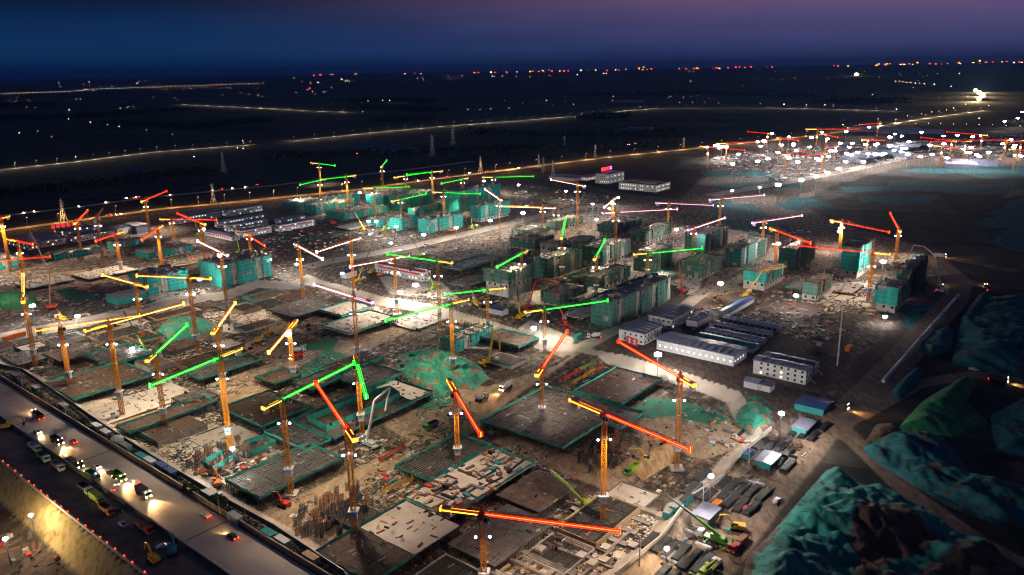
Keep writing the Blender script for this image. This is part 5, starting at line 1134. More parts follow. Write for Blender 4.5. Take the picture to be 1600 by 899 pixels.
for p, a in along([P(*q) for q in FAR2], 60): added_road_lamp(p, a, 'added lamp post on the long pale road across the middle fields', 'added lamps along the middle field road', ROAD_W*1.9, (1, .82, .56), pale_glow, s=1.2)
for p, a in along([P(*q) for q in FAR3], 130): added_road_lamp(p, a, 'added lamp post on the short lit road far to the left', 'added lamps along the short far road', ROAD_W*4, (1, .84, .62), pale_glow, s=1.4)
# unlit poles by the highway
for (px, py, top), l in (((36, 610, 578), 'left end'), ((104, 655, 625), 'second from the left end'), ((181, 700, 668), 'behind the white tank'), ((266, 750, 715), 'behind the blue cabins'), ((344, 805, 757), 'beside the bushy tree'), ((385, 828, 783), 'in front of the mast deck'), ((528, 899, 868), 'at the bottom edge')):
    p = P(px, py); h = height_over(p, px, top); t = thing('lamp_post', 'slim grey unlit lamp post by the highway fence, '+l, 'lamp post', p)
    part('pole', 'ulp', lambda b: b.tube((0, 0, 0), (0, 0, 1), .13, 6, .09), steel, t, (0, 0, 0), 0, (1, 1, h)); part('lamp_arm', 'ula', lambda b: (b.bar((-.9, 0, 0), (.9, 0, .25), .12), b.box(-1.3, -.7, -.15, .15, -.12, .06)), steel, t, (0, 0, h))
for (px, py, top), l, r in (((1308, 572, 479), 'tall thick pale mast behind the three-storey cabins', .45), ((999, 884, 838), 'pale double pole at the bottom right yard', .3), ((1170, 727, 689), 'pale pole beside the teal booth at the right yard', .2), ((1098, 792, 751), 'pale pole beside the pipe racks', .2)):
    p = P(px, py); h = height_over(p, px, top); t = thing('pole_mast', l, 'pole', p)
    own('pole', lambda b: b.tube((0, 0, 0), (0, 0, h), r, 8, r*.75), white_paint, t); own('crossarm', lambda b: (b.box(-1.2, 1.2, -.1, .1, h-.5, h-.3), b.box(-.1, .1, -.6, .6, h-.9, h-.7)), steel, t)
# ================================================================== PYLONS
def f_pylon(b):
    lv = [(0, 1.0), (.35, .62), (.62, .36), (.8, .22), (1, .05)]
    for (z0, w0), (z1, w1) in zip(lv[:-1], lv[1:]):
        c0 = [(-w0, -w0), (w0, -w0), (w0, w0), (-w0, w0)]; c1 = [(-w1, -w1), (w1, -w1), (w1, w1), (-w1, w1)]
        for k in range(4):
            b.bar((c0[k][0]*4, c0[k][1]*4, z0*40), (c1[k][0]*4, c1[k][1]*4, z1*40), .38); j = (k+1) % 4
            b.bar((c0[k][0]*4, c0[k][1]*4, z0*40), (c1[j][0]*4, c1[j][1]*4, z1*40), .24); b.bar((c0[j][0]*4, c0[j][1]*4, z0*40), (c1[k][0]*4, c1[k][1]*4, z1*40), .24)
def f_arm(b):
    for s in (-1, 1): b.bar((0, 0, .6), (s*6, 0, 0), .3); b.bar((0, 0, -.4), (s*6, 0, 0), .2)
for (px, py, top), l in (((100, 346, 310), 'pale pylon at the left beyond the cabin rows'), ((334, 319, 287), 'pale pylon beside the upper road'), ((350, 270, 237), 'dim pylon in the left fields'), ((708, 232, 196), 'dim pylon in the middle fields'), ((751, 269, 244), 'pale pylon where the two back roads meet'), ((930, 246, 226), 'pale pylon beyond the back road'), ((842, 262, 241), 'left pylon of three beside the back road'), ((849, 271, 245), 'middle pylon of three beside the back road'), ((864, 281, 251), 'right pylon of three beside the back road'), ((1068, 231, 215), 'small pylon before the second site'), ((676, 245, 210), 'dim pylon behind the green-lit cranes'), ((882, 228, 212), 'faint pylon in the right fields')):
    p = P(px, py); h = height_over(p, px, top); t = thing('pylon', l, 'pylon', p, rnd.uniform(0, 1.5)); s = h/40
    part('tower_lattice', 'pyl', f_pylon, white_paint, t, (0, 0, 0), 0, (s, s, s))
    for z in (27, 32, 36.5): part('crossarm', 'pya', f_arm, white_paint, t, (0, 0, z*s), 0, (s, s, s))
# ================================================================== VEHICLES
def wheel(t, x, y, r=.5): part('wheel', ('wh', r), lambda b: b.tube((0, -.15, 0), (0, .15, 0), r, 10), black_rubber, t, (x, y, r))
def lights(t, xf, xr, w, zf, on, zr=.9, big=1.0):
    for s in (-1, 1):
        part('headlight', ('hl', big), lambda b: b.box(-.06, .1, -.17*big, .17*big, -.12*big, .12*big), head_glow if on in ('front', 'all') else white_paint, t, (xf, s*w, zf))
        part('tail_light', ('tl', big), lambda b: b.box(-.1, .06, -.17*big, .17*big, -.1*big, .1*big), tail_glow if on in ('rear', 'all') else sign_red, t, (xr, s*w, zr))
BEAM = {}
def beam(t, x, z, col, pw):
    """the pair of headlamps as one real spot light"""
    return lamp('headlight_beam', 'SPOT', pw, col, t, (x, 0, z), .3, 70, (1, 0, -.12))
CARP = {c: mat('car_paint_'+c, v, .25, .1, var=.05, spec=.6) for c, v in {'white': (.7, .7, .7), 'black': (.02, .02, .025), 'silver': (.42, .43, .45), 'red': (.4, .03, .03)}.items()}
def f_carbody(b):
    prof = [(-2.2, .35), (-2.25, .85), (-1.5, 1.0), (-.9, 1.42), (.55, 1.42), (1.15, .98), (2.15, .82), (2.25, .35)]
    n = len(prof); vs = []
    for s, sh in ((-1, 0), (1, 0)):
        for x, z in prof: vs.append((x, s*(.88-(.16 if z > 1.2 else 0)), z))
    b.add(vs, [tuple(range(n)), tuple(range(2*n-1, n-1, -1))]+[(k, n+k, n+(k+1) % n, (k+1) % n) for k in range(n)])
def car(label, p, a, colour, on='none', pw=0):
    t = thing('car', label, 'car', p, a, 'cars on the highway and truck lane'); part('body', 'carb', f_carbody, CARP[colour], t)
    part('side_window', 'carw', lambda b: b.box(-.8, .5, -.80, .80, 1.03, 1.32), glass_dark, t)
    part('windscreen', 'carws', lambda b: b.add([(1.17, -.62, 1.0), (1.17, .62, 1.0), (.62, .55, 1.4), (.62, -.55, 1.4)], [(0, 1, 2, 3)]), glass_dark, t)
    for x in (-1.35, 1.4):
        for y in (-.8, .8): wheel(t, x, y, .33)
    lights(t, 2.2, -2.24, .6, .68, on, .8, 1.5)
    if pw: beam(t, 2.5, .8, (1, .58, .22), pw*1.3)
    return t
def f_truckcab(b): b.add([(0, -1.2, .7), (2.0, -1.2, .7), (2.0, 1.2, .7), (0, 1.2, .7), (0, -1.2, 3.0), (1.75, -1.15, 3.0), (1.75, 1.15, 3.0), (0, 1.2, 3.0)], MB.BF)
def f_bed(b):
    b.box(-6.0, -.25, -1.2, 1.2, 1.15, 1.3)
    for s in (-1, 1): b.box(-6.0, -.25, s*1.2-.05, s*1.2+.05, 1.3, 2.7)
    b.box(-6.1, -6.0, -1.25, 1.25, 1.15, 2.7); b.box(-.25, -.15, -1.25, 1.25, 1.15, 3.0)
def f_drum(b):
    pr = [(-5.9, .75), (-5.2, 1.0), (-3.2, 1.35), (-1.6, 1.15), (-.4, .55)]; n = 12; vs = []
    for x, r in pr:
        for k in range(n): a = 2*math.pi*k/n; vs.append((x, r*math.cos(a), 2.35+(-x-3)*.16+r*math.sin(a)))
    b.add(vs, [(j*n+k, j*n+(k+1) % n, (j+1)*n+(k+1) % n, (j+1)*n+k) for j in range(len(pr)-1) for k in range(n)]+[tuple(range(n))[::-1], tuple(range(4*n, 5*n))])
def truck(label, p, a, kind='dump', cabm=None, bedm=None, on='none', pw=0, group=None, cat='truck', beacon=None):
    t = thing({'dump': 'dump_truck', 'mixer': 'mixer_truck', 'box': 'box_truck', 'flat': 'flatbed_truck'}[kind], label, cat, p, a, group)
    cabm = cabm or white_paint; bedm = bedm or dark_steel
    part('chassis', 'chs', lambda b: b.box(-6.0, 1.9, -.5, .5, .62, .95), dark_steel, t)
    c = part('cab', 'tcab', f_truckcab, cabm, t); part('windscreen', 'tws', lambda b: b.add([(2.02, -1.05, 1.75), (2.02, 1.05, 1.75), (1.82, 1.0, 2.75), (1.82, -1.0, 2.75)], [(0, 1, 2, 3)]), glass_dark, c)
    part('side_window', 'tsw', lambda b: b.box(.7, 1.5, -1.23, 1.23, 1.8, 2.6), glass_dark, c)
    if kind == 'dump': part('tipper_bed', 'tbed', f_bed, bedm, t)
    elif kind == 'mixer': part('drum', 'drum', f_drum, bedm, t); part('chute', 'chute', lambda b: (b.bar((-5.9, 0, 2.4), (-6.6, 0, 1.2), .4), b.box(-6.0, -5.6, -.7, .7, .95, 1.9)), dark_steel, t)
    elif kind == 'box': part('cargo_box', 'cbox', lambda b: b.box(-6.0, -.2, -1.22, 1.22, 1.0, 3.5), bedm, t)
    else: part('flat_bed', 'fbed', lambda b: (b.box(-10, -.2, -1.25, 1.25, 1.0, 1.25), b.box(-.35, -.2, -1.25, 1.25, 1.25, 2.3)), bedm, t); part('load', 'fload', lambda b: [b.box(-9.5+k*3, -7+k*3, -1, 1, 1.25, 1.7+.3*(k % 2)) for k in range(3)], rust, t)
    for x in (.95, -3.6, -5.0)+((-8.4,) if kind == 'flat' else ()):
        for y in (-1.05, 1.05): wheel(t, x, y, .52)
    lights(t, 2.0, -6.1 if kind != 'flat' else -10, .9, 1.0, on, 1.0, 1.5)
    if on in ('front', 'all'):
        for s in (-1, 1): part('marker_light', 'mkl', lambda b: b.box(-.05, .08, -.15, .15, -.1, .1), head_glow, t, (1.85, s*.8, 3.1))
    if beacon: part('beacon', 'bcn'+beacon, lambda b: b.box(-.3, .3, -.3, .3, 0, .35), glow('beacon_'+beacon, {'blue': (.1, .08, 1), 'amber': (1, .45, .05)}[beacon], 14), t, (.8, 0, 3.05))
    if pw: beam(t, 2.4, 1.2, (1, .56, .20), pw*1.3)
    return t
HA = math.atan2(hd.y, hd.x)
def hp(px, py, z=.06): p = P(px, py); p.z = z; return p
HW = 'traffic on the wide highway'
truck('black tipper truck at the upper end of the highway with a lit tail', hp(57, 652), HA+math.pi, 'dump', CARP['black'], CARP['black'], 'all', 9000, HW)
car('white car with headlamps on below the black tipper', hp(59, 677), HA, 'white', 'front', 5000)
truck('dark tipper truck with four front lamps on the highway', hp(93, 695), HA, 'dump', CARP['black'], dark_steel, 'front', 16000, HW)
car('car with glowing red tail lights beside the tipper with four lamps', hp(115, 692), HA+math.pi, 'red', 'rear')
car('red and white car with headlamps left of the dark car', hp(151, 731), HA, 'silver', 'front', 9000)
car('dark car with bright headlamps behind the green tipper', hp(174, 742), HA, 'black', 'front', 14000)
truck('green tipper truck with bright headlamps between three cars', hp(190, 752), HA, 'dump', green_paint, green_paint, 'front', 20000, HW)
car('white car with red tail lamps passing the green tipper', hp(212, 755), HA+math.pi, 'white', 'rear')
car('white car parked askew at the barrier with amber lamps', hp(180, 765), HA+math.pi*.78, 'white', 'all')
truck('white box truck with many lamps leading the traffic down the highway', hp(229, 778), HA, 'box', white_paint, dark_steel, 'front', 22000, HW)
car('white car with red tail lamps alone in the right lanes', hp(322, 807), HA+math.pi, 'white', 'rear')
car('black car with red tail lamps nearest the right edge of the highway', hp(364, 841), HA+math.pi, 'black', 'rear', 2500)
TL = 'trucks parked in the truck lane'
truck('white tipper parked topmost in the truck lane', hp(58, 706), HA, 'dump', white_paint, white_paint, group=TL)
truck('white and green tipper parked second in the truck lane', hp(72, 722), HA, 'dump', white_paint, green_paint, group=TL)
truck('pale grey tipper parked third in the truck lane', hp(95, 736), HA, 'dump', white_paint, steel, group=TL)
truck('long dark flatbed truck with amber lamps against the barrier', hp(124, 731), HA, 'flat', CARP['black'], dark_steel, 'front', 1500, TL)
truck('dark green tanker-like truck with a blue beacon against the barrier', hp(150, 751), HA, 'dump', green_paint, green_paint, 'rear', 0, TL, beacon='blue')
truck('white-cabbed truck parked in the middle of the truck lane', hp(138, 772), HA, 'dump', white_paint, dark_steel, group=TL)
truck('lime green covered truck parked in the truck lane', hp(156, 787), HA, 'box', lime_paint, lime_paint, group=TL)
truck('brown tipper parked below the lime truck', hp(172, 805), HA, 'dump', orange_paint, rust, group=TL)
car('dark blue car parked left of the brown tipper', hp(184, 800), HA, 'black'); car('silver car parked below the brown tipper', hp(192, 822), HA, 'silver'); car('white car standing across the truck lane near its lower end', hp(255, 856), HA+1.2, 'white')
truck('red and yellow crane truck at the lower end of the truck lane', hp(233, 834), HA, 'flat', red_paint, red_paint, group=TL)
# trucks inside the site
def gp(px, py): return G(px, py)
VA = GRID
truck('lime green tipper being loaded beside the orange digger', gp(983, 741), VA+math.pi, 'dump', green_paint, lime_paint)
truck('green tipper on the dirt below the sign-banded mast', gp(668, 672), VA+math.pi, 'dump', green_paint, dark_steel)
truck('white mixer truck on the dirt road beside the long netted deck', gp(757, 624), VA, 'mixer', white_paint, white_paint)
truck('white mixer truck with headlamps coming down the pit road', gp(787, 611), VA+math.pi, 'mixer', white_paint, white_paint, 'front', 16000)
truck('white mixer truck standing left of a yellow mast in the pit', gp(706, 654), VA+math.pi*.95, 'mixer', white_paint, white_paint)
truck('white mixer truck on the upper pit track', gp(472, 550), VA, 'mixer', white_paint, white_paint)
truck('red tipper on the upper pit track with its tail lamps lit', gp(459, 562), VA+math.pi, 'dump', red_paint, red_paint, 'all')
truck('white mixer truck parked at the top of the pit ramp', gp(922, 529), VA+2.2, 'mixer', white_paint, white_paint, 'rear')
truck('orange-red tipper on the main site road below the teal blocks', gp(707, 362), VA, 'dump', orange_paint, orange_paint)
truck('red truck with a long trailer on the haul road at lower right', gp(1146, 862), VA+math.pi, 'flat', red_paint, red_paint)
truck('dark tipper with lamps at the haul road junction', gp(1318, 640), VA-1.6, 'dump', dark_steel, dark_steel, 'all', 9000)
truck('tipper with headlamps lighting the haul road at the far right', gp(1567, 598), VA-1.5, 'dump', dark_steel, dark_steel, 'all', 20000)
car('silver car on the right haul road', gp(1521, 579), VA-1.4, 'silver'); car('silver car parked on the lower haul road at the right', gp(1213, 785), VA, 'silver')
truck('tipper with lamps on the bend right of the corner blocks', gp(1470, 452), VA, 'dump', lime_paint, dark_steel, 'all', 9000)
truck('tipper with headlamps on the far right track', gp(1541, 452), VA+.4, 'dump', dark_steel, dark_steel, 'all', 12000)
truck('truck with amber lamps on the field track at the right', gp(1473, 403), VA-1.2, 'box', white_paint, white_paint, 'all', 15000)
# back-road traffic
for k, (px, py, c, on) in enumerate([(195, 311, 'white', 'front'), (206, 311, 'red', 'rear'), (215, 309, 'silver', 'all'), (40, 333, 'white', 'front'), (50, 332, 'white', 'front'), (120, 324, 'black', 'front'), (168, 317, 'silver', 'front'), (268, 305, 'white', 'front'), (330, 299, 'white', 'front'), (345, 297, 'red', 'rear'), (365, 295, 'white', 'front'), (385, 293, 'white', 'front'), (400, 290, 'red', 'rear'), (170, 337, 'red', 'rear'), (178, 337, 'red', 'all'), (186, 336, 'white', 'front'), (655, 283, 'white', 'front'), (735, 271, 'white', 'front'), (760, 269, 'red', 'rear'), (812, 263, 'white', 'front')]):
    o = car('tiny car with its lamps on, driving on a road behind the site', hp(px, py, .08), rnd.choice((0, math.pi))+math.atan2((P(px+20, py-3)-P(px, py)).y, (P(px+20, py-3)-P(px, py)).x), c, on); o['group'] = 'cars on the roads behind the site'
    for ch in o.children:
        if ch.name.startswith(('headlight', 'tail_light')) and ch.type == 'MESH': ch.scale = (2, 2.4, 2.4)
# ================================================================== DIGGERS, PUMPS, MOBILE CRANES
def f_tracks(b):
    for s in (-1, 1): b.box(-2.2, 2.2, s*1.25-.35, s*1.25+.35, 0, .95)
def digger(label, p, a, m=yellow_paint):
    t = thing('excavator', label, 'excavator', p, a)
    for s in (-1, 1): part('track', ('trk', s), lambda b: b.add([(-1.9, s*1.25-.3, 0), (1.9, s*1.25-.3, 0), (1.9, s*1.25+.3, 0), (-1.9, s*1.25+.3, 0), (-2.3, s*1.25-.3, .9), (2.3, s*1.25-.3, .9), (2.3, s*1.25+.3, .9), (-2.3, s*1.25+.3, .9)], MB.BF), black_rubber, t)
    part('house', 'dgh', lambda b: (b.box(-2.6, 1.2, -1.3, 1.3, 1.05, 2.3), b.box(-.2, 1.3, .2, 1.3, 2.3, 3.1)), m, t); part('cab_window', 'dgw', lambda b: b.box(0, 1.33, .3, 1.33, 2.35, 2.95), glass_dark, t)
    part('boom', 'dgb', lambda b: (b.bar((1.0, -.3, 1.8), (3.4, -.3, 4.8), .55), b.bar((3.4, -.3, 4.8), (6.0, -.3, 4.2), .45)), m, t)
    k = part('stick', 'dgs', lambda b: b.bar((5.8, -.3, 4.4), (6.6, -.3, 1.5), .38), m, t); part('bucket', 'dgk', lambda b: b.add([(6.2, -.9, 1.6), (7.0, -.9, 1.6), (7.0, .3, 1.6), (6.2, .3, 1.6), (5.6, -.9, .5), (6.6, -.9, .35), (6.6, .3, .35), (5.6, .3, .5)], MB.BF), dark_steel, k)
    return t
for px, py, a, m, l in ((1012, 722, 2.6, yellow_paint, 'yellow excavator loading the lime tipper'), (1040, 697, 3.3, orange_paint, 'orange excavator above the tan spoil heap'), (1152, 828, 2.8, yellow_paint, 'yellow excavator on the haul road at lower right'), (270, 865, 1.9, teal_paint, 'dark teal excavator at the lower end of the truck lane'), (240, 878, 2.4, yellow_paint, 'yellow loader excavator with lamps beside the barrier end'), (12, 670, .6, yellow_paint, 'yellow excavator at the left end of the truck lane'), (405, 535, 1.0, yellow_paint, 'yellow excavator left of the upper pit track'), (420, 523, 2.0, orange_paint, 'orange excavator among the upper pit stores'), (580, 428, 1.2, yellow_paint, 'yellow excavator beside the red and white block'), (595, 432, .3, orange_paint, 'orange excavator in front of the red and white block'), (870, 303, .8, yellow_paint, 'yellow excavator at the back yard'), (850, 317, 2, yellow_paint, 'yellow excavator behind the long level white jib'), (340, 759, 2, orange_paint, 'small orange digger beside the mast deck'), (444, 792, 2.6, red_paint, 'red digger on the dirt lane below the mast deck'), (693, 300, 1, yellow_paint, 'yellow excavator behind the bright teal group')):
    digger(l, gp(px, py), a, m)
def chain_points(base, pix):
    """points of a boom that stands over its base, seen at the listed places"""
    hb = math.hypot(base.x, base.y); out = []
    for px, py in pix:
        d = ray(px, py); k = hb/math.hypot(d.x, d.y); out.append(CAMPOS+d*k)
    return out
def boom_machine(name, label, cat, base, pix, m, m2=None, w=.7, a=0.5, crawler=False):
    g = gp(*base); t = thing(name, label, cat, g, a); R = Matrix.Rotation(-a, 3, 'Z')
    if crawler:
        for s in (-1, 1): part('track', ('ctrk', s), lambda b: b.box(-3.2, 3.2, s*2.1-.5, s*2.1+.5, 0, 1.2), black_rubber, t)
        part('house', 'crh', lambda b: (b.box(-4.0, 1.8, -1.6, 1.6, 1.25, 3.1), b.box(.3, 2.2, .7, 1.9, 1.5, 3.5)), m, t)
    else:
        part('chassis', 'mch', lambda b: (b.box(-5.5, 5, -1.25, 1.25, .75, 1.5)), m, t); part('cab', 'mcab', lambda b: b.add([(4.0, -1.25, .7), (6.3, -1.25, .7), (6.3, 1.25, .7), (4.0, 1.25, .7), (4.0, -1.25, 2.7), (5.9, -1.2, 2.7), (5.9, 1.2, 2.7), (4.0, 1.25, 2.7)], MB.BF), white_paint, t)
        part('windscreen', 'mws', lambda b: b.add([(6.32, -1.0, 1.6), (6.32, 1.0, 1.6), (6.0, 1.0, 2.5), (6.0, -1.0, 2.5)], [(0, 1, 2, 3)]), glass_dark, t)
        for x in (4.9, 2.8, -2.6, -4.2):
            for y in (-1.1, 1.1): wheel(t, x, y, .55)
        for sx in (-4.8, 1.8):
            for s in (-1, 1): part('outrigger', ('otr', sx, s), lambda b: (b.bar((sx, s*1.1, 1.0), (sx+.4, s*3.6, .9), .28), b.box(sx, sx+.7, s*3.6-.35, s*3.6+.35, 0, .9)), m, t)
        part('turret', 'mtr', lambda b: (b.box(-3.6, 0.4, -1.15, 1.15, 1.55, 2.6), b.box(-.2, 1.2, .4, 1.25, 1.55, 3.1)), m, t)
    pts = [R @ (q-g) for q in chain_points(g, pix)]; p0 = Vector((-1.5, 0, 2.6)); allp = [p0]+pts
    def seg(b, i0, i1):
        for i in range(i0, i1):
            ww = w*(1-.5*i/len(allp)); b.bar(allp[i], allp[i+1], ww, None, ww*.8)
    if len(allp) == 2 and m2:
        mid = allp[0].lerp(allp[1], .42); own('boom', lambda b: b.bar(allp[0], mid, w, None, w*.85), m, t); own('boom_extension', lambda b: b.bar(mid, allp[1], w*.7, None, w*.4), m2, t)
        own('hoist_rope', lambda b: (b.bar(allp[1], allp[1]-Vector((0, 0, 6)), .06), b.box(allp[1].x-.3, allp[1].x+.3, allp[1].y-.3, allp[1].y+.3, allp[1].z-7, allp[1].z-6)), dark_steel, t)
    else:
        for i in range(len(allp)-1):
            b = MB(); ww = w*(1-.4*i/len(allp)); b.bar(allp[i], allp[i+1], ww, None, ww*.85); link('boom_section', b.mesh('boom_section', m2 or m), t)
    return t
bm = boom_machine
bm('concrete_pump', 'concrete pump with a tall white folded boom beside the red-lit short jib', 'concrete pump', (576, 697), [(573, 690), (585, 626), (609, 606), (602, 642)], white_paint, None, .95, 2.4)
bm('concrete_pump', 'yellow concrete pump boom standing before the rounded teal pit building', 'concrete pump', (764, 568), [(764, 562), (771, 515), (780, 522), (781, 547)], yellow_paint, None, .9, .5)
bm('concrete_pump', 'lime concrete pump with its boom lowered left in the dark foreground', 'concrete pump', (912, 796), [(914, 788), (886, 757), (860, 735)], lime_paint, None, 1.0, 3.9)
bm('mobile_crane', 'crane truck with a long dark boom over the teal cabins at lower right', 'mobile crane', (1117, 846), [(1036, 769)], green_paint, dark_steel, .9, 2.5)
bm('mobile_crane', 'lime crane truck cut by the bottom edge at right', 'mobile crane', (1106, 896), [(1121, 874)], lime_paint, lime_paint, 1.1, .8)
bm('crawler_crane', 'red crawler crane standing tall on the dirt at the far left', 'crawler crane', (83, 483), [(77, 425), (46, 359)], red_paint, rust, .9, .5, True)
bm('mobile_crane', 'green mobile crane with dark boom left of the green netted mound', 'mobile crane', (228, 555), [(193, 486)], lime_paint, dark_steel, .9, 2.5)
bm('mobile_crane', 'small red mobile crane on the left bank', 'mobile crane', (96, 500), [(87, 480)], yellow_paint, red_paint, .7, 2.5)
bm('mobile_crane', 'mobile crane with thin boom before the long low teal block', 'mobile crane', (567, 359), [(554, 331)], yellow_paint, rust, .8, 2)
bm('mobile_crane', 'lime mobile crane left of the brightly floodlit teal block', 'mobile crane', (603, 361), [(614, 333)], lime_paint, dark_steel, .8, 1)
bm('mobile_crane', 'lime mobile crane between the bay-fronted and open-storeyed teal blocks', 'mobile crane', (739, 356), [(736, 326)], lime_paint, dark_steel, .8, 1)
bm('mobile_crane', 'yellow mobile crane by the blue-roofed shed left of the red and white block', 'mobile crane', (562, 440), [(578, 391)], yellow_paint, dark_steel, .8, 1)
bm('mobile_crane', 'mobile crane with dark boom along the main site road', 'mobile crane', (660, 401), [(636, 362)], lime_paint, dark_steel, .7, 1)
bm('mobile_crane', 'mobile crane right of the red and white block', 'mobile crane', (680, 451), [(663, 411)], lime_paint, dark_steel, .7, 1)
bm('crawler_crane', 'stubby yellow crawler crane behind the exposed teal block', 'crawler crane', (766, 432), [(770, 408)], yellow_paint, yellow_paint, .9, 1, True)
bm('crawler_crane', 'red-boomed crawler crane on the pit rim', 'crawler crane', (746, 479), [(720, 425)], yellow_paint, red_paint, .8, 2, True)
bm('mobile_crane', 'yellow mobile crane with a black upright boom behind the long green jib', 'mobile crane', (814, 496), [(808, 445)], yellow_paint, dark_steel, .8, 1)
bm('concrete_pump', 'red concrete pump with its boom folded over the pale yard', 'concrete pump', (826, 482), [(826, 478), (837, 440), (855, 435), (875, 439), (863, 469)], red_paint, None, .8, 1)
bm('mobile_crane', 'red mobile crane with a black tip left of the longest dark block', 'mobile crane', (883, 506), [(861, 453)], red_paint, dark_steel, .8, 1.6)
bm('concrete_pump', 'yellow concrete pump behind the block with teal panels', 'concrete pump', (936, 428), [(937, 424), (945, 419), (951, 423), (968, 452)], yellow_paint, None, .7, 1)
bm('crawler_crane', 'thin dark red crawler crane right of the longest dark block', 'crawler crane', (1067, 458), [(1060, 407)], red_paint, red_paint, .7, 1, True)
bm('concrete_pump', 'yellow concrete pump reaching over the round-fronted block', 'concrete pump', (1168, 461), [(1169, 457), (1192, 422), (1212, 421), (1229, 416)], yellow_paint, None, .8, 1)
bm('concrete_pump', 'pale concrete pump arching over the right corner blocks', 'concrete pump', (1471, 455), [(1470, 448), (1461, 400), (1445, 386), (1428, 383), (1420, 400)], white_paint, None, .9, 1)
bm('mobile_crane', 'small dark mobile crane in the yard behind the three-storey cabins', 'mobile crane', (1276, 548), [(1235, 499)], dark_steel, dark_steel, .6, 1)
bm('concrete_pump', 'pale concrete pump arching over the ribbed teal block', 'concrete pump', (507, 339), [(507, 316), (510, 305), (518, 298), (527, 300), (534, 307)], white_paint, None, .7, 1)
bm('mobile_crane', 'lime mobile crane beside the striped crosswise cabin', 'mobile crane', (313, 367), [(304, 346)], lime_paint, lime_paint, .7, 1)
bm('concrete_pump', 'lime concrete pump before the grey-roofed cabin rows', 'concrete pump', (374, 397), [(374, 394), (370, 372), (367, 350), (352, 354)], lime_paint, None, .7, 1)
# ================================================================== CONTAINERS, PIPES, STORED CRANE PARTS
def f_cont(b):
    b.box(-3, 3, -1.2, 1.2, .12, 2.6)
    for k in range(15):
        for s in (-1, 1): b.box(-2.9+k*.4, -2.75+k*.4, s*1.23-.03, s*1.23+.03, .2, 2.5)
def container(label, px, py, a, m, roofm=None, L=1.0):
    t = thing('container_cabin', label, 'container', gp(px, py), a); part('body', 'cont', f_cont, m, t, (0, 0, 0), 0, (L, 1, 1)); part('roof_panel', 'cnr', lambda b: b.box(-3.1, 3.1, -1.3, 1.3, 2.6, 2.75), roofm or white_paint, t, (0, 0, 0), 0, (L, 1, 1)); part('door', 'cnd', lambda b: b.box(3.0, 3.06, -.5, .5, .2, 2.2), steel, t, (3*(L-1), 0, 0))
    return t
HI = HA
for px, py, m, r, l in ((152, 672, white_paint, white_paint, 'white cabin topmost beside the highway fence'), (166, 682, white_paint, white_paint, 'second white cabin beside the highway fence'), (198, 704, teal_paint, steel, 'teal cabin with grey roof left of the open frame'), (222, 720, teal_paint, teal_paint, 'dark teal cabin right of the open frame'), (235, 727, white_paint, white_paint, 'white cabin between the teal and the blue ones'), (253, 735, blue_roof, blue_roof, 'blue cabin, the left of two beside the highway'), (268, 744, blue_roof, blue_roof, 'blue cabin, the right of two beside the highway'), (327, 779, teal_paint, steel, 'teal cabin with pale roof beside the bushy tree'), (368, 815, white_paint, white_paint, 'white cabin right of the bushy tree'), (420, 842, teal_paint, teal_paint, 'teal cabin near the bottom of the highway fence'), (442, 853, timber, white_paint, 'cream cabin near the bottom of the highway fence'), (486, 879, timber, timber, 'beige cabin at the bottom edge'), (26, 593, blue_roof, blue_roof, 'small blue-roofed hut at the left end of the fence'), (58, 612, teal_paint, steel, 'teal box left of the first lamp post'), (100, 640, teal_paint, steel, 'small teal box beside the second lamp post')): container(l, px, py, HI, m, r)
for px, py, m, r, l in ((1046, 806, teal_paint, steel, 'teal cabin lowest of three under the dark boom'), (1057, 797, teal_paint, steel, 'middle teal cabin of three under the dark boom'), (1072, 787, teal_paint, dark_steel, 'top teal cabin of three under the dark boom'), (1118, 797, yellow_paint, orange_paint, 'ochre container beside the lilac-roofed shed'), (1168, 716, teal_paint, blue_roof, 'teal booth beside the right pole'), (903, 530, teal_paint, teal_paint, 'teal box on the pit rim by the ramp'), (12, 522, orange_paint, orange_paint, 'orange box nearer the left edge on the bank'), (30, 518, orange_paint, orange_paint, 'orange box farther from the left edge on the bank'), (520, 350, red_paint, red_paint, 'red box at the end of the long low teal block'), (690, 360, orange_paint, orange_paint, 'orange box before the bay-fronted teal block'), (1326, 548, orange_paint, orange_paint, 'orange box in the dark yard at right')): container(l, px, py, VA, m, r)
t = thing('water_tank', 'white domed tank between the white cabins and the teal one', 'tank', gp(184, 694), 0); part('shell', 'wt', lambda b: b.lathe([(2.6, 0), (2.6, 2.4), (2.3, 3.1), (1.4, 3.6), (.2, 3.8)], 16), white_paint, t); part('base', 'wtb', lambda b: b.lathe([(2.9, 0), (2.9, .2)], 16), concrete, t)
p, q = P(1498, 462, 1.2), P(1380, 596, 1.2)
t = thing('pipeline', 'long pale pipe on saddles along the haul road at right', 'pipe', (p.x, p.y, 0)); d = q-p
own('pipe', lambda b: b.tube((0, 0, 1.4), (d.x, d.y, 1.4), .95, 14), white_paint, t)
for k in (.05, .28, .42, .58, .76): part('saddle', 'sdl', lambda b: (b.box(-1.9, 1.9, -.5, .5, 0, .6), b.box(-1.8, 1.8, -.35, .35, 2.5, 2.75)), dark_concrete, t, (d.x*k, d.y*k, 0), math.atan2(d.y, d.x)+1.57)
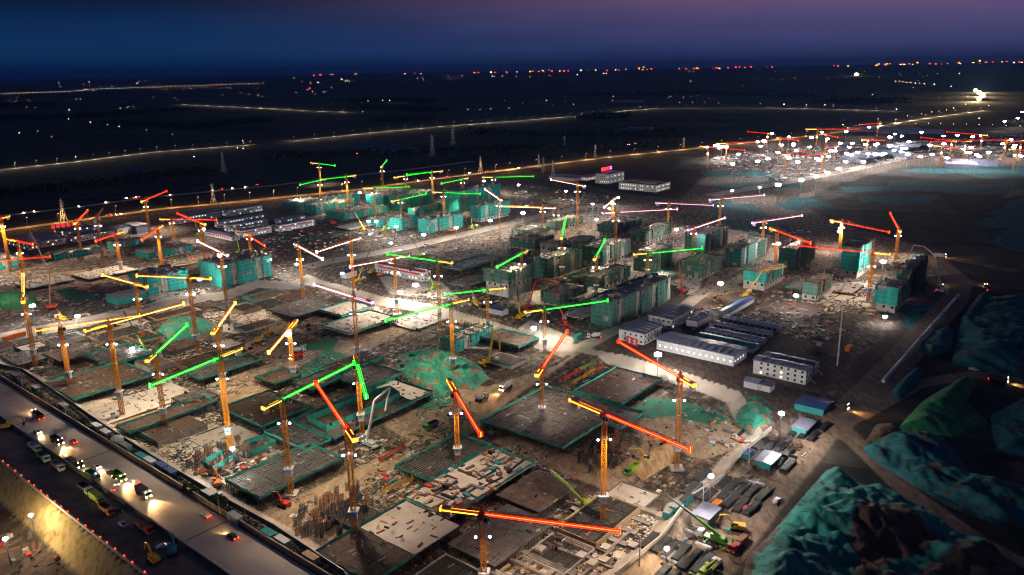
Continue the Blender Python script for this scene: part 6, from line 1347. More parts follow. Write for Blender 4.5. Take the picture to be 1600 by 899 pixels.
# stored yellow crane sections and coloured steel below the raked bank
for k, (px, py, m, l) in enumerate(((905, 590, yellow_paint, 'yellow lattice crane section in front of the stored stack'), (918, 585, yellow_paint, 'yellow lattice crane section in the middle of the stored stack'), (928, 578, orange_paint, 'orange lattice section at the right of the stored stack'), (912, 575, lime_paint, 'lime lattice boom lying on the stored stack'), (892, 588, red_paint, 'red lattice section left of the stored stack'), (612, 712, red_paint, 'red lattice section lying on the dirt by the materials deck'), (622, 762, yellow_paint, 'short yellow lattice section beside the materials deck'))):
    t = thing('crane_section', l, 'crane part', gp(px, py)+Vector((0, 0, .9)), VA+rnd.uniform(-.2, .2)); o = part('lattice', 'cs', lambda b: f_jib(b, 14), m, t, (-7, 0, 0), 0, (1, 1, 1)); [part('end_frame', 'cse', lambda b: b.box(-.08, .08, -.9, .9, -.2, 1.5), m, t, (s_*7.03, 0, 0)) for s_ in (-1, 1)]
# ================================================================== MATERIAL STACKS
def in_any(polys, x, y): return any(inside(pl, np.array([x]), np.array([y]))[0] for pl in polys)
def f_timber(b):
    for j in range(3):
        for k in range(5): b.box(-2+rnd.uniform(-.2, .1), 2+rnd.uniform(-.1, .3), -.6+k*.25, -.38+k*.25, .12+j*.22, .31+j*.22)
    b.box(-1.3, -1.15, -.65, .65, 0, .12); b.box(1.1, 1.25, -.65, .65, 0, .12)
def f_pipes(b):
    for j in range(3):
        for k in range(6-j): b.tube((-3, -.75+k*.28+j*.14, .16+j*.25), (3+rnd.uniform(-.2, .2), -.75+k*.28+j*.14, .16+j*.25), .13, 6)
def f_bars(b):
    for k in range(8): b.bar((-4.5+rnd.uniform(-.6, .2), -.5+k*.14, .1+.07*(k % 3)), (4.5+rnd.uniform(-.2, .8), -.5+k*.14+rnd.uniform(-.1, .1), .1+.07*(k % 3)), .12)
def f_pallet(b):
    b.box(-.9, .9, -.9, .9, 0, .14)
    for i in range(2):
        for j in range(2): b.box(-.85+i*.86, -.02+i*.86, -.85+j*.86, -.02+j*.86, .14, 1.0+.3*((i+j) % 2))
def f_panel(b):
    for k in range(6): b.rbox(rnd.uniform(-.1, .1), rnd.uniform(-.1, .1), k*.14, 3.0, 1.5, .12, rnd.uniform(-.05, .05))
def f_coil(b):
    for k in range(3): b.tube((-.8+k*.8, -.45, .75), (-.8+k*.8, .45, .75), .75, 10)
STK = {
 'timber_stack': ('timber stack', f_timber, [timber, mat('old_timber', (.20, .14, .09), .9), mat('pale_timber', (.55, .44, .29), .8)]),
 'pipe_bundle': ('pipe bundle', f_pipes, [dark_steel, steel, rust]),
 'rebar_bundle': ('rebar bundle', f_bars, [dark_steel, rust]),
 'brick_pallet': ('pallet', f_pallet, [white_paint, concrete, rust, pale_concrete]),
 'panel_stack': ('panel stack', f_panel, [timber, dark_concrete, red_paint, steel, teal_paint]),
 'wire_coil': ('wire coil', f_coil, [black_rubber])}
DARKN = {'timber': 'tan', 'old_timber': 'dark brown', 'pale_timber': 'pale', 'dark_steel': 'black', 'galvanised_steel': 'grey', 'rusty_steel': 'rust-brown', 'white_paint': 'white', 'concrete': 'grey', 'pale_concrete': 'cream', 'dark_concrete': 'dark grey', 'red_paint': 'red', 'teal_paint': 'teal', 'rubber': 'black'}
NOUN = {'timber_stack': 'timber stack', 'pipe_bundle': 'bundle of long pipes', 'rebar_bundle': 'bundle of steel bars', 'brick_pallet': 'loaded pallet', 'panel_stack': 'stack of panels', 'wire_coil': 'row of cable coils'}
AREAS = [ # outline px, height above ground it lies on, count, weights, place
 ([(640, 775), (678, 752), (728, 722), (773, 697), (832, 728), (745, 782), (712, 800), (690, 812)], DECK+.02, 88, (30, 16, 26, 12, 10, 4), 'on the heaped pale deck in the centre foreground'),
 ([(592, 742), (625, 735), (675, 752), (640, 775), (610, 790)], PITZ+.02, 26, (8, 2, 2, 12, 8, 0), 'between the two foreground decks'),
 ([(180, 690), (320, 650), (340, 700), (290, 730)], PITZ+.02, 40, (14, 6, 8, 4, 10, 0), 'in the pale yard by the highway'),
 ([(290, 735), (440, 680), (450, 700), (350, 760)], PITZ+.02, 26, (8, 3, 6, 6, 5, 3), 'around the green stair pits'),
 ([(790, 820), (900, 790), (900, 840), (830, 899), (780, 890)], PITZ+.02, 34, (20, 4, 12, 2, 5, 0), 'on the ground at the bottom centre right'),
 ([(1130, 770), (1230, 680), (1250, 700), (1160, 800)], .02, 34, (0, 24, 6, 0, 2, 2), 'in the dark pipe yard at lower right'),
 ([(1030, 880), (1090, 820), (1130, 850), (1080, 910)], .02, 18, (0, 14, 4, 0, 0, 0), 'in the bottom right pipe yard'),
 ([(1060, 650), (1110, 640), (1180, 690), (1140, 720)], PITZ+.02, 20, (4, 2, 2, 10, 4, 0), 'below the teal heap in the right pit corner'),
 ([(480, 510), (430, 530), (470, 545), (520, 520)], PITZ+.02, 16, (4, 6, 2, 3, 3, 2), 'beside the upper pit track'),
 ([(330, 560), (420, 520), (440, 540), (360, 580)], PITZ+.02, 14, (4, 4, 2, 3, 3, 2), 'left of the upper pit track')]
AREAS += [([(470, 372), (620, 352), (640, 372), (500, 398)], .02, 44, (8, 6, 8, 10, 8, 1), 'in the dark yard before the teal blocks'), ([(620, 392), (800, 358), (820, 372), (680, 402)], .02, 26, (8, 4, 6, 8, 6, 1), 'along the main site road'), ([(700, 455), (780, 470), (800, 500), (720, 480)], .02, 34, (8, 6, 6, 8, 8, 1), 'on the pit rim yard'), ([(1090, 470), (1240, 450), (1320, 500), (1290, 540), (1130, 490)], .02, 60, (10, 14, 12, 6, 10, 2), 'in the dark yard before the right blocks'), ([(1260, 465), (1370, 445), (1390, 490), (1280, 492)], .02, 40, (10, 6, 10, 6, 8, 0), 'between the floodlit right blocks'), ([(130, 400), (330, 385), (340, 405), (150, 425)], .02, 34, (8, 4, 8, 8, 6, 0), 'on the left plateau'), ([(850, 445), (960, 440), (950, 470), (860, 480)], .02, 30, (8, 4, 8, 8, 6, 0), 'among the middle netted blocks'), ([(60, 500), (250, 465), (330, 455), (340, 462), (120, 502)], .02, 26, (6, 6, 6, 6, 6, 1), 'along the top of the left bank'), ([(780, 292), (900, 305), (960, 318), (830, 325)], .02, 20, (6, 4, 6, 8, 6, 0), 'in the back yard')]
fams = list(STK); n_st = 0
for px, z, cnt, wts, place in AREAS:
    pl = poly_xy(px, z); x0, y0 = pl.min(0); x1, y1 = pl.max(0); k = 0
    fam_rot = rnd.choice((0, 0, 1.57))
    while k < cnt:
        x, y = rnd.uniform(x0, x1), rnd.uniform(y0, y1)
        if not inside(pl, np.array([x]), np.array([y]))[0]: continue
        f = rnd.choices(fams, wts)[0]; cat, fn, ms = STK[f]; m = rnd.choice(ms); v = rnd.randint(0, 1)
        o = part(f, (f, v), fn, m, None, (x, y, z if z < -1 else max(z, .02)), VA+rnd.choice((0, 0, 0, 1.57, 1.57))+rnd.uniform(-.12, .12))
        if z == DECK+.02: o.location.z = DECK+.01
        tag(o, DARKN.get(m.name, 'dark')+' '+NOUN[f]+' '+place, cat, NOUN[f]+' '+place); k += 1
# black pipe racks in rows, square to the yard
def f_rack(b):
    for j in range(3):
        for k in range(8-j): b.tube((-5, -1.4+k*.4+j*.2, .3+j*.35), (5+rnd.uniform(-.4, .4), -1.4+k*.4+j*.2, .3+j*.35), .19, 6)
for px, rows_, cols, place in (((1150, 775), 7, 2, 'in the dark yard left of the haul road'), ((1208, 712), 5, 2, 'behind the grey-roofed yard shelter'), ((1250, 668), 3, 2, 'beside the shelter at the pit corner'), ((1078, 852), 6, 1, 'at the bottom right yard'), ((1062, 892), 4, 2, 'cut by the bottom edge at right')):
    o = P(*px)
    for i in range(rows_):
        for j in range(cols):
            if rnd.random() < .1: continue
            p = o+UD*(i*3.9-8)+VD*(j*11.5-6); q = part('pipe_rack', ('rack', rnd.randint(0, 2)), f_rack, dark_steel if rnd.random() < .93 else rust, None, (p.x+rnd.uniform(-.4, .4), p.y+rnd.uniform(-.4, .4), .02), VA+rnd.uniform(-.04, .04)); tag(q, 'long rack of dark pipes '+place, 'pipe rack', 'pipe racks '+place)
# rail track and stores on the floor of the yellow lit cut
def gz(px, py): return P(px, py, CUTZ)
p, q = gz(70, 838), gz(170, 930); d = q-p; t = thing('rail_track', 'narrow rail track with sleepers on the floor of the yellow lit cut', 'rail track', (p.x, p.y, CUTZ), math.atan2(d.y, d.x))
own('rail', lambda b: b.box(-20, d.length, -.8, -.68, .2, .4), steel, t); own('rail', lambda b: b.box(-20, d.length, .68, .8, .2, .4), steel, t)
for k in range(40): part('sleeper', 'slp_', lambda b: b.box(-.14, .14, -1.4, 1.4, 0, .2), dark_concrete, t, (-19+k*1.2, 0, 0))
for k in range(16):
    px, py = rnd.uniform(0, 130), rnd.uniform(815, 900); p = gz(px, py)
    if tz(p.x, p.y) > CUTZ+.3: continue
    f = rnd.choice(fams[:5]); cat, fn, ms = STK[f]; m = rnd.choice(ms); tag(part(f, (f, 0), fn, m, None, p, rnd.uniform(0, 3)), DARKN.get(m.name, 'dark')+' '+NOUN[f]+' on the floor of the yellow lit cut', cat, NOUN[f]+' on the floor of the cut')
# ================================================================== LITTER OF BUILDING MATERIAL nobody could count
def debris():
    PAL = [(.32, .23, .14), (.20, .14, .09), (.40, .33, .26), (.46, .42, .38), (.28, .26, .24), (.06, .055, .05), (.03, .03, .03), (.10, .085, .08), (.22, .14, .09), (.05, .045, .04), (.16, .13, .11), (.34, .30, .27), (.58, .55, .52), (.2, .17, .15), (.03, .17, .15), (.4, .16, .05)]
    b = MB(); R = random.Random(5)
    def fill(px, z, n, big=1.0, pal=PAL, avoid=True):
        pl = poly_xy(px, z if z is not None else 0); x0, y0 = pl.min(0); x1, y1 = pl.max(0); xs = np.array([R.uniform(x0, x1) for _ in range(n*3)]); ys = np.array([R.uniform(y0, y1) for _ in range(n*3)])
        ok = inside(pl, xs, ys)
        if avoid:
            for f in FOOT: ok &= ~inside(f, xs, ys)
            tzz = terrain(xs, ys); ok &= (tzz > -.3) | (tzz < PITZ+.4)
            ok &= np.array([mnoise.noise(Vector((a*.035, c*.035, 9)))+.5*mnoise.noise(Vector((a*.12, c*.12, 4))) for a, c in zip(xs, ys)]) > R.uniform(-.16, -.04)
            if z is None or z < -2:
                for f, _ in DECKS: ok &= ~inside(f, xs, ys)
        xs, ys = xs[ok][:n], ys[ok][:n]; zs = terrain(xs, ys) if z is None else np.full(len(xs), z)
        cl = [(R.uniform(x0, x1), R.uniform(y0, y1), R.choice(pal)) for _ in range(max(6, n//30))]
        for x, y, zz in zip(xs, ys, zs):
            j = min(cl, key=lambda c: (c[0]-x)**2+(c[1]-y)**2); c = j[2] if R.random() < .6 else R.choice(pal)
            r = R.random(); a = VA+R.choice((0, 0, 1.57))+R.gauss(0, .14)
            if r < .4: s = (R.uniform(1.2, 5.0)*big, R.uniform(.12, .38)*big, R.uniform(.1, .35))
            elif r < .8: s = (R.uniform(.3, 1.3)*big, R.uniform(.3, .9)*big, R.uniform(.15, .7)*big)
            else: s = (R.uniform(1.0, 2.6)*big, R.uniform(.8, 1.7)*big, R.uniform(.08, .4)*big)
            b.rbox(x, y, zz-.05, *s, a, c, 0 if r < .5 else R.uniform(-.2, .2))
    pitpx = [(-30, 562), (36, 583), (145, 658), (340, 780), (538, 899), (940, 905), (1035, 841), (1127, 750), (1195, 680), (1160, 632), (1050, 590), (972, 565), (850, 600), (740, 640), (700, 560), (830, 540), (800, 520), (690, 490), (600, 473), (480, 445), (350, 470), (130, 510), (0, 535)]
    fill(pitpx, PITZ, 6000)
    fill([(560, 740), (700, 660), (880, 720), (960, 790), (900, 880), (620, 880), (480, 850)], PITZ, 1800)
    fill([(780, 900), (830, 830), (1000, 790), (1040, 830), (960, 900)], PITZ, 1500)
    fill([(180, 680), (330, 618), (450, 690), (330, 770)], PITZ, 1500)
    fill([(0, 560), (300, 470), (480, 450), (560, 560), (300, 640), (100, 620)], PITZ, 2200)
    fill([(0, 400), (340, 380), (480, 390), (450, 432), (300, 460), (0, 515)], 0, 1800, 1.25)
    fill([(420, 345), (760, 330), (820, 345), (500, 408), (400, 400)], 0, 1500, 1.25)
    fill([(500, 418), (700, 380), (900, 340), (960, 520), (800, 505), (600, 458)], 0, 2600, 1.2, PAL[:1]+PAL[1:2]+PAL[4:12])
    fill([(900, 340), (1060, 325), (1420, 390), (1450, 470), (1100, 520), (960, 515)], 0, 2600, 1.25)
    fill([(780, 285), (960, 305), (960, 330), (820, 335)], 0, 500, 1.5)
    fill([(1240, 430), (1370, 430), (1380, 495), (1240, 480)], 0, 900, 1.1)
    fill([(1090, 790), (1260, 670), (1310, 650), (1180, 820), (1060, 905)], 0, 700)
    fill([(1100, 470), (1260, 480), (1330, 510), (1310, 560), (1130, 500)], 0, 600, 1.2)
    fill([(1120, 240), (1600, 210), (1600, 250), (1420, 250), (1200, 288), (1110, 265)], 0, 2600, 4.0, [(.42, .38, .36), (.3, .28, .28), (.6, .56, .54), (.12, .11, .12), (.2, .18, .2)])
    fill([(-20, 800), (60, 800), (190, 930), (60, 960), (-40, 900)], CUTZ, 170, 1, PAL[4:12], False)
    for pl, z in DECKS:
        q = [tuple(c) for c in pl]; x0, y0 = pl.min(0); x1, y1 = pl.max(0); n = int(abs((x1-x0)*(y1-y0))/26)
        for _ in range(n):
            x, y = R.uniform(x0, x1), R.uniform(y0, y1)
            if inside(pl, np.array([x]), np.array([y]))[0]: b.rbox(x, y, z, R.uniform(.3, 3.2), R.uniform(.2, .8), R.uniform(.08, .6), VA+R.choice((0, 1.57))+R.uniform(-.2, .2), R.choice(PAL))
    o = stuff(link('site_debris', b.mesh('site_debris', paint_mix)))
debris()
# ================================================================== PEOPLE
def person_mesh():
    me = bpy.data.meshes.new('person'); bm_ = bmesh.new()
    J = [((0, 0, .92), .14), ((0, 0, 1.2), .15), ((0, 0, 1.42), .13), ((0, 0, 1.52), .055), ((0, .01, 1.64), .10), ((0, .01, 1.74), .07), ((.1, 0, .88), .09), ((.12, .02, .48), .065), ((.13, 0, .08), .05), ((.13, .14, .04), .045), ((-.1, 0, .88), .09), ((-.12, -.08, .48), .065), ((-.13, -.16, .08), .05), ((-.13, -.02, .04), .045), ((.2, 0, 1.4), .06), ((.26, .02, 1.12), .045), ((.24, .16, .92), .04), ((-.2, 0, 1.4), .06), ((-.27, .02, 1.12), .045), ((-.26, .1, .88), .04)]
    E_ = [(0, 1), (1, 2), (2, 3), (3, 4), (4, 5), (0, 6), (6, 7), (7, 8), (8, 9), (0, 10), (10, 11), (11, 12), (12, 13), (2, 14), (14, 15), (15, 16), (2, 17), (17, 18), (18, 19)]
    me.from_pydata([j[0] for j in J], E_, []); o = bpy.data.objects.new('person_source', me); COL.objects.link(o)
    md = o.modifiers.new('s', 'SKIN'); sv = me.skin_vertices[0].data
    for k, j in enumerate(J): sv[k].radius = (j[1], j[1])
    sv[0].use_root = True; md2 = o.modifiers.new('d', 'SUBSURF'); md2.levels = 1
    dg = bpy.context.evaluated_depsgraph_get(); r = bpy.data.meshes.new_from_object(o.evaluated_get(dg)); bpy.data.objects.remove(o); r.materials.clear(); r.materials.append(mat('work_clothes', (.04, .05, .09), .9)); return r
PM = person_mesh(); vest = mat('orange_vest', (.8, .22, .03), .8); helmet = mat('helmet_yellow', (.7, .45, .05), .5)
def f_vest(b): b.lathe([(.19, 1.0), (.20, 1.2), (.19, 1.42), (.10, 1.47)], 8)
def f_helm(b): b.lathe([(.13, 1.70), (.12, 1.78), (.05, 1.84)], 8)
for k, (px, py, dk) in enumerate([(893, 732, 0), (770, 722, 1), (757, 712, 1), (940, 842, 0), (1052, 717, 0), (1020, 845, 0), (1013, 852, 0), (1090, 735, 0), (1096, 728, 0), (640, 690, 0), (720, 726, 1), (690, 716, 1), (560, 805, 1), (345, 745, 1), (400, 760, 1), (265, 652, 0), (1135, 742, 0), (1138, 748, 0), (850, 655, 1), (1030, 870, 0)]):
    p = P(px, py, DECK) if dk else gp(px, py)
    t = link('person', PM, None, p, rnd.uniform(0, 6)); tag(t, 'worker in an orange vest and yellow helmet standing on the site', 'person', 'workers in orange vests'); t.scale = (1.05, 1.05, 1.05)
    part('vest', 'vst', f_vest, vest, t); part('helmet', 'hlm', f_helm, helmet, t)
# ================================================================== TREES AND HEDGES
wood_leaf = mat('far_foliage', (.012, .018, .012), .9)
leaf = mat('foliage', (.035, .055, .022), .8, var=.4, scale=.8)
def leaf_cloud(b, n, rx, ry, rz, cz, s, R):
    for _ in range(n):
        while True:
            v = Vector((R.uniform(-1, 1), R.uniform(-1, 1), R.uniform(-1, 1)))
            if .25 < v.length < 1: break
        c = Vector((v.x*rx, v.y*ry, cz+v.z*rz)); a = Vector((R.gauss(0, 1), R.gauss(0, 1), R.gauss(0, 1))).normalized(); e = a.orthogonal().normalized(); f = a.cross(e); k = s*R.uniform(.6, 1.4)
        b.add([c-e*k, c+f*k*.5, c+e*k, c-f*k*.5], [(0, 1, 2, 3)])
for px, py, h, l in ((348, 800, 7, 'bushy dark tree beside the teal cabin at the highway fence'), (332, 790, 4, 'small shrub left of the bushy tree at the highway fence'), (290, 770, 3.5, 'shrub below the blue cabins at the highway fence'), (300, 776, 3.2, 'round shrub between the blue and the teal cabins')):
    g = gp(px, py); t = thing('tree', l, 'tree', g); R = random.Random(px)
    own('trunk', lambda b: (b.tube((0, 0, 0), (.1, 0, h*.45), .18, 6, .1), b.bar((.1, 0, h*.4), (.8, .3, h*.7), .1), b.bar((.1, 0, h*.4), (-.7, -.2, h*.72), .1)), rust, t); own('crown', lambda b: leaf_cloud(b, 420, h*.32, h*.32, h*.36, h*.62, .34, R), leaf, t)
def hedge(name, label, pts, w, h, n, z=0.0, kind=None, s=.5):
    R = random.Random(len(label)); b = MB()
    for _ in range(n):
        i = R.randrange(len(pts)-1); k = R.random(); p = pts[i].lerp(pts[i+1], k); hh = h*(.7+.5*mnoise.noise(Vector((p.x*.03, p.y*.03, 1))))
        c = Vector((p.x+R.uniform(-w, w)/2, p.y+R.uniform(-w, w)/2, z+R.random()*hh)); a = Vector((R.gauss(0, 1), R.gauss(0, 1), R.gauss(0, 1))).normalized(); e = a.orthogonal().normalized(); f = a.cross(e); q = s*R.uniform(.5, 1.5)
        b.add([c-e*q, c+f*q*.6, c+e*q, c-f*q*.6], [(0, 1, 2, 3)])
    o = link(name, b.mesh(name, wood_leaf if kind else leaf))
    if kind: o['kind'] = kind
    else: tag(o, label, 'hedge')
    return o
hedge('hedge', 'dark hedge along the site side of the wide highway', [hwy(-420, hw+3), hwy(150, hw+3)], 3.2, 2.4, 9000, s=.38)
WOODS = [[(0, 188), (120, 186), (200, 178), (290, 172)], [(180, 195), (300, 200), (420, 190)], [(0, 305), (100, 298), (220, 282), (330, 268)], [(420, 246), (560, 243), (720, 236), (840, 232)], [(540, 160), (640, 158), (660, 162)], [(920, 186), (965, 183)], [(700, 247), (900, 236), (1060, 225)], [(600, 190), (660, 187)], [(0, 168), (60, 166)], [(900, 150), (1100, 148), (1290, 152)], [(560, 170), (690, 175)], [(1290, 160), (1400, 160)], [(740, 208), (860, 214), (1000, 212), (1080, 209)]]
for k, wpx in enumerate(WOODS):
    pts = [P(*q) for q in wpx]; sc_ = pts[0].length/900; hedge('far_woods', 'dark belt of trees', pts, 30*sc_, 9+3*sc_, 1300, kind='stuff', s=1.6+1.1*sc_)
# ================================================================== THE PLAIN BEHIND: village lamps, sheds and the town on the horizon
GL = {n: glow('far_glow_'+n, c, k, False) for n, c, k in (('warm', (1, .62, .24), 12), ('white', (1, .92, .84), 12), ('red', (1, .04, .03), 10), ('blue', (.12, .12, 1), 8), ('pink', (1, .5, .9), 9), ('cyan', (.5, 1, .9), 8), ('orange', (1, .33, .06), 9))}
def far_lamp(px, py, c, s=1.0, label='tiny lamp of a village far out on the dark plain', group='village lamps on the far plain'):
    h = 8.0
    p = P(px, max(py, 112.5+ (800-px)*.0167), h); D = math.hypot(p.x, p.y)
    if D > 22000: p = Vector((p.x*22000/D, p.y*22000/D, 0)); D = 22000
    r = D/1244*s*.24*(2.6 if s >= 4 else 1)  # largest globes are swollen to imitate the glow around the lamps
    t = thing('village_lamp', label, 'lamp', (p.x, p.y, 0), 0, group)
    part('pole', 'vlp', lambda b: b.tube((0, 0, 0), (0, 0, 1), .2, 4), dark_steel, t, (0, 0, 0), 0, (1, 1, h)); part('lamp_globe', 'vlg', lambda b: b.lathe([(.3, -.9), (1, -.3), (1, .3), (.3, .9)], 6), GL[c], t, (0, 0, h), 0, (r, r, r))
NAMED = [(108, 172, 'white', 1.6), (86, 183, 'warm', 1.4), (107, 186, 'warm', 1.8), (141, 191, 'warm', 1.6), (168, 195, 'white', 1.2), (186, 198, 'white', 1.2), (188, 169, 'white', 1.2), (229, 203, 'white', 1), (30, 208, 'white', 1.4), (59, 205, 'white', 1), (303, 245, 'white', 1.8), (371, 231, 'white', 2.0), (380, 232, 'white', 1.8), (379, 220, 'warm', 1.2), (391, 221, 'orange', 1.2),
 (459, 122, 'white', 1.2), (472, 128, 'red', 1.4), (484, 138, 'red', 2.4), (485, 130, 'warm', 1.3), (497, 129, 'white', 2.0), (534, 124, 'warm', 2.4), (540, 127, 'warm', 1.6), (546, 127, 'warm', 1.2), (518, 137, 'white', 1), (505, 144, 'white', 1), (558, 240, 'red', 3.0), (598, 157, 'orange', 2.0), (604, 156, 'orange', 1.6), (609, 157, 'warm', 1.6), (575, 158, 'white', 1), (590, 163, 'white', 1), (592, 163, 'white', 1), (567, 175, 'warm', 1.2), (731, 171, 'white', 1), (750, 171, 'pink', 1.2), (767, 170, 'pink', 1.3), (795, 169, 'white', 1), (748, 119, 'red', 1.5), (700, 118, 'red', 1.6), (722, 118, 'white', 1.2), (769, 119, 'white', 1.4), (773, 120, 'warm', 1.4), (785, 119, 'white', 1.3), (660, 122, 'blue', 1.6), (652, 123, 'blue', 1.4),
 (943, 115, 'warm', 2.2), (947, 115, 'warm', 1.8), (902, 117, 'white', 1.5), (854, 157, 'pink', 1.6), (896, 163, 'pink', 1.4), (958, 151, 'pink', 1.2), (957, 157, 'pink', 1.3), (1000, 167, 'white', 1.2), (981, 226, 'pink', 1.6), (984, 226, 'pink', 1.4), (992, 224, 'pink', 1.5), (995, 224, 'pink', 1.4), (1062, 160, 'warm', 1.2), (1082, 160, 'warm', 1), (1101, 160, 'warm', 1), (1123, 161, 'warm', 1.2), (1188, 162, 'warm', 1.1), (1072, 109, 'warm', 1.3), (1077, 109, 'warm', 1.3), (1084, 109, 'warm', 1.2), (1160, 134, 'warm', 1.4), (1079, 127, 'warm', 1.2),
 (1338, 117, 'warm', 4.5), (1351, 112, 'warm', 1.5), (1399, 127, 'warm', 1.3), (1405, 127, 'warm', 1.3), (1411, 128, 'warm', 1.4), (1417, 129, 'warm', 1.4), (1423, 129, 'warm', 1.5), (1430, 130, 'white', 1.4), (1437, 130, 'warm', 1.2), (1444, 131, 'warm', 1.6), (1460, 132, 'white', 2.0), (1486, 135, 'white', 1.4), (1427, 137, 'orange', 1.3), (1499, 115, 'white', 1.4), (1465, 115, 'white', 1.2), (1363, 148, 'warm', 1.6), (1401, 171, 'white', 2.2), (1225, 163, 'white', 2.2), (1260, 164, 'white', 1.4), (1289, 164, 'warm', 1.6), (1302, 164, 'blue', 1.4), (1302, 166, 'red', 1.4), (1310, 157, 'pink', 1.4), (1530, 185, 'white', 1.8), (1545, 165, 'warm', 1.5), (1317, 195, 'warm', 2), (1372, 186, 'pink', 1.4),
 (1524, 141, 'warm', 4), (1530, 145, 'warm', 5), (1535, 150, 'warm', 6), (1530, 155, 'warm', 5), (1523, 160, 'warm', 2.4), (1509, 163, 'warm', 2), (1490, 169, 'orange', 2.6), (1456, 175, 'orange', 2.0), (1479, 172, 'orange', 1.6), (1418, 181, 'pink', 1.5), (1440, 178, 'orange', 1.4), (1467, 174, 'orange', 1.4),
 (1431, 193, 'warm', 1.4), (1451, 193, 'warm', 1.4), (1470, 193, 'warm', 1.4), (1490, 194, 'warm', 1.4), (1510, 194, 'warm', 1.4), (1530, 195, 'warm', 1.4), (1551, 195, 'warm', 1.4), (1572, 196, 'warm', 1.4), (1594, 197, 'warm', 1.4),
 (616, 308, 'white', .01), (140, 134, 'red', 1.5), (157, 135, 'blue', 1.6), (131, 132, 'red', 1.5), (254, 140, 'red', 1.6), (260, 140, 'warm', 1.5), (376, 145, 'red', 1.7), (139, 126, 'white', 1.2), (92, 130, 'warm', 1.2), (94, 136, 'cyan', 1.3), (175, 135, 'cyan', 1.6), (214, 131, 'orange', 2), (218, 125, 'warm', 1), (227, 124, 'warm', 1), (133, 140, 'warm', 2), (146, 142, 'warm', 1.6), (119, 155, 'orange', 1.3), (126, 155, 'orange', 1.3), (81, 214, 'orange', 1.4), (269, 210, 'pink', 1)]
for q in NAMED:
    if q[3] > .1: far_lamp(*q)
for k in range(58):
    px = k*7.2+rnd.uniform(-1, 1); far_lamp(px, 146-px*.035+(.6 if px < 120 else 0)+(-1.5 if px > 130 else 0)+rnd.uniform(-.4, .4), 'white' if rnd.random() < .6 else 'warm', 1.05, 'tiny lamp in the straight row of lamps on the left horizon', 'row of lamps on the left horizon')
CL = [(rnd.uniform(20, 1600), rnd.uniform(113, 162)) for _ in range(20)]
for k in range(120):
    cx_, cy_ = rnd.choice(CL); px = rnd.gauss(cx_, 24); py = max(112, rnd.gauss(cy_, 3.0))+max(0, (800-px)*.0167); far_lamp(px, py, rnd.choices(('white', 'warm', 'pink', 'orange', 'cyan', 'red'), (6, 6, 2, 2, 1, 1))[0], rnd.uniform(.4, .85))
for (px, py) in ((1530, 150), (1524, 158), (1534, 144), (1338, 118)):
    p = P(px, py+1, 0); o = bpy.data.objects.new('town_light', bpy.data.lights.new('town_light', 'POINT')); o.data.energy = 1.6e6 if px > 1400 else 1e6; o.data.color = (1, .72, .36); o.data.shadow_soft_size = 4; o.location = (p.x, p.y, 22); COL.objects.link(o)
# town on the horizon: dark slabs with glowing fronts
TOWN = [(740, 3, 'orange'), (765, 2, 'warm'), (775, 3, 'red'), (790, 2, 'red'), (810, 4, 'pink'), (831, 4, 'orange'), (846, 5, 'cyan'), (855, 6, 'orange'), (861, 5, 'red'), (875, 3, 'warm'), (910, 4, 'warm'), (932, 5, 'orange'), (950, 3, 'red'), (975, 4, 'warm'), (996, 9, 'red'), (1000, 10, 'orange'), (1008, 4, 'red'), (1064, 6, 'orange'), (1088, 6, 'orange'), (1112, 6, 'red'), (1120, 6, 'red'), (1137, 5, 'red'), (1150, 5, 'red'), (1162, 6, 'red'), (1175, 5, 'red'), (1200, 4, 'red'), (1305, 6, 'red'), (1365, 5, 'orange'), (1372, 6, 'orange'), (1382, 7, 'orange'), (1388, 7, 'orange'), (1406, 6, 'pink'), (1412, 7, 'orange'), (1422, 8, 'orange'), (1434, 7, 'orange'), (1451, 5, 'red'), (1495, 8, 'orange'), (1519, 6, 'orange'), (1532, 8, 'orange'), (1540, 7, 'orange'), (1547, 5, 'red'), (1566, 7, 'orange'), (1585, 5, 'warm'), (1597, 5, 'warm'), (520, 3, 'orange'), (500, 2, 'red'), (555, 4, 'orange'), (630, 3, 'orange'), (650, 3, 'red'), (1325, 3, 'orange'), (1480, 4, 'orange')]
hz_y = lambda px: 107+(800-px)*.0167
slab_wall = mat('town_wall', (.03, .03, .035), .8)
TOWN = [(x_+rnd.uniform(-3, 3), h_*rnd.uniform(.5, 1.1), c_) for x_, h_, c_ in TOWN]+[(x_+rnd.gauss(0, 14), h_*rnd.uniform(.2, .9), rnd.choice((c_, 'red', 'orange', 'red'))) for x_, h_, c_ in TOWN]
for px, hh, c in TOWN:
    D = 13000; base_py = hz_y(px)+13; d = ray(px, base_py); p = P(px, base_py); D = math.hypot(p.x, p.y); mpp = D/1244; H_ = (hh*.45*rnd.uniform(.5, 1.3)+8)*mpp; w = rnd.uniform(.6, 2.8)*mpp; dp = 20*mpp/10
    t = thing('town_block', 'tiny glowing town building standing on the horizon', 'building', (p.x, p.y, 0), -math.atan2(p.x, p.y), 'town buildings on the horizon'); own('wall', lambda b: b.box(-w/2, w/2, 0, dp, 0, H_), slab_wall, t)
    own('lit_front', lambda b: b.box(-w*.42, w*.42, -1.5, -.3, H_*(.72+.1*rnd.random()), H_*(.80+.08*rnd.random())), GL[c], t)
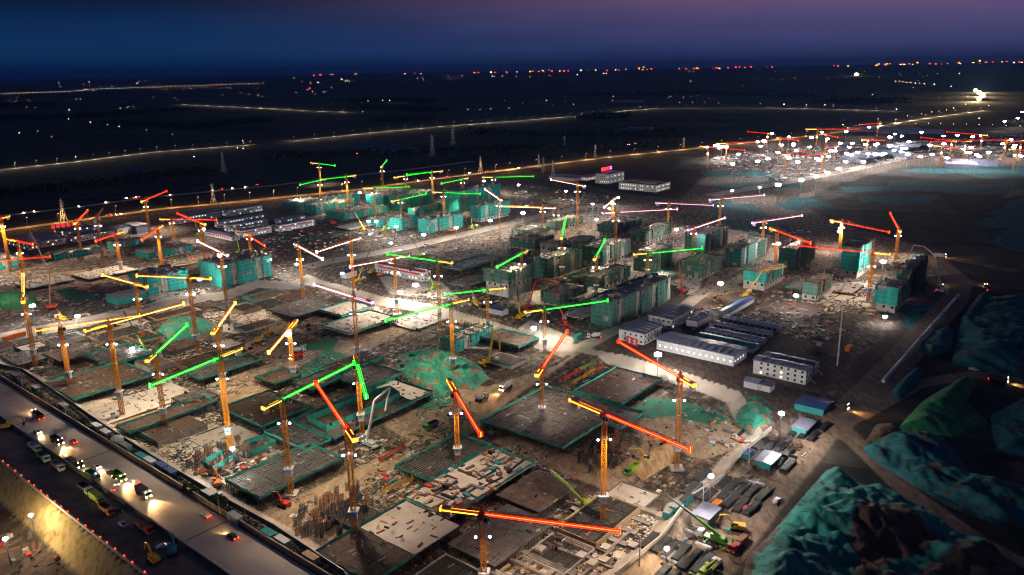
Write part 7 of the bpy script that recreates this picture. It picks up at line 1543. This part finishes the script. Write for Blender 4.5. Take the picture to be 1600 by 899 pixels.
# village sheds among the fields
for px, py, w, d_, m, l in ((560, 232, 60, 14, blue_roof, 'long blue-roofed shed in the village, left one'), (590, 229, 70, 14, blue_roof, 'long blue-roofed shed in the village, middle one'), (620, 233, 60, 14, blue_roof, 'long blue-roofed shed in the village, right one'), (600, 240, 50, 12, grey_roof, 'grey-roofed shed before the blue-roofed ones'), (640, 238, 40, 12, grey_roof, 'grey shed at the right end of the village'), (430, 246, 40, 12, blue_roof, 'blue-roofed shed at the left of the village'), (214, 271, 34, 9, blue_roof, 'lone small blue shed in the left field'), (980, 206, 60, 12, blue_roof, 'low blue shed in the right fields'), (1000, 204, 60, 12, grey_roof, 'low grey shed in the right fields'), (625, 162, 120, 40, blue_roof, 'far blue shed in the middle plain'), (980, 160, 140, 40, grey_roof, 'far pale shed in the middle plain'), (1380, 205, 150, 50, white_paint, 'wide pale roof at the back of the second site'), (1420, 208, 130, 50, white_paint, 'second wide pale roof at the back of the second site'), (1520, 258, 60, 30, grey_roof, 'grey block at the front of the second site'), (1500, 262, 40, 20, white_paint, 'white block with lamps at the front of the second site'), (1400, 245, 40, 16, teal_paint, 'teal-roofed shed at the green light of the second site'), (1310, 234, 34, 14, blue_roof, 'small blue shed on the second site')):
    p = P(px, py); cabinz = thing('shed', l, 'shed', p, GRID-1.2); own('wall', lambda b: b.box(-w/2, w/2, -d_/2, d_/2, 0, 6), grey_roof, cabinz); own('roof', lambda b: b.add([(-w/2-.5, -d_/2-.5, 6.05), (w/2+.5, -d_/2-.5, 6.05), (w/2+.5, d_/2+.5, 6.05), (-w/2-.5, d_/2+.5, 6.05), (-w/2-.5, 0, 8.5), (w/2+.5, 0, 8.5)], [(0, 1, 5, 4), (2, 3, 4, 5), (0, 4, 3), (1, 2, 5), (3, 2, 1, 0)]), m, cabinz)
# arched tent-like roofs along the second site's road
for k in range(7):
    px, py = 1340+k*14, 253-k*3.4; p = P(px, py); t = thing('arched_roof', 'long arched roof among the lamps of the second site', 'shelter', p, GRID+.9, 'arched roofs on the second site')
    own('roof_shell', lambda b: [b.add([(-30, 12*math.cos(a0), 9*math.sin(a0)), (30, 12*math.cos(a0), 9*math.sin(a0)), (30, 12*math.cos(a1), 9*math.sin(a1)), (-30, 12*math.cos(a1), 9*math.sin(a1))], [(0, 1, 2, 3)]) for a0, a1 in [(math.pi*i/8, math.pi*(i+1)/8) for i in range(8)]], grey_roof, t)
# big red luminous hoarding lanterns behind the left cabins
for k in range(6):
    p = P(84+k*8, 362-k*1.2); t = thing('red_banner', 'glowing red square banner in the row behind the left cabins', 'banner', p, GRID-.9, 'red banners behind the left cabins')
    part('panel', 'rbp', lambda b: b.box(-1.6, 1.6, -.12, .12, 3.0, 6.2), glow('banner_red', (1, .02, .03), 1.6, False), t); part('post', 'rbq', lambda b: b.box(-.12, .12, .13, .3, 0, 6.2), steel, t)
# ================================================================== HAZE: the evening air over the plain
hz_m = bpy.data.materials.new('evening_air'); hz_m.use_nodes = True; N = hz_m.node_tree.nodes; N.clear()
vo = N.new('ShaderNodeVolumePrincipled'); vo.inputs['Color'].default_value = (.16, .42, 1, 1); vo.inputs['Density'].default_value = HAZE_DENSITY; vo.inputs['Anisotropy'].default_value = 0.0
oo = N.new('ShaderNodeOutputMaterial'); hz_m.node_tree.links.new(vo.outputs[0], oo.inputs['Volume'])
b = MB(); b.box(-47000, 47000, -4000, 62000, -11, 420); hz = link('haze', b.mesh('haze', hz_m)); hz['kind'] = 'stuff'
